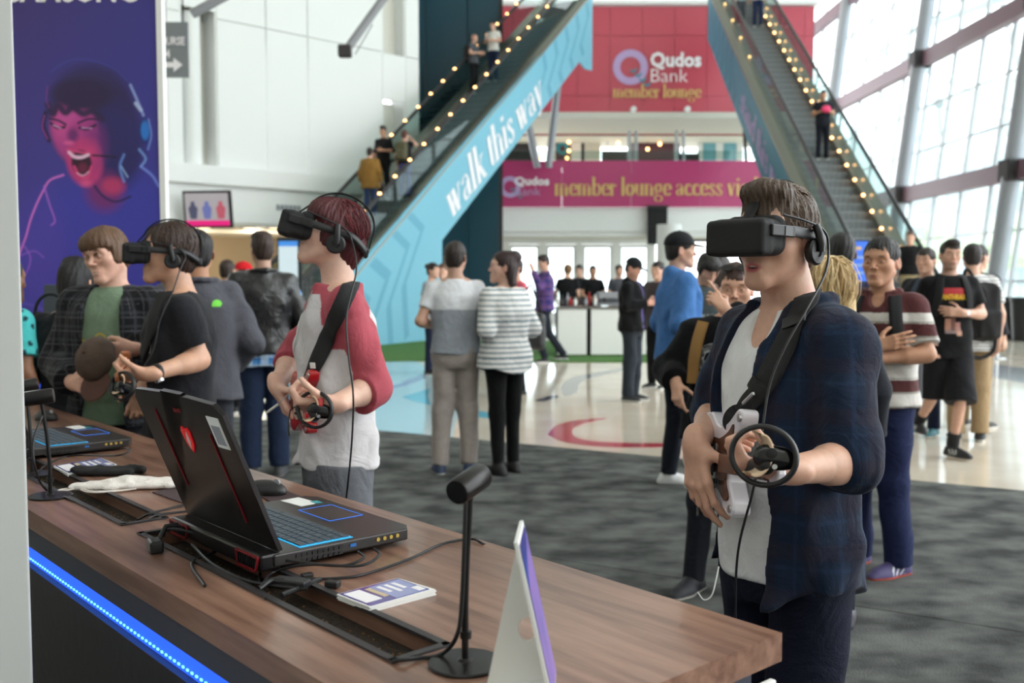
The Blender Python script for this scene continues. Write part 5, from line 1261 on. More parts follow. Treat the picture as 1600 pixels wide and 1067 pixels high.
# rear desk of the neighbouring demo
M_WOOD = mat('walnut_laminate', (112, 80, 66), col2=(150, 114, 96), nscale=3.0, rough=.28, spec=.5, stretch=(1.2, 14, 14), bump=.05, bscale=40, coat=.15)
M_GREYP = mat('graphite_panel', (74, 76, 88), rough=.4, metal=.2)
M_DKP = mat('dark_panel', (48, 44, 46), rough=.45, bump=.1, bscale=30)
M_LED = mat('blue_led_diffuser', (20, 50, 160), emit=(38, 92, 255), estr=.75); M_LEDH = mat('blue_led_dots', (120, 190, 255), emit=(90, 170, 255), estr=1.6)
t = thing('demo_desk', 'wood topped demo desk with blue light strip in front of the purple banner', 'desk', (px2(60, 5.45), 5.45, 0))
b = MB(); b.box((-.2, .15, 1.0), (1.9, .6, .05), bev=.004); b.build('desktop', M_WOOD, t); b = MB(); b.box((-.2, .2, .5), (1.8, .45, .95)); b.build('desk_body', M_GREYP, t)
b = MB(); b.box((.0, -.035, .87), (.17*2, .02, .075)); b.build('light_strip', M_LED, t)
b = MB(); b.box((-.215, -.035, .87), (.05, .02, .15)); b.build('light_strip', M_LED, t)
p = W(82, 452, 5.35); t = thing('tablet_stand', 'upright dark display stand holding black headphones', 'stand', (p.x, 5.35, 1.027))
b = MB(); b.box((0, .03, .22), (.14, .02, .42), Matrix.Rotation(rad(-8), 3, 'X'), bev=.006); b.build('panel', mat('slate_panel', (58, 66, 74), rough=.3), t); b = MB(); b.box((0, .0, .01), (.2, .16, .02), bev=.005); b.build('base', M_BLACK, t)
t2 = thing('headphones', 'black headphones hung on the dark display stand', 'headphones', (p.x+.03, 5.26, 1.027))
for q in (-.07, .06): b = MB(); b.lathe([(.02, -.02), (.045, -.015), (.048, .01), (.03, .02)], (q, 0, .24), 16, Matrix.Rotation(PI/2, 3, 'Y')); b.build('ear_cup', M_BLACKM, t2, smooth=True)
b = MB(); b.tube([(.085*math.cos(a), 0, .27+.11*math.sin(a)) for a in np.linspace(0, PI, 14)], .009, 8); b.build('headband', M_BLACK, t2, smooth=True)
t = thing('booth_column', 'white glossy booth column at the left edge of the view', 'column', (px2(34, 1.62)-.42, 1.62, 0))
b = MB(); b.prism([(-.42, 0), (.42, 0), (.36, .10), (.32, .16), (-.42, .16)], .06, 3.0); b.build('panel', mat('satin_white_panel', (226, 228, 230), rough=.35), t, bevel=.004); b = MB(); b.prism([(-.42, -.005), (.425, -.005), (.27, .165), (-.42, .165)], 0, .06); b.build('plinth', M_GREYP, t)

# ---------------------------------------------------------------- the demo desk in the foreground
DC = Vector((.43, 1.547, 0)); U = Vector((.66, -.75, 0)).normalized(); N = Vector((.75, .66, 0)).normalized(); DZ = .92
a_of = lambda p: Vector(p[:2]+(0,) if isinstance(p, tuple) else (p.x, p.y, 0)).dot(U)
aR = DC.dot(U); bF = DC.dot(N); bNn = bF-.65
desk = thing('demo_desk', 'long walnut demo desk with cable troughs and blue light strip, laptops on it', 'desk', DC, math.atan2(U.y, U.x))
# desk-local: x = along U (0 at right end, negative to the left), y = along N (0 at far edge, negative toward the photographer)
LX = -4.05; ch = [(-2.17-aR, -1.18-aR), (-3.27-aR, -2.264-aR), (-4.6-aR, -3.6-aR)]; c0, c1 = .806-bF, .915-bF
b = MB(); T = .046
b.box((LX/2, (c1+0)/2, DZ-T/2), (-LX, -c1, T)); b.box((LX/2, (-.65+c0)/2, DZ-T/2), (-LX, c0+.65, T))
xsn = [0]
for q in ch: xsn += [q[1], q[0]]
xsn.append(LX)
for i in range(0, len(xsn), 2): b.box(((xsn[i]+xsn[i+1])/2, (c0+c1)/2, DZ-T/2), (abs(xsn[i]-xsn[i+1]), c1-c0, T))
b.build('desktop', M_WOOD, desk)
M_TROUGH = mat('trough_black', (24, 20, 19), col2=(60, 44, 26), nscale=120, rough=.8, bump=.6, bscale=300)
M_FRAME = mat('trough_frame', (52, 50, 52), rough=.4, metal=.3)
for q in ch:
    xm, lx = (q[0]+q[1])/2, q[1]-q[0]
    b = MB(); b.box((xm, (c0+c1)/2, DZ-.04), (lx, c1-c0, .01)); tr = b.build('trough', M_TROUGH, desk)
    b = MB(); b.box((xm, c0+.006, DZ+.001), (lx, .014, .006)); b.box((xm, c1-.006, DZ+.001), (lx, .014, .006)); b.box((q[0]+.006, (c0+c1)/2, DZ+.001), (.014, c1-c0, .006)); b.box((q[1]-.006, (c0+c1)/2, DZ+.001), (.014, c1-c0, .006)); o = b.build('trough_frame', M_FRAME); o.parent = tr
    r_ = random.Random(int(lx*1000)); b = MB()
    for i in range(150): x_, y_ = r_.uniform(q[0]+.02, q[1]-.02), r_.uniform(c0+.02, c1-.02); s_ = r_.uniform(.0012, .0032); b.box((x_, y_, DZ-.034), (s_, s_*r_.uniform(.5, 2), .002))
    o = b.build('gold_fleck', mat('gold_flecks', (170, 124, 70), rough=.4, metal=.6), tr); o['kind'] = 'stuff'
b = MB(); b.box((LX/2-.02, -.325, DZ-T-.028), (-LX-.06, .63, .056)); b.build('apron', M_GREYP, desk)
b = MB(); b.box((LX/2-.02, -.30, .79), (-LX-.08, .60, .055)); b.build('led_recess', M_DKP, desk)
b = MB(); b.box((LX/2-.02, -.618, .79), (-LX-.08, .012, .052)); b.build('light_strip', M_LED, desk)
b = MB()
for i in range(198): b.box((LX+.1+i*.0195, -.6255, .775), (.007, .003, .004))
o = b.build('light_dots', M_LEDH, desk); o['kind'] = 'stuff'
b = MB(); b.box((LX/2-.02, -.33, .385), (-LX-.06, .62, .76)); b.build('cabinet', M_DKP, desk)
b = MB(); b.box((.012, -.33, .55), (.012, .58, .62), bev=.003); ep = b.build('end_poster', M_WHITE, desk); b = MB(); b.box((.0195, -.33, .53), (.003, .57, .57)); b.build('poster_print', mat('poster_sky_blue', (60, 130, 200), col2=(80, 160, 220), nscale=2, rough=.4), ep)
for i in range(9): b = MB(); b.box((.0215, -.09-i*.06, .56), (.002, .012, .5)); b.build('poster_stripe', mat('poster_blue_stripe', (40, 100, 170), rough=.4), ep)
def dl(px, py, z=DZ): p = G(px, py, z); return p
RD = math.atan2(U.y, U.x)
# laptops ---------------------------------------------------------
M_LAP = mat('gunmetal_shell', (62, 60, 60), rough=.35, metal=.6); M_LID = mat('dark_lid', (34, 31, 32), rough=.3, metal=.5); M_RED2 = mat('red_accent', (122, 22, 30), rough=.35)
M_KEY = mat('key_cap', (70, 78, 84), rough=.5); M_KEYG = mat('cyan_key_glow', (30, 150, 210), emit=(50, 170, 225), estr=.40); M_SCR = mat('laptop_screen', (10, 12, 20), rough=.15, emit=(30, 40, 90), estr=.4)
def laptop(label, sh):
    """x along the hinge (0 = right end), y away from the hinge toward the players"""
    H2 = Vector((-.431, 1.883, 0))+U*sh
    t = thing('laptop', label, 'laptop', (H2.x, H2.y, DZ), RD, 'gaming laptops'); Wd, Dp = .43, .30
    g = MB(); g.prism([(-Wd, -.03), (0, -.03), (0, Dp-.02), (-.03, Dp), (-Wd+.03, Dp), (-Wd, Dp-.02)], .012, .036); g.prism([(-Wd+.02, .02), (-.02, .02), (-.02, Dp-.04), (-Wd+.02, Dp-.04)], .004, .013); base = g.build('base', M_LAP, t, bevel=.003)
    g = MB(); g.box((-Wd/2, -.035, .022), (Wd*.98, .045, .034), bev=.006); rb = g.build('rear_vent_block', M_LID, t)
    for x in (-.055, -Wd+.055):
        g = MB()
        for i in range(9): g.box((x-.036+i*.009, -.0595, .020), (.003, .003, .020))
        g.build('vent_fins', M_BLACK, rb)
        g = MB(); w_ = .046; z0, z1 = .007, .034
        for (xa, za, xb, zb) in ((x-w_, z1, x+w_, z1), (x-w_*.8, z0, x+w_*.8, z0), (x-w_, z1, x-w_*.8, z0), (x+w_, z1, x+w_*.8, z0)): g.bar((xa, -.0595, za), (xb, -.0595, zb), .004, .0045, up=(0, 1, 0))
        g.build('vent_surround', M_RED2, rb)
    g = MB()
    for i in range(9): g.box((.0005, .02+i*.012, .026), (.003, .008, .007)); g.box((.0005, .02+i*.012, .015), (.003, .008, .006))
    g.build('side_vent', M_BLACK, base)
    for i in range(4):
        g = MB(); g.cyl((-.002, .205+i*.016, .026), (.0025, .205+i*.016, .026), .0042, 14); g.build('audio_jack', mat('gold_jack', (208, 180, 96), rough=.3, metal=.9), base, smooth=True)
    g = MB(); g.box((.0005, .145, .025), (.003, .014, .006)); g.build('usb_port', mat('usb_blue', (40, 110, 190)), base)
    # keyboard, touchpad, palm-rest stickers
    g = MB()
    r_ = random.Random(2)
    for r0 in range(6):
        x = -.02; y = .045+r0*.0195
        while x > -.40:
            w_ = .0165 if r_.random() < .85 else .028
            if r0 == 5 and -.30 < x < -.16: w_ = .1
            x -= w_+.0025; g.box((x+w_/2, y, .0385), (w_-.001, .0158, .003))
    g.build('keys', M_KEY, base); 
    g = MB(); g.box((-.21, .094, .0362), (.39, .122, .0012)); g.build('key_backlight', M_KEYG, base)
    g = MB(); x0, x1, y0, y1 = -.30, -.165, .19, .275
    for a_, b_ in (((x0, y0), (x1, y0)), ((x1, y0), (x1, y1)), ((x1, y1), (x0, y1)), ((x0, y1), (x0, y0))): g.bar((*a_, .0365), (*b_, .0365), .0016, .0012)
    tp = g.build('touchpad_outline', mat('touchpad_glow', (40, 100, 200), emit=(50, 120, 230), estr=.35), base)
    g = MB(); g.box(((x0+x1)/2, (y0+y1)/2, .0362), (x1-x0-.004, y1-y0-.004, .0008)); g.build('touchpad', mat('touchpad', (56, 50, 50), rough=.3), base)
    g = MB(); g.box((-.375, .235, .0365), (.085, .05, .0008), Matrix.Rotation(.08, 3, 'Z')); g.build('palm_sticker', M_WHITE, base); g = MB(); g.box((-.345, .262, .0370), (.03, .018, .0006)); g.build('palm_sticker', mat('teal_sticker', (60, 150, 160)), base)
    # lid: hinge at y=-.012 leaning back
    ML = Matrix.Translation((0, -.012, .036)) @ Matrix.Rotation(rad(22), 4, 'X') @ Matrix.Diagonal((1, 1, 1.065, 1))
    lid = thing('lid', None, None); lid.parent = t; lid.matrix_local = ML
    g = MB(); g.prism([(-Wd+.004, .005), (-.004, .005), (-.004, .28), (-.028, .300), (-Wd*.5-.05, .308), (-Wd*.5+.05, .308), (-Wd+.028, .300), (-Wd+.004, .28)], -.005, .005, Matrix(((1, 0, 0), (0, 0, 1), (0, 1, 0)))); 
    o = g.build('lid_shell', M_LID, t, bevel=.002); o.matrix_local = ML
    g = MB(); g.box((-Wd/2, .0058, .155), (Wd-.03, .001, .255)); o2 = g.build('screen', M_SCR, o)
    for x, z0, z1 in ((-.095, .05, .235), (-.335, .09, .262)):
        g = MB(); g.bar((x, -.0062, z0), (x+(-.0), -.0062, z1), .004, .003, up=(0, 1, 0)); g.build('red_line', M_RED2, o)
    g = MB(); g.prism([(x_, z_) for x_, z_ in ((-.215, .182), (-.232, .200), (-.236, .226), (-.228, .236), (-.215, .232), (-.202, .236), (-.194, .226), (-.198, .200))], -.0075, -.005, Matrix(((1, 0, 0), (0, 0, 1), (0, 1, 0)))); g.build('shield_emblem', mat('emblem_red', (200, 30, 36), rough=.2, emit=(220, 24, 30), estr=.12), o)
    g = MB(); g.prism([(-.215, .190), (-.222, .208), (-.214, .222), (-.208, .228), (-.206, .206)], -.0085, -.007, Matrix(((1, 0, 0), (0, 0, 1), (0, 1, 0)))); g.build('emblem_mark', mat('emblem_silver', (230, 180, 180), rough=.2), o)
    fit('maker_lettering', 'msi', (-.215, -.0058, .272), .036, .011, M_RED2, bold=.03, parent=o, depth=.001)
    g = MB(); g.box((-.052, -.0058, .243), (.052, .0012, .062)); g.build('sticker', M_WHITE, o); g = MB(); g.box((-.052, -.0066, .238), (.036, .0008, .038)); g.build('sticker_print', mat('sticker_grey', (150, 154, 160)), o)
    g = MB(); g.cyl((-Wd+.06, -.012, .036), (-.06, -.012, .036), .0065, 12); g.build('hinge_bar', M_STEEL, t, smooth=True)
    bpy.data.objects.remove(lid)
    return t
laptop('open gaming laptop nearest the view, its dark lid with red emblem turned to the photographer', 0)
laptop('open gaming laptop farther down the desk, keyboard lit, beside the two left sensors', -1.585)
# tracking sensors ------------------------------------------------
M_SENS = mat('satin_black_metal', (34, 32, 32), rough=.32, metal=.5)
def sensor(label, pb, front, back, r=.0195):
    t = thing('tracking_sensor', label, 'sensor', (pb.x, pb.y, DZ), 0, 'tracking sensors on stands'); o0 = Vector((pb.x, pb.y, DZ))
    g = MB(); g.lathe([(.054, 0), (.055, .003), (.053, .005), (.012, .0065), (.008, .010)], n=40); g.build('base', M_SENS, t, smooth=True)
    f, k = front-o0, back-o0; mid = f*.45+k*.55
    g = MB(); g.tube([(0, 0, .006), (0, 0, .09), (mid.x*.3, mid.y*.3, .16), (mid.x, mid.y, mid.z-.01)], [.0052, .0052, .0048, .0045], 12); g.build('pole', M_SENS, t, smooth=True)
    ax = (k-f).normalized(); g = MB(); n_ = 28; V = []; prof = [(r*.9, -.001), (r, .003), (r, .066), (r*.9, .070)]
    Mx = ax.to_track_quat('Z', 'Y').to_matrix(); g.lathe(prof, f, 28, Mx); hd = g.build('sensor_head', M_SENS, t, smooth=True)
    g = MB(); g.lathe([(r*.86, -.0018), (r*.86, 0)], f, 28, Mx); g.build('lens_face', M_BLACKG, hd)
    g = MB(); g.cyl((.001, -.001, .040), (.001, -.001, .050), .0085, 12); g.build('cable_clip', M_SENS, t, smooth=True)
    return t
pb = G(727, 1038, DZ); sensor('black tracking sensor on a stand, in front beside the white card sign', pb, W(714, 769, pb.y-.03), W(752, 742, pb.y+.03))
pb2 = G(79, 776, DZ); sensor('black tracking sensor on a stand, nearer one of the pair by the white column', pb2, W(38, 624, pb2.y-.02), W(86, 617, pb2.y+.0))
pb3 = G(50, 742, DZ); sensor('black tracking sensor on a stand, farther one of the pair by the white column', pb3, W(18, 608, pb3.y-.0), W(58, 600, pb3.y+.03))
def cable(label, pts, r=.0028, name='cable', m_=M_BLACK, grp='black cables on the desk'):
    o = MB().tube(crom(pts, 7), r, 8).build(name, m_, smooth=True); return tag(o, label, 'cable', grp)
Z = DZ+.004
cable('black sensor lead dropping from the nearest sensor pole into the trough', [pb+Vector((.002, -.008, .25)), pb+Vector((-.004, -.008, .10)), pb+Vector((-.012, -.006, .045)), G(690, 1022, Z+.004), G(655, 1028, Z), G(620, 1032, Z+.002), G(600, 1040, Z-.03)], .0032)
cable('long black lead running from the laptop hub along the desk to its far edge', [G(470, 905, Z), G(530, 903, Z), G(570, 897, Z), G(640, 873, Z), G(690, 850, Z), G(735, 842, Z), G(752, 848, Z), G(768, 856, Z-.02)])
cable('black lead arching from the laptop side port down to the cable hub', [W(585, 857, 1.93), W(592, 868, 1.90), W(560, 884, 1.86), W(480, 882, 1.86), W(425, 895, 1.87), G(408, 920, Z)])
cable('black lead bending back from the second port into the bundle', [W(560, 862, 1.92), W(568, 872, 1.88), W(530, 884, 1.86), W(450, 876, 1.88), W(415, 882, 1.90), W(405, 905, 1.88), G(415, 935, Z)])
cable('black lead looping behind the laptop at the trough edge', [W(255, 838, 2.10), W(262, 826, 2.10), W(300, 832, 2.08), W(345, 845, 2.06), W(335, 862, 2.04), G(300, 880, Z), G(320, 915, Z)], .0034)
cable('black lead lying along the trough under the laptop', [G(300, 850, Z), G(330, 880, Z), G(380, 905, Z), G(430, 915, Z), G(480, 920, Z)], .0034)
cable('black lead crossing the desk from the far trough to the laptop', [G(215, 812, Z-.01), G(235, 802, Z+.01), G(262, 795, Z), G(300, 785, Z), G(330, 778, Z)])
cable('thin black lead beside the one that crosses to the laptop', [G(222, 820, Z-.01), G(240, 806, Z), G(280, 800, Z), G(320, 796, Z)])
cable('black lead from the left laptop curving down to the troughs', [W(196, 700, 3.0), W(203, 704, 2.95), W(180, 712, 2.9), G(110, 712, Z), G(70, 728, Z), G(58, 745, Z)])
cable('black sensor lead from the left pair of stands into the trough', [W(66, 650, 2.5), W(52, 690, 2.45), W(56, 735, 2.45), G(72, 765, Z), G(110, 780, Z), G(160, 805, Z-.01)])
cable('thick dark cable bundle coiled beside the near laptop vents', [G(405, 920, Z), G(430, 905, Z+.01), G(470, 915, Z), G(500, 905, Z), G(440, 930, Z)], .005)
t = thing('power_plug', 'black power plug lying on the near trough edge', 'plug', G(243, 862, DZ)); b = MB(); b.box((0, 0, .013), (.028, .05, .026), Matrix.Rotation(.5, 3, 'Z'), bev=.005); b.build('plug_body', M_BLACK, t); b = MB(); b.tube([(0, .02, .02), (.01, .035, .045), (.03, .05, .045)], .005, 8); b.build('plug_lead', M_BLACK, t, smooth=True)
t = thing('cable_hub', 'small black cable splitter box beside the near laptop', 'adapter', G(455, 917, DZ), RD+.5); b = MB(); b.box((0, 0, .008), (.07, .028, .015), bev=.003); b.build('hub_body', M_BLACK, t); b = MB(); b.box((.075, .02, .008), (.026, .018, .012), bev=.002); b.build('hub_plug', M_BLACK, t)
t = thing('velcro_tab', 'small black cable tab on the desk before the brochures', 'cable tab', G(480, 902, DZ), .6); b = MB(); b.box((0, 0, .004), (.022, .014, .008), bev=.002); b.build('tab', M_BLACK, t); b = MB(); b.box((0, .009, .005), (.018, .003, .003)); b.build('tab_loop', M_BLACKM, t)
def brochures(label, c4, z1):
    P_ = [G(x, y, DZ) for x, y in c4]; c_ = sum(P_, Vector())/4; t = thing('brochure_stack', label, 'brochures', (c_.x, c_.y, DZ)); 
    Q = [(p.x-c_.x, p.y-c_.y) for p in P_]
    for i in range(4):
        r_ = random.Random(i); dx, dy = r_.uniform(-.0015, .0015), r_.uniform(-.0015, .0015); b = MB(); b.prism([(x+dx, y+dy) for x, y in Q], z1*i/4+.0003, z1*(i+1)/4); o = b.build('brochure', M_WHITE, t)
    e1 = (Vector(Q[1])-Vector(Q[0])); e2 = (Vector(Q[3])-Vector(Q[0])); q0 = Vector(Q[0])
    def pan(name, u0, v0, u1, v1, m_, h=.0006):
        b = MB(); b.prism([tuple(q0+e1*u+e2*v) for u, v in ((u0, v0), (u1, v0), (u1, v1), (u0, v1))], z1, z1+h); b.build(name, m_, o)
    pan('cover_print', .02, .02, .98, .98, mat('cover_violet', (70, 62, 140), rough=.25, coat=.5))
    pan('cover_print', .45, .1, .95, .95, mat('cover_pale', (150, 156, 200), rough=.25), .0009); pan('cover_title', .05, .10, .30, .80, M_PWHITE, .0012); pan('cover_title', .36, .15, .44, .75, mat('cover_gold', (200, 180, 150)), .0012)
    for k in range(3): pan('cover_line', .52+k*.12, .2, .58+k*.12, .6+.1*(k % 2), M_PWHITE, .0013)
    pan('cover_badge', .84, .68, .95, .92, M_PWHITE, .0015)
brochures('stack of violet and white brochures in front of the near laptop', [(527, 938), (622, 912), (681, 930), (578, 958)], .011)
brochures('stack of violet and white brochures under the black cloth, farther along the desk', [(84, 733), (158, 720), (182, 730), (106, 745)], .010)
# cloths
g = Fld(); 
for a_, b_, r0 in (((-.085, -.02, .016), (.07, .02, .014), .014), ((-.08, .0, .012), (.09, .035, .012), .016), ((-.06, -.03, .012), (.08, .0, .010), .014), ((.06, .03, .022), (.10, .03, .016), .009)): g.cone(a_, b_, r0, r0*.85, k=.012, flat=((0, 0, 1), .75))
g.plane((0, 0, 0), (0, 0, -1)); V, F = g.solve(.0035, folds(.004, 3, 60, 50)); p = G(165, 742, DZ)
o = npmesh('folded_cloth', V, F, M_BLACKM); o.location = (p.x, p.y, DZ); o.rotation_euler = (0, 0, -.2); tag(o, 'crumpled black cloth lying over the brochures', 'cloth')
g = Fld(); g.cone((-.14, -.04, .008), (-.02, .02, .013), .018, .026, k=.02, flat=((0, 0, 1), .5)); g.cone((-.02, .02, .013), (.14, .05, .010), .027, .02, k=.02, flat=((0, 0, 1), .5)); g.cone((-.05, -.04, .010), (.13, .005, .010), .016, .014, k=.015, flat=((0, 0, 1), .6)); g.cone((-.12, -.05, .008), (-.05, -.04, .010), .014, .015, k=.015, flat=((0, 0, 1), .6)); g.plane((0, 0, 0), (0, 0, -1))
V, F = g.solve(.0035, folds(.003, 8, 70, 60)); p = G(208, 762, DZ); t = thing('face_mask', 'white fabric face cover with loose ties on the desk', 'face mask', (p.x, p.y, DZ), -.12); npmesh('fabric', V, F, mat('white_fabric', (236, 228, 222), rough=.9, bump=.4, bscale=200), t)
for k, pts in enumerate(([(-.14, -.04, .006), (-.165, -.055, .004), (-.17, -.075, .004), (-.15, -.07, .004), (-.13, -.055, .006)], [(-.11, -.06, .006), (-.07, -.075, .004), (-.02, -.06, .004), (.03, -.04, .006)], [(-.13, -.05, .006), (-.08, -.085, .004), (-.03, -.075, .004), (.02, -.05, .006)])): MB().tube(crom(pts, 6), .0022, 6).build('tie', mat('white_elastic', (232, 222, 214), rough=.8), t, smooth=True)
for lb, px, py, rz in (('black mouse on the desk behind the near laptop lid', 415, 772, 1.2), ('black mouse on the desk behind the left laptop', 72, 656, 1.0)):
    p = G(px, py, DZ); t = thing('computer_mouse', lb, 'mouse', (p.x, p.y, DZ), rz, 'black mice'); g = Fld(); g.ell((0, 0, .010), (.034, .062, .028), k=0); g.plane((0, 0, .001), (0, 0, -1)); V, F = g.solve(.003); npmesh('mouse_body', V, F, M_BLACK, t); b = MB(); b.lathe([(.006, -.004), (.010, -.002), (.010, .002), (.006, .004)], (0, -.035, .033), 14, Matrix.Rotation(PI/2, 3, 'Y')); b.build('scroll_wheel', M_GREY, t, smooth=True)
for lb, c4 in (('thin dark mouse mat sticking out left of the near laptop lid', [(238, 770), (275, 762), (330, 776), (300, 792)]), ('thin dark mouse mat under the mouse behind the near laptop', [(395, 770), (440, 765), (478, 780), (432, 790)])):
    P_ = [G(x, y, DZ) for x, y in c4]; c_ = sum(P_, Vector())/4; b = MB(); b.prism([(p.x-c_.x, p.y-c_.y) for p in P_], 0.0005, .003); o = b.build('mouse_mat', mat('plum_mat', (62, 44, 48), rough=.7)); o.location = (c_.x, c_.y, DZ); tag(o, lb, 'mouse mat', 'mouse mats')
# A-frame card sign
t = thing('card_sign', 'white A shaped card sign with violet print, at the front of the desk', 'sign', (0, 0, 0))
tn, tf = Vector((.0024, 1.26, 1.142)), Vector((.0107, 1.378, 1.142)); bn, bf = Vector((.050, 1.262, DZ+.001)), Vector((.058, 1.378, DZ+.001)); ln, lf = Vector((-.040, 1.262, DZ+.001)), Vector((-.030, 1.384, DZ+.001))
def slab(name, a_, b_, c_, d_, th, m_, par):
    n_ = (b_-a_).cross(d_-a_).normalized()*th; return MB().raw([a_, b_, c_, d_, a_+n_, b_+n_, c_+n_, d_+n_], [(0, 1, 2, 3), (7, 6, 5, 4), (0, 4, 5, 1), (1, 5, 6, 2), (2, 6, 7, 3), (3, 7, 4, 0)]).build(name, m_, par)
fp = slab('front_card', tn, bn, bf, tf, .005, M_WHITE, t); q = Vector((.0036, 0, .0009))
mx = lambda a_, b_, c_, d_, u, v: (a_*(1-u)+b_*u)*(1-v)+(d_*(1-u)+c_*u)*v
nn = (bn-tn).cross(tf-tn).normalized(); sgn_ = 1 if nn.x > 0 else -1; of = nn*(sgn_*(.0062 if sgn_ > 0 else .0012))
def pq(name, u0, v0, u1, v1, m_): a_ = [mx(tn, bn, bf, tf, u, v)+of for u, v in ((u0, v0), (u1, v0), (u1, v1), (u0, v1))]; slab(name, *a_, .0004, m_, fp)
pq('card_print', .03, .05, .97, .95, mat('card_violet', (96, 88, 168), col2=(150, 120, 190), nscale=8, rough=.3)); pq('card_print', .03, .05, .3, .95, mat('card_blue', (66, 84, 170), rough=.3))
slab('fold_flap', bn, ln+Vector((.012, .0, 0)), lf+Vector((.012, .0, 0)), bf, .002, M_WHITE, t)
ga, gb, gc = Vector((.006, 1.315, 1.118)), Vector((-.036, 1.315, DZ+.003)), Vector((.050, 1.315, DZ+.022)); hc_ = gc*.42+gb*.18+ga*.40+Vector((.004, 0, 0)); nh = 20
hv = [hc_+Vector((.0125*math.cos(2*PI*i/nh), 0, .0165*math.sin(2*PI*i/nh))) for i in range(nh)]
def rayedge(dx, dz):
    best = 9
    for a_, b_ in ((ga, gb), (gb, gc), (gc, ga)):
        ex, ez = b_.x-a_.x, b_.z-a_.z; den = dx*ez-dz*ex
        if abs(den) < 1e-9: continue
        tt_ = ((a_.x-hc_.x)*ez-(a_.z-hc_.z)*ex)/den; uu = ((a_.x-hc_.x)*dz-(a_.z-hc_.z)*dx)/den
        if tt_ > 0 and -1e-6 <= uu <= 1+1e-6: best = min(best, tt_)
    return Vector((hc_.x+dx*best, hc_.y, hc_.z+dz*best))
ov = [rayedge(math.cos(2*PI*i/nh), math.sin(2*PI*i/nh)) for i in range(nh)]
for v_ in (ga, gb, gc): j_ = min(range(nh), key=lambda i: (ov[i]-v_).length); ov[j_] = v_
th_ = Vector((0, .003, 0)); vv = hv+ov+[q+th_ for q in hv]+[q+th_ for q in ov]; ff = []
for i in range(nh):
    j = (i+1) % nh; ff += [(i, j, nh+j, nh+i), (2*nh+i, 3*nh+i, 3*nh+j, 2*nh+j), (i, 2*nh+i, 2*nh+j, j), (nh+i, nh+j, 3*nh+j, 3*nh+i)]
MB().raw(vv, ff).build('easel_strut', M_WHITE, t)
# ---------------------------------------------------------------- the crowd
def Ht(top, d): return CAM_H+(437-top)/FPX*d
def solid(c):
    c = np.array(lin(c)); return lambda V: np.tile(c, (len(V), 1))
def bands(fn):
    def g(V): return np.array([lin(c) for c in [(0, 0, 0)]])
    return g
def plaid(base, l1, l2, p=.075, w_=.012, w2=.004):
    B, A, C2 = [np.array(lin(c)) for c in (base, l1, l2)]
    def g(V):
        out = np.tile(B, (len(V), 1)); th = np.arctan2(V[:, 0], -V[:, 1])*.17
        for q in (V[:, 2], th+V[:, 0]*.3):
            m = np.abs(np.mod(q, p)-p/2) < w_; out[m] = out[m]*.45+A*.55
            m = np.abs(np.mod(q+p*.35, p)-p/2) < w2; out[m] = out[m]*.4+C2*.6
        return out
    return g
def stripes(c1, c2, p, duty, ph=0, c3=None):
    a, b_ = np.array(lin(c1)), np.array(lin(c2))
    def g(V):
        q = np.mod(V[:, 2]+ph, p)/p; out = np.tile(a, (len(V), 1)); out[q < duty] = b_
        if c3: m = (np.abs(q-duty) < .05) | (q > .95); out[m] = lin(c3)
        return out
    return g
HD = lambda d: max(.0055, min(.016, d*.00105))
def crowd(label, px, d, top, yaw, **kw):
    H = kw.pop('H', None) or Ht(top, d); kw.setdefault('h', HD(d))
    return Person(label, Vector((px2(px, d), d, kw.pop('z', 0))), rad(yaw), H, **kw)
def backpack(p, label, col, size=(.15, .085, .22), zc=1.18, out=.0, straps=True, tilt=0, strapc=None, pocket=True, sx=1.0):
    t = thing('backpack', label, 'backpack', p.root.location, p.root.rotation_euler[2]); k = p.k; m_ = mat('pack_%d_%d_%d' % col, col, rough=.8, bump=.3, bscale=200, spec=.3)
    c_ = p.P(0, .12+size[1]+out, zc); Rm = Matrix.Rotation(rad(tilt), 3, 'Y')
    g = Fld(); g.rbox(c_, size, .055, Rm); g.ell(c_+A3((0, .01, size[2]*.7)), (size[0]*.85, size[1]*.8, size[2]*.4), k=.04)
    V, F = g.solve(max(.006, p.h), folds(.005, 2, 22, 16)); npmesh('bag', V, F, m_, t)
    if pocket: g = Fld(); g.rbox(c_+A3((0, size[1]*.85, -size[2]*.35)), (size[0]*.78, size[1]*.45, size[2]*.5), .03, Rm); V, F = g.solve(max(.006, p.h)); npmesh('pocket', V, F, m_, t)
    MB().tube([tuple(c_+A3((-.04, -.02, size[2]+.0))), tuple(c_+A3((-.02, -.03, size[2]+.04))), tuple(c_+A3((.02, -.03, size[2]+.04))), tuple(c_+A3((.04, -.02, size[2])))], .007, 6).build('grab_handle', m_, t, smooth=True)
    MB().box((c_[0]+size[0]*.5, c_[1]+size[1]+.045, c_[2]-.06), (.008, .006, .05)).build('zip_pull', M_STEEL, t)
    if straps:
        sm = mat('pack_%d_%d_%d' % strapc, strapc, rough=.85) if strapc else m_
        for s_ in (-1, 1):
            try: p.drape('strap', [(s_*.085*k*sx, 1.44*k), (s_*.100*k*sx, 1.36*k), (s_*.115*k*sx, 1.24*k), (s_*(.140*k if sx == 1 else .165*k), 1.12*k)], .055, sm, (0, 1, -.12), .006, .004, parent=t)
            except Exception: pass
    return t
BK = (18, 18, 21); NAVY = (30, 36, 58); DJ = (36, 42, 58); SK = (205, 160, 138); SK2 = (186, 138, 110); SKD = (150, 104, 78)
def tee(col, **k): return dict(dict(name='t_shirt', col=col, sleeve=.62, hem=.88, loose=.012, fold=.005), **k)
def jkt(col, **k): return dict(dict(name='jacket', col=col, sleeve=1.93, hem=.86, loose=.022, fold=.010, nz=1.47), **k)

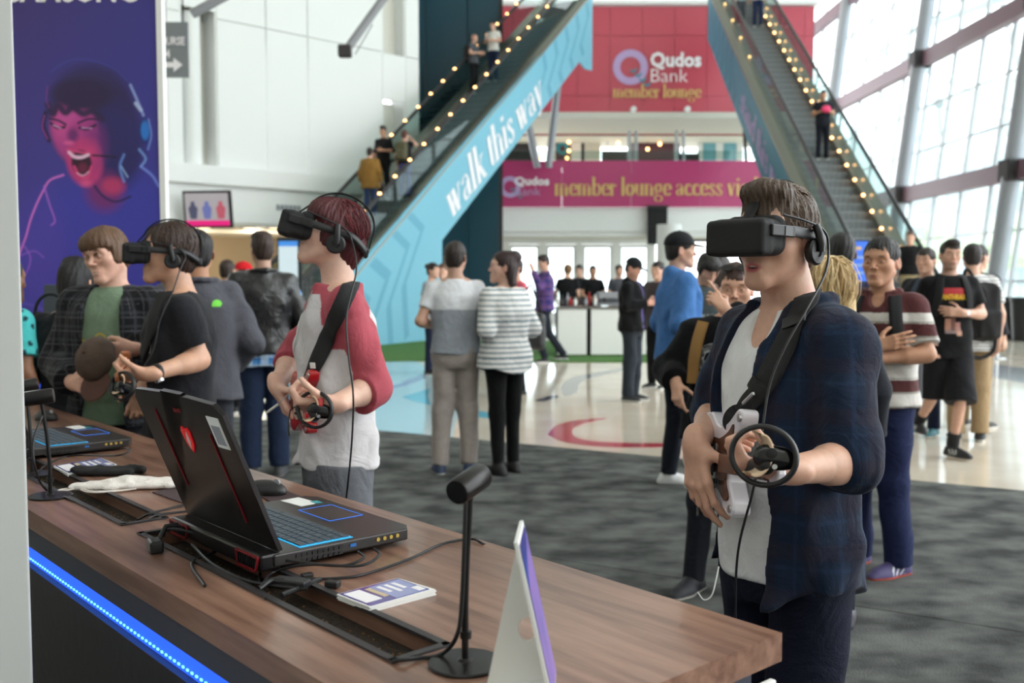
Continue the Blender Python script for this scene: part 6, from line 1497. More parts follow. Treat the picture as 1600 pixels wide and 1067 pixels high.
# couple standing on the carpet
WG = lambda V: np.where((V[:, 2] > 1.235)[:, None], np.array(lin((226, 228, 234))), np.array(lin((158, 164, 174))))
p = crowd('man seen from behind in a white and grey colour block t-shirt and beige trousers', 712, 7.55, 375, 183, wd=1.06, hair='short', hairc=(40, 30, 26), head=(-14, 0, 0), skin=SK,
    L=dict(e=(.262, .05, 1.15), w=(.16, -.19, 1.10), c=(.4, .4, .4, .4)), R=dict(e=(-.262, .05, 1.15), w=(-.15, -.19, 1.08), c=(.4, .4, .4, .4)), tops=[tee(WG, hem=.905, flare=.004)],
    pants=dict(col=(168, 158, 152), kr=.072, ar=.056, mat=M_CLOTH, fold=.009), shoe=dict(col=(40, 54, 84), sole=(220, 218, 210)), legL=((.10, .0, .49), (.125, .03, .085)), legR=((-.09, -.03, .49), (-.10, .0, .085)), feet=(12, -12))
p = crowd('woman in a white and grey striped long top and black leggings', 789, 7.5, 391, -140, fem=True, wd=1.12, hip=1.05, hair='pony', hairc=(46, 28, 30), head=(46, 4, 0), skin=(214, 172, 154), seed=4,
    L=dict(e=(.23, .06, 1.14), w=(.13, -.15, 1.12), c=(.5, .5, .5, .5)), R=dict(e=(-.23, .06, 1.14), w=(-.12, -.16, 1.12), c=(.5, .5, .5, .5)),
    tops=[dict(name='striped_top', col=stripes((226, 224, 222), (122, 140, 148), .040, .34), sleeve=1.05, hem=.78, loose=.026, fold=.008, tails=(.80, .05), h=.0062)],
    pants=dict(col=(16, 16, 18), kr=.058, ar=.042, loose=.004, mat=M_CLOTH), shoe=dict(col=(24, 22, 24), sole=(20, 20, 20), high=1), legL=((.08, -.0, .49), (.085, .02, .085)), legR=((-.09, -.02, .49), (-.10, -.02, .085)))
p = crowd('person in a pink top mostly hidden behind the woman in stripes', 806, 12.7, 402, -60, fem=True, hair='short', hairc=(50, 36, 30), tops=[tee((214, 96, 112), sleeve=.8)], pants=dict(col=BK), shoe=dict(col=BK, sole=(160, 150, 140)),
    L=dict(e=(.22, -.02, 1.16), w=(.12, -.2, 1.3)), feet=(0, -30))
p = crowd('man in a navy and purple plaid shirt walking with a hand to his face', 851, 17.8, 397, -75, hair='messy', hairc=(44, 32, 28), wd=1.08, tops=[dict(name='plaid_shirt', col=plaid((44, 48, 104), (110, 74, 132), (160, 110, 130), .11, .02), sleeve=1.9, hem=.84, loose=.02, collar=1)],
    pants=dict(col=(34, 38, 48)), shoe=dict(col=(24, 24, 28)), L=dict(e=(.20, -.15, 1.22), w=(.06, -.22, 1.50)), legL=((.09, -.16, .50), (.09, -.02, .085)), legR=((-.09, .10, .47), (-.09, .36, .12)), head=(0, -12, 0))
t = thing('shoulder_bag', 'large black shoulder bag hanging between the woman in stripes and the plaid shirt man', 'bag', Vector((px2(831, 12.5), 12.35, .62)))
g = Fld(); g.rbox((0, 0, .22), (.17, .09, .23), .07); V, F = g.solve(.014, folds(.008, 4, 20, 18)); npmesh('bag_body', V, F, M_LEATHER, t, col=np.tile(np.array(lin((26, 26, 30)), f4), (len(V), 1))); MB().tube(crom([(-.12, 0, .42), (-.10, .0, .62), (-.02, .02, .80), (.06, .0, .62), (.12, 0, .42)], 5), .014, 8).build('strap', M_BLACKM, t, smooth=True)
crowd('far person with dark tied hair beside the blue escalator panel', 676, 15.5, 409, 60, fem=True, hair='bun', hairc=(36, 26, 24), tops=[tee((150, 158, 168))], pants=dict(col=NAVY), shoe=dict(col=BK))
crowd('far person in light grey behind the man in white and grey', 693, 15.9, 410, -20, hair='short', hairc=(90, 60, 44), tops=[tee((170, 190, 200))], pants=dict(col=NAVY), shoe=dict(col=BK))
crowd('bar worker seen from behind in a black t-shirt with white print and fair hair', 887, 20.6, 411, 165, hair='mop', hairc=(120, 88, 56), tops=[tee(BK)], pants=dict(col=(80, 52, 40)), shoe=dict(col=BK), L=dict(e=(.25, 0, 1.15), w=(.3, -.2, 1.05)))
crowd('bar worker facing us in a black t-shirt beside the coffee machine', 926, 21.2, 413, 5, hair='short', hairc=(28, 22, 20), skin=SK2, tops=[tee(BK)], pants=dict(col=BK), shoe=dict(col=BK), L=dict(e=(.25, -.05, 1.13), w=(.1, -.25, 1.05)), R=dict(e=(-.25, -.05, 1.13), w=(-.1, -.25, 1.05)))
crowd('bar worker in dark clothes between the other two staff', 905, 22.0, 412, -30, hair='short', hairc=(30, 24, 22), tops=[tee((30, 34, 36))], pants=dict(col=BK), shoe=dict(col=BK))
crowd('far person in grey behind the man in the black cap', 967, 21.0, 412, 20, hair='short', hairc=(60, 44, 34), tops=[tee((70, 72, 78))], pants=dict(col=BK), shoe=dict(col=BK))
crowd('far person in a dark brown jacket past the black cap man', 1028, 13.5, 407, -40, hair='short', hairc=(36, 28, 26), tops=[jkt((66, 58, 60))], pants=dict(col=BK), shoe=dict(col=BK))
p = crowd('man in a black cap and black hooded jacket looking at his phone', 988, 12.1, 402, 62, wd=1.12, hair='short', hairc=(40, 32, 28), cap=dict(col=(24, 26, 30)), head=(0, -22, 0), skin=(214, 160, 140), face=dict(stubble=1),
    tops=[tee((96, 84, 140), nz=1.475, loose=.004, sleeve=.4, fold=.001), jkt((26, 26, 28), open=(.035, .045, 0), hood=1, mat=M_KNIT)], pants=dict(col=(44, 50, 58), kr=.075, ar=.066, fold=.009), shoe=dict(col=(40, 42, 46)),
    L=dict(e=(.235, -.02, 1.17), w=(.09, -.23, 1.20), c=(.6, .6, .6, .6)), R=dict(e=(-.235, -.02, 1.17), w=(-.07, -.23, 1.20), c=(.6, .6, .6, .6)), feet=(15, -15))
t = thing('phone', 'dark phone in the hands of the man in the black cap', 'phone', p.Mw @ Vector((.01, -.335, 1.23))); b = MB(); b.box((0, 0, 0), (.075, .012, .15), Matrix.Rotation(.5, 3, 'X'), bev=.004); b.build('phone_body', M_BLACKG, t); b = MB(); b.box((0, .004, .002), (.068, .008, .14), Matrix.Rotation(.5, 3, 'X')); b.build('screen', mat('phone_screen', (60, 70, 90)), t)
p = crowd('tall young man in a blue hoodie and black cap, side view', 1060, 7.05, 361, 98, hair='short', hairc=(34, 28, 26), cap=dict(col=(28, 28, 32)), head=(-6, -2, 0), skin=SK, wd=.98, seed=3,
    tops=[tee((214, 210, 208), hem=.83, loose=.016), dict(name='hoodie', col=(72, 116, 174), sleeve=1.95, hem=.87, loose=.034, fold=.012, hood=1, mat=M_KNIT, nz=1.475)], pants=dict(col=(22, 26, 36), kr=.062, ar=.052, fold=.008), shoe=dict(col=(226, 226, 226), sole=(235, 235, 235)),
    L=dict(e=(.235, .06, 1.13), w=(.13, -.20, 1.06)), R=dict(e=(-.235, .06, 1.13), w=(-.13, -.20, 1.06)), legL=((.09, -.02, .49), (.09, .03, .085)), legR=((-.10, -.08, .49), (-.11, -.10, .085)), feet=(-10, -35))
p = crowd('young man in a dark grey printed t-shirt looking down beside the blue hoodie', 1098, 7.9, 388, 8, hair='mop', hairc=(28, 24, 24), head=(10, -32, 0), hoff=(.02, -.04, -.03), skin=SK, tops=[tee((66, 74, 76))], pants=dict(col=(120, 80, 60), shorts=1.0), shoe=dict(col=(220, 220, 220)))
for i_ in range(5): print_flat(p, 'shirt_print', rect2d(-.085+i_*.036, -.022, -.062+i_*.036, .026, 2, 2), 0, 1.20*p.k, mat('pale_shirt_print', (150, 156, 154)))
p = crowd('person in a pale blue top and dark hair behind the pointing woman', 1124, 9.2, 398, 150, hair='long', hairc=(52, 46, 46), fem=True, tops=[tee((112, 140, 180))], pants=dict(col=NAVY), shoe=dict(col=BK))
p = crowd('woman in a black college sweatshirt, one hand pointing up and the other down', 1136, 4.6, 412, -14, fem=True, wd=1.12, hair='short', hairc=(58, 34, 26), head=(0, -3, 0), hoff=(.035, 0, 0), skin=(214, 166, 142), seed=8, h=.006, hs=.98,
    L=dict(e=(.22, -.16, 1.32), w=(.0, -.30, 1.52), d=(-.62, -.05, .75), n=(-.4, .7, 0), c=(.08, .9, .95, .95), t=.8), R=dict(e=(-.30, .0, 1.20), w=(-.245, -.17, 1.135), d=(.10, -.45, -.75), n=(.5, .5, -.4), c=(.15, .45, .6, .7), t=.3),
    tops=[dict(name='sweatshirt', col=(24, 24, 27), sleeve=1.88, hem=.84, loose=.032, fold=.010, mat=M_KNIT, nz=1.475)], pants=dict(col=(34, 36, 44)), shoe=dict(col=(34, 36, 44), sole=(226, 222, 214)), feet=(0, -25), legL=((.09, -.01, .49), (.10, .02, .085)), legR=((-.12, -.02, .49), (-.155, .0, .085)))
print_flat(p, 'varsity_letter', flat_text('G', .165, bold=.010, sx=.95), -.070, 1.12, mat('varsity_outline', (158, 158, 160)), off=.003); print_flat(p, 'varsity_letter', flat_text('G', .165, bold=.001, sx=.95), -.070, 1.12, mat('varsity_grey', (96, 96, 98)), off=.0045)
backpack(p, 'tan strapped backpack worn by the woman in the college sweatshirt', (96, 70, 40), strapc=(150, 112, 62), sx=1.35)
def watch(p, side, label, face=(30, 30, 34), strap=(24, 24, 26)):
    wq, e = (p.Lwr, p.Lel) if side > 0 else (p.Rwr, p.Rel); d = Vector(wq-e).normalized(); c_ = Vector(wq)-d*.035; n = (p.handL if side > 0 else p.handR)[2]; n = Vector(n); n = (n-d*n.dot(d)).normalized(); M = frame(d.cross(n), -n, d, c_)
    t = thing('wristwatch', label, 'watch', (0, 0, 0)); t.matrix_world = p.Mw @ Matrix(((*M[0],), (*M[1],), (*M[2],), (*M[3],))); t.rotation_mode = 'QUATERNION'
    b = MB(); pts = [(.031*math.cos(a), .028*math.sin(a), 0) for a in np.linspace(0, 2*PI, 25)[:-1]]
    V = []; F = []
    for x, y, z in pts: r_ = 1.10; V += [(x, y, -.010), (x*r_, y*r_, -.010), (x*r_, y*r_, .010), (x, y, .010)]
    for i in range(24):
        j = (i+1) % 24
        for q in range(4): F.append((i*4+q, i*4+(q+1) % 4, j*4+(q+1) % 4, j*4+q))
    npmesh('strap', V, F, mat('strap_%d' % strap[0], strap, rough=.6), t)
    b.cyl((0, .027, 0), (0, .038, 0), .0175, 24); o = b.build('case', M_STEEL, t, smooth=True); b = MB(); b.cyl((0, .038, 0), (0, .0388, 0), .0145, 24); b.build('dial', mat('dial_%d' % face[0], face, rough=.2), o)
watch(p, 1, 'black watch on the raised wrist of the woman in the college sweatshirt')
b = MB(); t = thing('sunglasses', 'dark sunglasses pushed up on the hair of the woman in the college sweatshirt', 'sunglasses'); t.matrix_world = p.Mw @ p.MH; t.rotation_mode = 'QUATERNION'
for s_ in (-1, 1): b = MB(); b.prism([(s_*.034+.028*math.cos(a), .022*math.sin(a)) for a in np.linspace(0, 2*PI, 17)[:-1]], -.002, .002, Matrix(((1, 0, 0), (0, .8, .6), (0, .6, -.8))), (0, -.075, .105)); b.build('lens', M_BLACKG, t)
for s_ in (-1, 1): b = MB(); b.tube([(s_*.064, -.075, .108), (s_*.082, -.03, .08), (s_*.084, .02, .05)], .003, 6); b.build('temple_arm', M_BLACK, t)

# right hand side
pbl = crowd('woman with long blonde hair behind the front player', 1294, 4.2, 404, 172, fem=True, hair='long', hairc=(222, 192, 140), hairamp=.002, tops=[tee((40, 42, 50), sleeve=1.9)], pants=dict(col=(24, 28, 40), ar=.040, kr=.054), shoe=dict(col=(58, 56, 66), sole=(30, 28, 30)), h=.007)
p = crowd('man seen from behind with black hair and a navy shirt', 1313, 6.0, 362, 170, hair='short', hairc=(24, 22, 24), head=(0, -4, 0), skin=SK2, wd=1.05, tops=[dict(name='shirt', col=(34, 38, 66), sleeve=.7, hem=.84, loose=.018, collar=1)], pants=dict(col=NAVY), shoe=dict(col=BK))
MAR, WH, GR = [np.array(lin(c)) for c in ((86, 48, 50), (206, 202, 198), (150, 146, 140))]
def polo(V):
    z = V[:, 2]; out = np.tile(WH, (len(V), 1)); q = np.mod(z-.888, .1415)
    out[q > .082] = MAR; out[(np.abs(q-.076) < .004) | (np.abs(q-.006) < .004)] = GR; out[z > 1.365] = MAR; return out
p = crowd('man with short black hair in a maroon and white striped polo, arms crossed', 1376, 4.95, 370, -34, hair='high', hairc=(26, 24, 25), head=(-6, 1, 0), skin=(196, 146, 118), wd=1.03, h=.0052, seed=6, face=dict(scalp=.6), hs=1.02,
    L=dict(e=(.245, -.06, 1.16), w=(-.03, -.235, 1.13), d=(-1, .05, .0), n=(0, 1, .2), c=(.2, .2, .25, .3)), R=dict(e=(-.245, -.06, 1.15), w=(.03, -.20, 1.20), d=(1, .1, .25), n=(0, 1, 0), c=(.2, .2, .2, .2)),
    tops=[dict(name='polo_shirt', col=polo, sleeve=.80, hem=.885, loose=.024, fold=.006, collar=1, v=.05)], pants=dict(col=(34, 42, 78), kr=.070, ar=.066, len=.05, fold=.008), shoe=dict(col=(74, 66, 112), sole=(206, 90, 66), stripe=(220, 220, 226)),
    legL=((.09, -.02, .49), (.115, .0, .085)), legR=((-.10, -.01, .49), (-.11, .10, .085)), feet=(-28, -20))
backpack(p, 'black backpack with a grey zip worn by the man in the striped polo', (30, 30, 34), size=(.155, .10, .25), zc=1.12)
p = crowd('stocky man in a black jacket and slate t-shirt looking left', 1446, 9.4, 385, -48, wd=1.2, hair='short', hairc=(38, 28, 24), skin=SK, tops=[tee((62, 72, 88)), jkt((34, 34, 38), open=(.07, .09, 0))], pants=dict(col=NAVY), shoe=dict(col=(60, 120, 130)))
p = crowd('bearded young man in a black band t-shirt and black shorts walking toward us', 1482, 8.3, 373, -8, hair='quiff', hairc=(38, 28, 24), face=dict(stubble=1), skin=SK, h=.0072, seed=9,
    L=dict(e=(.25, .0, 1.15), w=(.045, -.20, 1.165), d=(-1, -.05, .1), n=(0, 1, -.1), c=(.35, .4, .45, .5)), R=dict(e=(-.26, .05, 1.14), w=(-.20, -.08, .93)),
    tops=[tee(BK, hem=.80, loose=.020, sleeve=.68)], pants=dict(col=(24, 24, 28), shorts=1.12, loose=.02, mat=M_CLOTH), shoe=dict(col=(24, 24, 28), sole=(40, 40, 42), stripe=(230, 230, 230)),
    legL=((.07, -.16, .50), (.03, -.10, .10)), legR=((-.10, -.02, .50), (-.14, .26, .24)), feet=(30, 0))
tr_ = BVHTree.FromPolygons(p.topV.tolist(), p.topF.tolist())
print_flat(p, 'print_block', rect2d(-.082, -.045, .082, .045, 8, 4), .0, 1.315*p.k, mat('print_red', (178, 36, 44))); print_flat(p, 'band_lettering', flat_text('ANTHRAX', .062, bold=.002, sx=.62), .0, 1.285*p.k, mat('print_yellow', (222, 190, 40)), off=.004)
for x, z, w_, h_, c in ((-.04, 1.07, .022, .05, (190, 140, 120)), (0, 1.075, .018, .055, (120, 80, 70)), (.035, 1.05, .02, .04, (170, 120, 110)), (0, 1.02, .06, .022, (150, 130, 130)), (.05, 1.0, .02, .02, (196, 150, 130))): print_flat(p, 'print_figure', rect2d(-w_, -h_, w_, h_, 3, 3), x, z*p.k, mat('print_tone_%d' % c[0], c), off=.003)
for s_, lg in enumerate(p.legs):
    d_ = Vector(lg[0]-lg[1]).normalized(); a_ = Vector(lg[1])+d_*.0; MB().tube([a_, a_+d_*.11], [.050, .052], 14).build('sock', M_BLACKM, p.root, smooth=True)
watch(p, 1, 'white faced watch on the wrist of the man in the band t-shirt', face=(220, 222, 226), strap=(150, 150, 156))
backpack(p, 'dark straps and pack on the man in the band t-shirt', (30, 30, 33), size=(.13, .07, .18))
p = crowd('man with cropped dark hair in a thin striped white shirt, walking away', 1517, 9.1, 378, 165, hair='short', hairc=(40, 34, 34), tops=[dict(name='striped_shirt', col=stripes((222, 222, 222), (120, 122, 128), .03, .3), sleeve=.7, hem=.80, loose=.02)], pants=dict(col=(164, 140, 108), kr=.075, ar=.065), shoe=dict(col=(40, 42, 46)), wd=1.05)
p = crowd('man in a dark jacket behind the striped shirt man, large pack on his back', 1526, 9.9, 380, 120, hair='short', hairc=(36, 30, 28), tops=[jkt((40, 42, 50))], pants=dict(col=(150, 130, 104)), shoe=dict(col=BK))
t = thing('backpack', 'large black backpack hanging low beside the striped shirt man', 'backpack', Vector((px2(1543, 8.9), 9.0, .92))); g = Fld(); g.rbox((0, 0, .27), (.15, .11, .27), .09); g.rbox((.02, -.09, .16), (.11, .05, .13), .04, k=.02); V, F = g.solve(.010, folds(.008, 1, 22, 20)); npmesh('bag', V, F, M_BLACKM, t); MB().tube(crom([(-.05, -.02, .50), (-.16, -.03, .66), (-.19, -.02, .52), (-.15, 0, .35)], 5), .016, 8).build('strap', M_BLACKM, t, smooth=True)
MB().tube(crom([(.10, -.06, .05), (.08, -.06, -.08), (-.02, -.06, -.14), (-.12, -.06, -.13)], 5), .018, 8).build('strap', M_BLACKM, t, smooth=True)
# on the escalators
def onesc(A, B, inward, s_, off, dz=0):
    A = Vector(A); u = Vector((B.x-A.x, B.y-A.y, 0)); sl = (B.z-A.z)/u.length; u.normalize(); n = Vector((-u.y, u.x, 0))*inward; q = A+u*s_+n*off; q.z = A.z+sl*s_-.16+.03+dz; return q
AL, BL = W(702, 258, 25), W(918, 0, 32.5); AR, BR = W(1216, 237, 25), W(1112, 0, 34.5)
def onp(label, q, yaw, H, **kw): return Person(label, q, rad(yaw), H, h=.015, **kw)
q = onesc(AR, BR, -1, -.15, 1.05); onp('person in black holding something pink on the right escalator', q, -8, 1.72, hair='short', hairc=(30, 26, 26), tops=[tee((26, 28, 36), loose=.02)], pants=dict(col=(24, 26, 36)), shoe=dict(col=BK), skin=SK2,
    L=dict(e=(.25, -.03, 1.15), w=(.08, -.2, 1.2)), R=dict(e=(-.25, -.03, 1.15), w=(-.06, -.2, 1.2)))
t = thing('pink_bag', 'small bright pink bundle held by the person in black on the right escalator', 'bag', (q.x-.02, q.y-.30, q.z+1.20)); g = Fld(); g.ell((0, 0, 0), (.12, .07, .09), k=0); V, F = g.solve(.015, folds(.01, 1, 40, 30)); npmesh('bundle', V, F, mat('hot_pink', (226, 60, 110)), t); MB().tube([(-.05, 0, .07), (0, 0, .14), (.05, 0, .07)], .008, 6).build('handle', M_BLACK, t)
q = onesc(AR, BR, -1, 7.6, 1.15); onp('man in a white shirt at the top of the right escalator', q, -10, 1.76, hair='short', hairc=(90, 60, 40), tops=[dict(name='shirt', col=(232, 230, 228), sleeve=1.9, hem=.84, loose=.02)], pants=dict(col=(40, 52, 88)), shoe=dict(col=BK))
q = onesc(AR, BR, -1, 7.7, .62); onp('woman in a pale blue top beside the white shirted man on the escalator', q, 10, 1.55, fem=True, hair='long', hairc=(70, 44, 34), tops=[tee((150, 178, 186))], pants=dict(col=(70, 72, 80)), shoe=dict(col=BK))
q = onesc(AR, BR, -1, -5.75, 1.15); onp('man in a black t-shirt and khaki trousers at the foot of the right escalator', q, -30, 1.72, hair='short', hairc=(80, 54, 38), tops=[tee(BK)], pants=dict(col=(176, 160, 124)), shoe=dict(col=BK))
q = onesc(AL, BL, 1, -1.75, 1.15); onp('person in an ochre coat seen from behind on the left escalator', q, 170, 1.70, hair='short', hairc=(44, 30, 28), tops=[jkt((140, 104, 50), hem=.74, loose=.04)], pants=dict(col=(50, 66, 104)), shoe=dict(col=BK), wd=1.1)
q = onesc(AL, BL, 1, -1.05, 1.25); onp('man in a black t-shirt facing down the left escalator', q, -20, 1.80, hair='messy', hairc=(24, 22, 24), skin=SK2, tops=[tee(BK, sleeve=1.0)], pants=dict(col=BK), shoe=dict(col=BK), L=dict(e=(.25, 0, 1.15), w=(.08, -.2, 1.15)))
q = onesc(AL, BL, 1, -1.05, .62); pp = onp('person in blue jeans with an olive pack on the left escalator, hand to head', q, 160, 1.66, hair='short', hairc=(90, 54, 44), tops=[tee((30, 32, 38))], pants=dict(col=(96, 96, 150)), shoe=dict(col=BK), R=dict(e=(-.30, -.05, 1.36), w=(-.12, -.1, 1.55)), L=dict(e=(.26, 0, 1.14), w=(.25, -.08, .9)))
backpack(pp, 'olive green backpack on the left escalator', (92, 90, 70), straps=False)
q = onesc(AL, BL, 1, 3.55, 1.35); pp = onp('man in a grey t-shirt with a pack standing high on the left escalator', q, 60, 1.72, hair='none', hairc=(60, 48, 40), skin=SK, tops=[tee((78, 80, 86))], pants=dict(col=BK), shoe=dict(col=BK), L=dict(e=(.25, -.03, 1.15), w=(.1, -.25, 1.15)), R=dict(e=(-.25, -.03, 1.15), w=(-.1, -.25, 1.15)))
backpack(pp, 'dark backpack of the man high on the left escalator', (50, 48, 50), straps=False)
q = onesc(AL, BL, 1, 4.15, 1.05); onp('man in a white t-shirt standing highest on the left escalator', q, -30, 1.74, hair='short', hairc=(44, 32, 28), tops=[tee((222, 220, 214))], pants=dict(col=(34, 42, 70)), shoe=dict(col=BK), L=dict(e=(.25, -.03, 1.15), w=(.1, -.2, 1.15)), R=dict(e=(-.25, -.03, 1.15), w=(-.1, -.2, 1.15)))

# left hand side
BP = lambda V: plaid((70, 130, 190), (200, 216, 230), (30, 60, 110), .07, .014)(V)
p = crowd('man seen from behind in a black leather jacket over a blue plaid shirt', 411, 7.45, 362, 196, hair='messy', hairc=(58, 42, 36), head=(14, 0, 0), skin=SK, wd=1.05, seed=12,
    tops=[dict(name='plaid_shirt', col=BP, sleeve=.5, hem=.80, loose=.022), dict(name='leather_jacket', col=(34, 34, 36), sleeve=1.95, hem=.885, loose=.034, fold=.012, mat=M_LEATHER, collar=1, nz=1.478)],
    pants=dict(col=(36, 48, 74), kr=.074, ar=.066, fold=.010), shoe=dict(col=(70, 70, 74), sole=(150, 150, 150)), L=dict(e=(.27, .02, 1.15), w=(.20, -.16, .99)), R=dict(e=(-.27, .02, 1.15), w=(-.20, -.16, .99)))
p = crowd('broad man seen from behind in a grey zip jacket and charcoal jeans', 310, 5.35, 357, 197, hair='short', hairc=(30, 28, 30), head=(6, 0, 0), skin=(190, 136, 104), wd=1.12, h=.0068, seed=13,
    tops=[jkt((84, 84, 92), mat=M_KNIT, collar=1, loose=.030, hem=.84)], pants=dict(col=(56, 58, 66), kr=.076), shoe=dict(col=BK), L=dict(e=(.27, .03, 1.14), w=(.18, -.16, 1.0)), R=dict(e=(-.27, .03, 1.14), w=(-.18, -.16, 1.0)))
print_flat(p, 'chest_mark', ring2d(0, 0, .0, .026, 12, 0, PI), -.095, 1.345*p.k, mat('lime_mark', (110, 206, 60)), d=(0, -1, 0), off=.003)
print_flat(p, 'chest_mark', rect2d(-.020, -.010, .026, .0), -.095, 1.345*p.k, mat('lime_mark'), d=(0, -1, 0), off=.003)
p = crowd('person in black at the far left, back turned, trying headphones', 112, 4.97, 408, 176, hair='messy', hairc=(28, 26, 28), head=(0, -14, 0), hoff=(0, -.04, 0), tops=[jkt((24, 24, 28), loose=.02)], pants=dict(col=BK), shoe=dict(col=BK), h=.0065, L=dict(e=(.25, -.05, 1.13), w=(.2, -.28, 1.1)), R=dict(e=(-.25, -.05, 1.13), w=(-.2, -.28, 1.1)))
TQ = lambda V: np.where(((np.sin(V[:, 0]*90)*np.sin(V[:, 2]*70)*np.sin(V[:, 1]*80)) > .45)[:, None], np.array(lin((30, 60, 70))), np.array(lin((80, 196, 196))))
p = crowd('person in a turquoise patterned shirt, mostly hidden by the white column', 4, 4.95, 0, 150, H=1.60, skin=SKD, hair='short', hairc=(30, 26, 26), tops=[tee(TQ, sleeve=.7, loose=.02)], pants=dict(col=NAVY), shoe=dict(col=BK), h=.008)
p = crowd('distant person in a red cap behind the leather jacket', 381, 12.0, 409, -60, hair='short', hairc=(40, 30, 26), cap=dict(col=(206, 30, 40)), skin=SK2, tops=[tee((60, 60, 66))], pants=dict(col=BK), shoe=dict(col=BK))
p = crowd('distant dark haired person between the grey jacket and the leather jacket', 356, 11.0, 405, 170, hair='short', hairc=(50, 36, 30), tops=[tee((120, 124, 126))], pants=dict(col=BK), shoe=dict(col=BK))
# ---------------------------------------------------------------- the three players and the boy in green
def mklocks(p, n, flow, rng, cols, **kw):
    V, F, c = locks(n, flow, rng, **kw); M = np.array(p.MH); V = V@M[:3, :3].T+M[:3, 3]
    a = np.array(lin(cols[0])); b_ = np.array(lin(cols[1])); C = a*(1-c[:, None])+b_*c[:, None]
    return npmesh('hair_locks', V, F, M_HAIR, p.root, col=C)
mklocks(pbl, 1100, lambda q: (q[0]*.5, .15, -1), 61, ((190, 150, 96), (238, 212, 164)), length=.26, wid=.0045, lift=.001, zmin=.0, front=-.05)
def pickf(pts_px, d): return [W(x, y, d) for x, y in pts_px]
# ---- front player
d0 = 2.17
NP = plaid((22, 36, 58), (36, 32, 46), (30, 48, 76), .10, .016, .004)
me_pos = Vector((px2(1233, d0), d0, 0))
p1 = Person('young man in a headset and open navy plaid shirt over a white v-neck', me_pos, rad(-66), Ht(280, d0), h=.005, fine=True, skin=(206, 160, 138), hair='quiff', hairc=(74, 58, 46),
    head=(17, 2, 0), hoff=(0, -.022, -.004), hs=.925, wd=.97, face=dict(mouth=1), seed=21, neckr=.057,
    L=dict(e=W(1322, 722, 1.97), w=W(1232, 735, 1.80), d=Vector((-1, -.05, .12)), n=Vector((.25, .35, .9)), c=(.95, 1.0, 1.0, .95), t=.5), R=dict(e=W(1122, 645, 2.38), w=W(1087, 693, 2.14), d=Vector((.02, -.28, -.95)), n=Vector((.75, .5, -.1)), c=(.28, .25, .3, .35), t=.25, to=1.1),
    legL=((.10, -.02, .49), (.13, .0, .085)), legR=((-.10, .02, .49), (-.13, .05, .085)),
    tops=[dict(name='t_shirt', col=(226, 226, 228), sleeve=.5, hem=.855, loose=.008, fold=.005, v=.066, h=.005, flare=.002), dict(name='plaid_shirt', col=NP, sleeve=1.02, hem=.77, loose=.026, fold=.012, open=(.066, .135, -.035), collar=1, cgap=48, nz=1.472, h=.0046, flare=.02, tails=(.805, .06))],
    pants=dict(col=(20, 24, 42), kr=.074, ar=.062, h=.007, fold=.010, top=.875), shoe=dict(col=BK))
mklocks(p1, 2600, lambda q: (q[0]*1.2, .55 if q[2] < .09 else -.2, -.75 if q[2] < .085 else .25), 5, ((70, 54, 42), (112, 90, 72)), length=.028, wid=.0022, lift=.003)
mklocks(p1, 500, lambda q: (.35, -.75, .6), 9, ((80, 62, 48), (120, 98, 78)), length=.045, wid=.0022, lift=.012, zmin=.095)
vr1 = vr_headset(p1, 'black virtual reality headset worn by the front player', cable=[W(1290, 425, 2.06), W(1262, 480, 1.99), W(1228, 540, 1.95), W(1203, 600, 1.93), W(1190, 680, 1.90), W(1178, 760, 1.90), W(1157, 840, 1.93), W(1150, 900, 1.95), W(1149, 985, 1.97)])
teeO = [o for o in p1.root.children if o.name.startswith('t_shirt')][0]
def tree_of(o): return BVHTree.FromPolygons([v.co[:] for v in o.data.vertices], [tuple(q.vertices) for q in o.data.polygons])
tt1 = tree_of(teeO)
vs, fs = ring2d(0, 0, .050, .0515, 32, sy=.8); print_flat(p1, 'print_ring', (vs, fs), .070, 1.195*p1.k, mat('print_grey', (96, 98, 106)), off=.0015, tree=tt1); print_flat(p1, 'print_lettering', flat_text('SILE', .028, bold=.0006), .068, 1.20*p1.k, mat('print_grey'), off=.0018, tree=tt1)
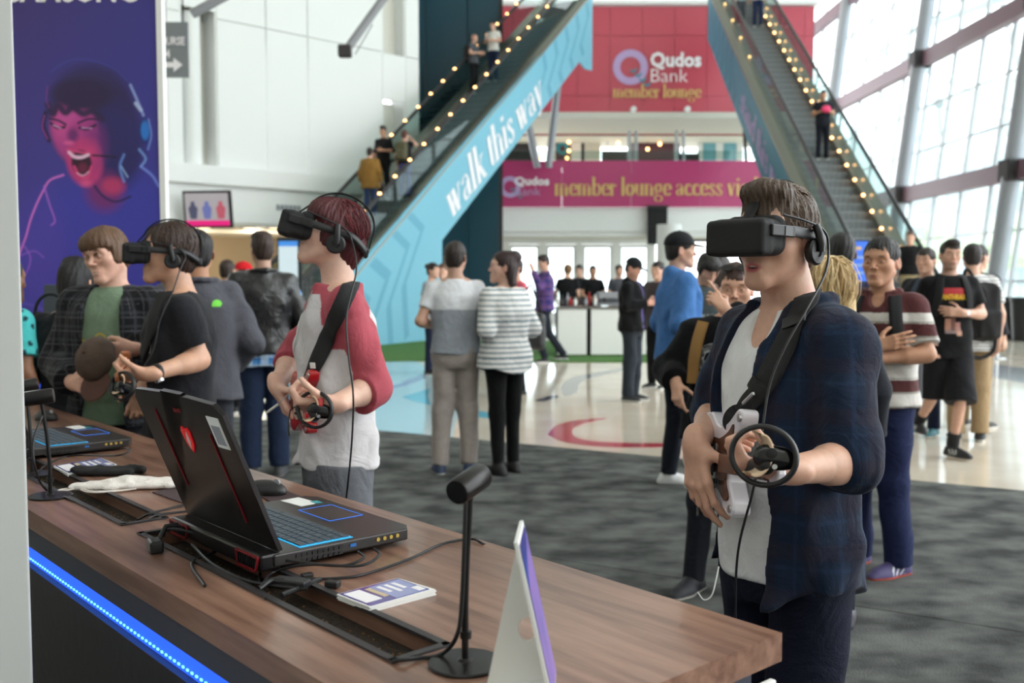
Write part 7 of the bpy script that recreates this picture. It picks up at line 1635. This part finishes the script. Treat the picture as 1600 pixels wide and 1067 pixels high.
def guitar(label, pos, neckd, up, facen, body_m, guard_m, nl=.36, sc=1.0):
    """toy guitar: x along the neck, y up, z = face normal"""
    x = Vector(neckd).normalized(); z = Vector(facen); z = (z-x*z.dot(x)).normalized(); y = z.cross(x)
    t = thing('guitar_controller', label, 'guitar'); t.matrix_world = frame(x*sc, y*sc, z*sc, pos); t.rotation_mode = 'QUATERNION'
    out = [(-.19, 0), (-.185, .065), (-.15, .11), (-.09, .118), (-.04, .092), (0, .085), (.05, .098), (.105, .125), (.135, .118), (.125, .085), (.085, .055), (.075, .03), (.08, 0), (.075, -.03), (.09, -.055), (.115, -.085), (.115, -.11), (.08, -.118), (.03, -.098), (-.02, -.085), (-.07, -.10), (-.12, -.118), (-.165, -.10), (-.188, -.06)]
    oc = crom([(a, b_, 0) for a, b_ in out+[out[0]]], 6)[:-1]; b = MB(); b.prism([(q.x, q.y) for q in oc], -.030, .012); o_ = b.build('body', body_m, t, smooth=True, bevel=.006); o_.modifiers[0].segments = 3; o_.modifiers[0].harden_normals = True
    gd = [(-.10, -.05), (-.11, .02), (-.06, .055), (0, .055), (.06, .072), (.09, .09), (.088, .06), (.06, .035), (.07, 0), (.06, -.04), (.085, -.075), (.06, -.085), (0, -.06), (-.05, -.07)]
    oc = crom([(a, b_, 0) for a, b_ in gd+[gd[0]]], 3)[:-1]; b = MB(); b.prism([(q.x, q.y) for q in oc], .012, .016); b.build('pickguard', guard_m, t)
    b = MB(); b.prism([(.055, -.022), (nl, -.018), (nl, .018), (.055, .022)], .012, .034); nk = b.build('neck', guard_m, t, bevel=.004)
    for i in range(5): b = MB(); b.box((nl-.05-i*.028, 0, .037), (.018, .030, .006), bev=.002); b.build('fret_button', [mat('key_green', (60, 150, 70)), mat('key_red', (180, 40, 40)), mat('key_yellow', (200, 180, 60)), mat('key_blue', (50, 90, 180)), mat('key_orange', (210, 120, 40))][i], nk)
    b = MB(); b.prism([(nl, -.018), (nl+.02, -.026), (nl+.045, -.022), (nl+.05, .0), (nl+.045, .024), (nl+.015, .024), (nl, .018)], .008, .026); b.build('headstock', body_m, t, bevel=.004)
    for i in range(5): b = MB(); b.cyl((-.03, -.030+i*.015, .016), (-.03, -.030+i*.015, .024), .005, 10); b.box((-.045+i*.02, -.045, .02), (.010, .010, .008)); b.build('bridge_knob', M_BLACK, t, smooth=True)
    b = MB(); b.box((-.03, 0, .0175), (.03, .085, .003)); b.build('bridge_plate', M_STEEL, t); b = MB(); b.box((-.005, 0, .024), (.014, .05, .012), bev=.003); b.build('strum_bar', M_BLACK, t)
    b = MB(); b.tube([(-.06, -.02, .018), (-.05, -.035, .04), (-.02, -.08, .052), (.0, -.13, .055)], [.003, .003, .003, .005], 8); b.build('whammy_bar', M_BLACK, t, smooth=True)
    for x_, y_ in ((.125, .105), (.098, -.100), (-.19, 0)): b = MB(); b.cyl((x_, y_, .010), (x_, y_, .016), .009, 16); b.build('strap_peg', M_STEEL, t, smooth=True)
    return t
M_GW = mat('glossy_white', (228, 222, 232), rough=.15, coat=.5); M_GB = mat('tortoise_brown', (72, 42, 34), col2=(104, 62, 46), nscale=30, rough=.25); M_GR = mat('glossy_red', (176, 24, 34), rough=.2, coat=.5); M_GT = mat('cream_guard', (206, 176, 160), rough=.3)
u1 = Vector((.10, -.97, .12)); f1 = Vector((-.97, -.16, .10))
guitar('white toy guitar controller with a brown pickguard held by the front player', W(1132, 722, 2.13), u1, None, f1, M_GW, M_GB, sc=.92)
controller_M = lambda c_, zx, xx: (lambda z, x: frame(x, z.cross(x), z, c_))(Vector(zx).normalized(), (Vector(xx)-Vector(zx).normalized()*Vector(xx).dot(Vector(zx).normalized())).normalized())
cm = controller_M(W(1193, 712, 1.70), (-.25, -.93, .10), (.85, -.1, -.2)); touch_controller('ring shaped black motion controller strapped to the left hand of the front player', cm)
# guitar strap over the left shoulder
ts = thing('guitar_strap', 'black webbing guitar strap across the front player', 'strap', p1.root.location, p1.root.rotation_euler[2])
class _Tr: pass
Vv = np.concatenate([np.array([v.co[:] for v in teeO.data.vertices]), p1.topV]); Ff = [tuple(q.vertices) for q in teeO.data.polygons]+[tuple(int(a)+len(teeO.data.vertices) for a in q) for q in p1.topF]
tall = BVHTree.FromPolygons(Vv.tolist(), Ff)
p1.drape_px('webbing', [(1270, 448), (1262, 470), (1246, 505), (1226, 545), (1203, 588), (1180, 628), (1163, 655)], .050, M_WEB, .004, .006, parent=ts, tree=tall)
p1.drape_px('webbing_fold', [(1196, 598), (1182, 622), (1168, 648)], .053, M_WEB, .004, .012, parent=ts, tree=tall)
h_ = p1.hitpx(1158, 652, .018, tall); o_, dd = p1.camray(1158, 652)
if h_: b = MB(); nz_ = (-dd).normalized(); ux = Vector((0, 0, 1)); ux = (ux-nz_*ux.dot(nz_)).normalized(); b.prism([(.032*math.cos(a), .024*math.sin(a)) for a in np.linspace(0, 2*PI, 24)[:-1]], -.002, .002, Matrix((ux, nz_.cross(ux), nz_)).transposed() @ Matrix.Rotation(rad(-28), 3, 'Z'), h_[0]); o = b.build('strap_end', M_BLACKM, ts); b = MB(); b.cyl(h_[0]+nz_*.007-ux*.008, h_[0]-ux*.008, .009, 18); b.build('strap_button', M_STEEL, o, smooth=True)
p1.stick_px('buckle', 1181, 622, (.060, .006, .008), M_STEEL, ts, rot=-28, off=.017, tree=tall)
p1.stick_px('slider', 1247, 505, (.058, .006, .026), M_BLACK, ts, rot=-24, off=.013, tree=tall)
tag(MB().tube(crom([W(1123, 885, 1.99), W(1119, 905, 1.98), W(1112, 930, 1.975), W(1100, 937, 1.98), W(1090, 925, 1.99)], 6), .0016, 6).build('earphone_lead', mat('white_cable', (230, 230, 230)), smooth=True), 'thin white lead hanging from the pocket of the front player', 'cable')
# ---- player in the raglan shirt
d1 = 3.15
def raglan(V, s):
    out = np.tile(np.array(lin((206, 202, 204))), (len(V), 1)); P_ = V*s.k; dm = np.full(len(V), 9.)
    for a, b_ in ((s.Lsh, s.Lel), (s.Lel, s.Lwr), (s.Rsh, s.Rel), (s.Rel, s.Rwr)):
        ba = b_-a; h_ = np.clip(((P_-a)@ba)/(ba@ba), 0, 1); dm = np.minimum(dm, np.linalg.norm(P_-a-h_[:, None]*ba, axis=1))
    x, y, z = V[:, 0], V[:, 1], V[:, 2]; tt = (np.abs(x)/.178)**2+(y/.138)**2
    dn = np.full(len(V), 9.)
    for sd_, sh_ in ((1, s.Lsh), (-1, s.Rsh)):
        a = s.P(sd_*.06, .0, 1.43); ba = sh_-a; h_ = np.clip(((P_-a)@ba)/(ba@ba), 0, 1); dn = np.minimum(dn, np.linalg.norm(P_-a-h_[:, None]*ba, axis=1)-.012*(1-h_))
    m = (dm < .080) & ((tt > 1.15) | (z > 1.27)) | (dn < .088) & (z > 1.3) & (y > -.062)
    out[m] = lin((170, 78, 90)); r = np.hypot(x, y+.004); out[(z > 1.435) & (r < .12)] = lin((170, 78, 90)); return out
p2 = Person('young man with dark red hair in a headset and red sleeved raglan shirt', Vector((px2(526, d1), d1, 0)), rad(-72), Ht(303, d1), h=.0055, fine=True, skin=(222, 178, 158), hair='shag', hairc=(74, 22, 28),
    head=(-6, 16, 0), hoff=(0, .005, .002), hs=.92, seed=31, neckr=.050, wd=.90,
    L=dict(e=W(584, 606, 3.02), w=W(520, 632, 2.86), d=Vector((-1, -.1, .0)), n=Vector((.3, .45, .8)), c=(.9, .95, .95, .9), t=.4), R=dict(e=W(458, 560, 3.38), w=W(432, 602, 3.20), d=Vector((.35, -.2, -.75)), n=Vector((.8, .35, .25)), c=(.25, .3, .35, .4), t=.1, to=1.3),
    tops=[dict(name='raglan_shirt', col=raglan, sleeve=1.3, hem=.895, loose=.015, fold=.012, flare=.012, h=.0046)],
    pants=dict(col=(104, 106, 112), kr=.088, ar=.082, loose=.016, h=.008, fold=.012, top=.915), shoe=dict(col=BK))
mklocks(p2, 2400, lambda q: (q[0]*1.0, .55 if q[1] > -.02 else -.3, -.8), 15, ((58, 18, 24), (118, 34, 42)), length=.062, wid=.0026, lift=.006, zmin=-.10, front=-.075)
vr_headset(p2, 'black virtual reality headset worn by the red haired player', cable=[W(557, 420, 2.98), W(548, 460, 2.90), W(541, 500, 2.86), W(545, 560, 2.82), W(552, 620, 2.80), W(549, 700, 2.84), W(540, 790, 2.90)], sc=1.06)
guitar('red toy guitar controller with a cream guard held by the red haired player', W(474, 628, 3.06), Vector((.42, -.90, .08)), None, Vector((-.90, -.42, .05)), M_GR, M_GT, sc=.8, nl=.30)
cm = controller_M(W(492, 640, 2.82), (-.10, -.98, .1), (.85, -.1, -.25)); touch_controller('ring shaped black motion controller on the hand of the red haired player', cm)
ts = thing('guitar_strap', 'black guitar strap with white tag across the red haired player', 'strap', p2.root.location, p2.root.rotation_euler[2])
p2.drape_px('webbing', [(561, 425), (552, 440), (538, 468), (522, 505), (507, 540), (494, 570), (484, 596)], .050, M_WEB, .004, .006, parent=ts)
p2.stick_px('white_tag', 493, 570, (.022, .003, .018), M_WHITE, ts, off=.012); p2.stick_px('strap_button', 485, 592, (0, 0, 0), M_STEEL, ts, off=.012, round_=.008)
p2.drape_px('guitar_ribbon', [(484, 592), (480, 605), (476, 622)], .030, M_GR, .002, .008, parent=ts, n=4)
t = thing('stick', 'white stick held in the right hand of the red haired player', 'stick'); MB().tube([W(418, 644, 3.12), W(434, 632, 3.10)], .0042, 8).build('shaft', M_WHITE, t, smooth=True); MB().tube([W(434, 632, 3.10), W(446, 620, 3.09), W(456, 612, 3.08)], .0018, 6).build('wire', M_STEEL, t, smooth=True)
tr2 = BVHTree.FromPolygons(p2.pantV.tolist(), p2.pantF.tolist())
print_flat(p2, 'trouser_patch', ring2d(0, 0, 0, .028, 16), .105, .80, mat('patch_red', (130, 30, 48)), d=(-.9, .42, 0), off=.003, tree=tr2)
ck = p2.drape('necklace', [(.045, 1.44), (.02, 1.36), (.0, 1.27), (-.005, 1.24)], .003, M_STEEL, (0, 1, -.1), .0015, .002)
# ---- player in the black t-shirt
d2 = 4.0
p3 = Person('young man in a headset and plain black t-shirt, behind the left laptop', Vector((px2(280, d2), d2, 0)), rad(-70), Ht(346, d2), h=.006, fine=True, skin=(206, 158, 132), hair='short', hairc=(54, 38, 32), head=(-2, 2, 0), hoff=(0, -.02, 0), seed=41, wd=1.04,
    L=dict(e=W(312, 562, 3.86), w=W(232, 585, 3.66), d=Vector((-1, -.05, -.05)), n=Vector((.3, .4, .8)), c=(.9, .95, .95, .9), t=.4), R=dict(e=(-.24, .08, 1.12), w=(-.16, -.15, 1.05), d=(.3, -.3, -.9), c=(.6, .6, .6, .6)),
    tops=[dict(name='t_shirt', col=(30, 30, 35), sleeve=.72, hem=.86, loose=.018, fold=.008, v=.04, h=.006)], pants=dict(col=(40, 46, 60)), shoe=dict(col=BK))
mklocks(p3, 1100, lambda q: (q[0], .5, -.7), 25, ((44, 32, 28), (84, 62, 50)), length=.030, wid=.003, lift=.004)
vr_headset(p3, 'black virtual reality headset worn by the player in the black t-shirt', cable=[W(282, 420, 3.86), W(268, 460, 3.80), W(250, 500, 3.76), W(238, 550, 3.74), W(205, 600, 3.70)])
guitar('orange brown toy guitar held low by the player in the black t-shirt', W(196, 585, 3.86), Vector((.30, -.95, .05)), None, Vector((-.93, -.36, .0)), mat('amber_wood', (150, 86, 48), rough=.2, coat=.4), M_GB, sc=.75, nl=.30)
cm = controller_M(W(192, 603, 3.60), (-.2, -.95, .2), (.8, -.1, -.4)); touch_controller('ring shaped motion controller on the hand of the player in the black t-shirt', cm)
watch(p3, 1, 'black strapped steel watch on the player in the black t-shirt', face=(220, 220, 220))
ts = thing('guitar_strap', 'black guitar strap across the player in the black t-shirt', 'strap', p3.root.location, p3.root.rotation_euler[2])
p3.drape_px('webbing', [(268, 442), (256, 462), (246, 490), (236, 520), (227, 548), (218, 572)], .055, M_WEB, .004, .006, parent=ts)
p3.stick_px('strap_button', 216, 562, (0, 0, 0), M_STEEL, ts, off=.012, round_=.008)
vs, fs = ring2d(0, 0, .030, .034, 20, -1.2, 1.6); print_flat(p3, 'print_arc', (vs, fs), .075, 1.225, mat('print_silver', (150, 150, 156)), d=(-.2, 1, 0), off=.002)
# ---- boy in the green t-shirt
GP = plaid((24, 24, 28), (62, 64, 70), (90, 90, 96), .06, .006, .002)
p4 = Person('smiling boy in a green t-shirt and black plaid shirt holding a brown cap', Vector((px2(176, 4.45), 4.45, 0)), rad(-4), Ht(349, 4.45), h=.0055, skin=(218, 170, 150), hair='mop', hairc=(96, 70, 52), head=(-16, -10, -8), hoff=(-.01, -.01, -.01), face=dict(smile=1, stubble=0), seed=51,
    L=dict(e=(.27, .0, 1.14), w=(.20, -.24, 1.20), d=(-.85, -.40, -.05), n=(-.2, .9, .2), c=(.3, .35, .4, .45), t=.6, to=.35), R=dict(e=(-.26, .0, 1.12), w=(-.08, -.22, 1.05), d=(.6, -.5, 0), n=(.2, .9, 0), c=(.5, .5, .5, .5)),
    tops=[tee((112, 132, 110), hem=.85, loose=.018, h=.006), dict(name='plaid_shirt', col=GP, sleeve=1.9, hem=.84, loose=.036, fold=.010, open=(.080, .10, .01), nz=1.46, h=.006)], pants=dict(col=(28, 28, 34)), shoe=dict(col=BK))
mklocks(p4, 1300, lambda q: (q[0]*1.4, -.7 if q[1] < .03 else .5, -.6), 35, ((84, 60, 44), (140, 106, 80)), length=.055, wid=.0038, lift=.004, zmin=-.03, front=-.085)
te4 = tree_of([o for o in p4.root.children if o.name.startswith('t_shirt')][0]); MG = mat('gold_shirt_print', (176, 150, 62))
tri = lambda x, z, s_: ([(x-s_, z), (x+s_, z), (x, z+s_*1.6)], [(0, 1, 2)])
print_flat(p4, 'shirt_print', ring2d(0, 0, .018, .026, 20), .01, 1.225, MG, tree=te4)
for s_ in (-1, 1):
    for k in range(3): print_flat(p4, 'shirt_print', ([(s_*(.034), -.010-k*.016), (s_*.034, -.020-k*.016), (s_*(.088-k*.012), -.002-k*.018), (s_*(.088-k*.012), .010-k*.018)], [(0, 1, 2, 3)]), .01, 1.215, MG, tree=te4)
t = thing('baseball_cap', 'worn brown baseball cap held by the boy in the green t-shirt', 'cap', p4.Mw @ Vector((.095, -.34, 1.15))); t.rotation_euler = (rad(62), rad(-14), rad(-12))
g = Fld(); g.ell((0, 0, 0), (.088, .100, .085), k=0); g.ell((0, 0, -.012), (.080, .092, .080), k=.002, op='s'); g.rbox((0, 0, -.12), (.15, .2, .115), .005, k=.003, op='s'); V, F = g.solve(.0045, folds(.003, 2, 60, 40)); npmesh('crown', V, F, mat('worn_brown_cloth', (70, 56, 48), col2=(88, 72, 62), nscale=12, rough=.9, bump=.3, bscale=150), t)
g = Fld(); g.ell((0, -.115, .000), (.072, .075, .006), k=0); V, F = g.solve(.0035); npmesh('brim', V, F, mat('brown_brim', (84, 56, 48), rough=.9), t); b = MB(); b.lathe([(.008, .085), (.007, .090), (.002, .092)], n=12); b.build('top_button', mat('brown_brim'), t)
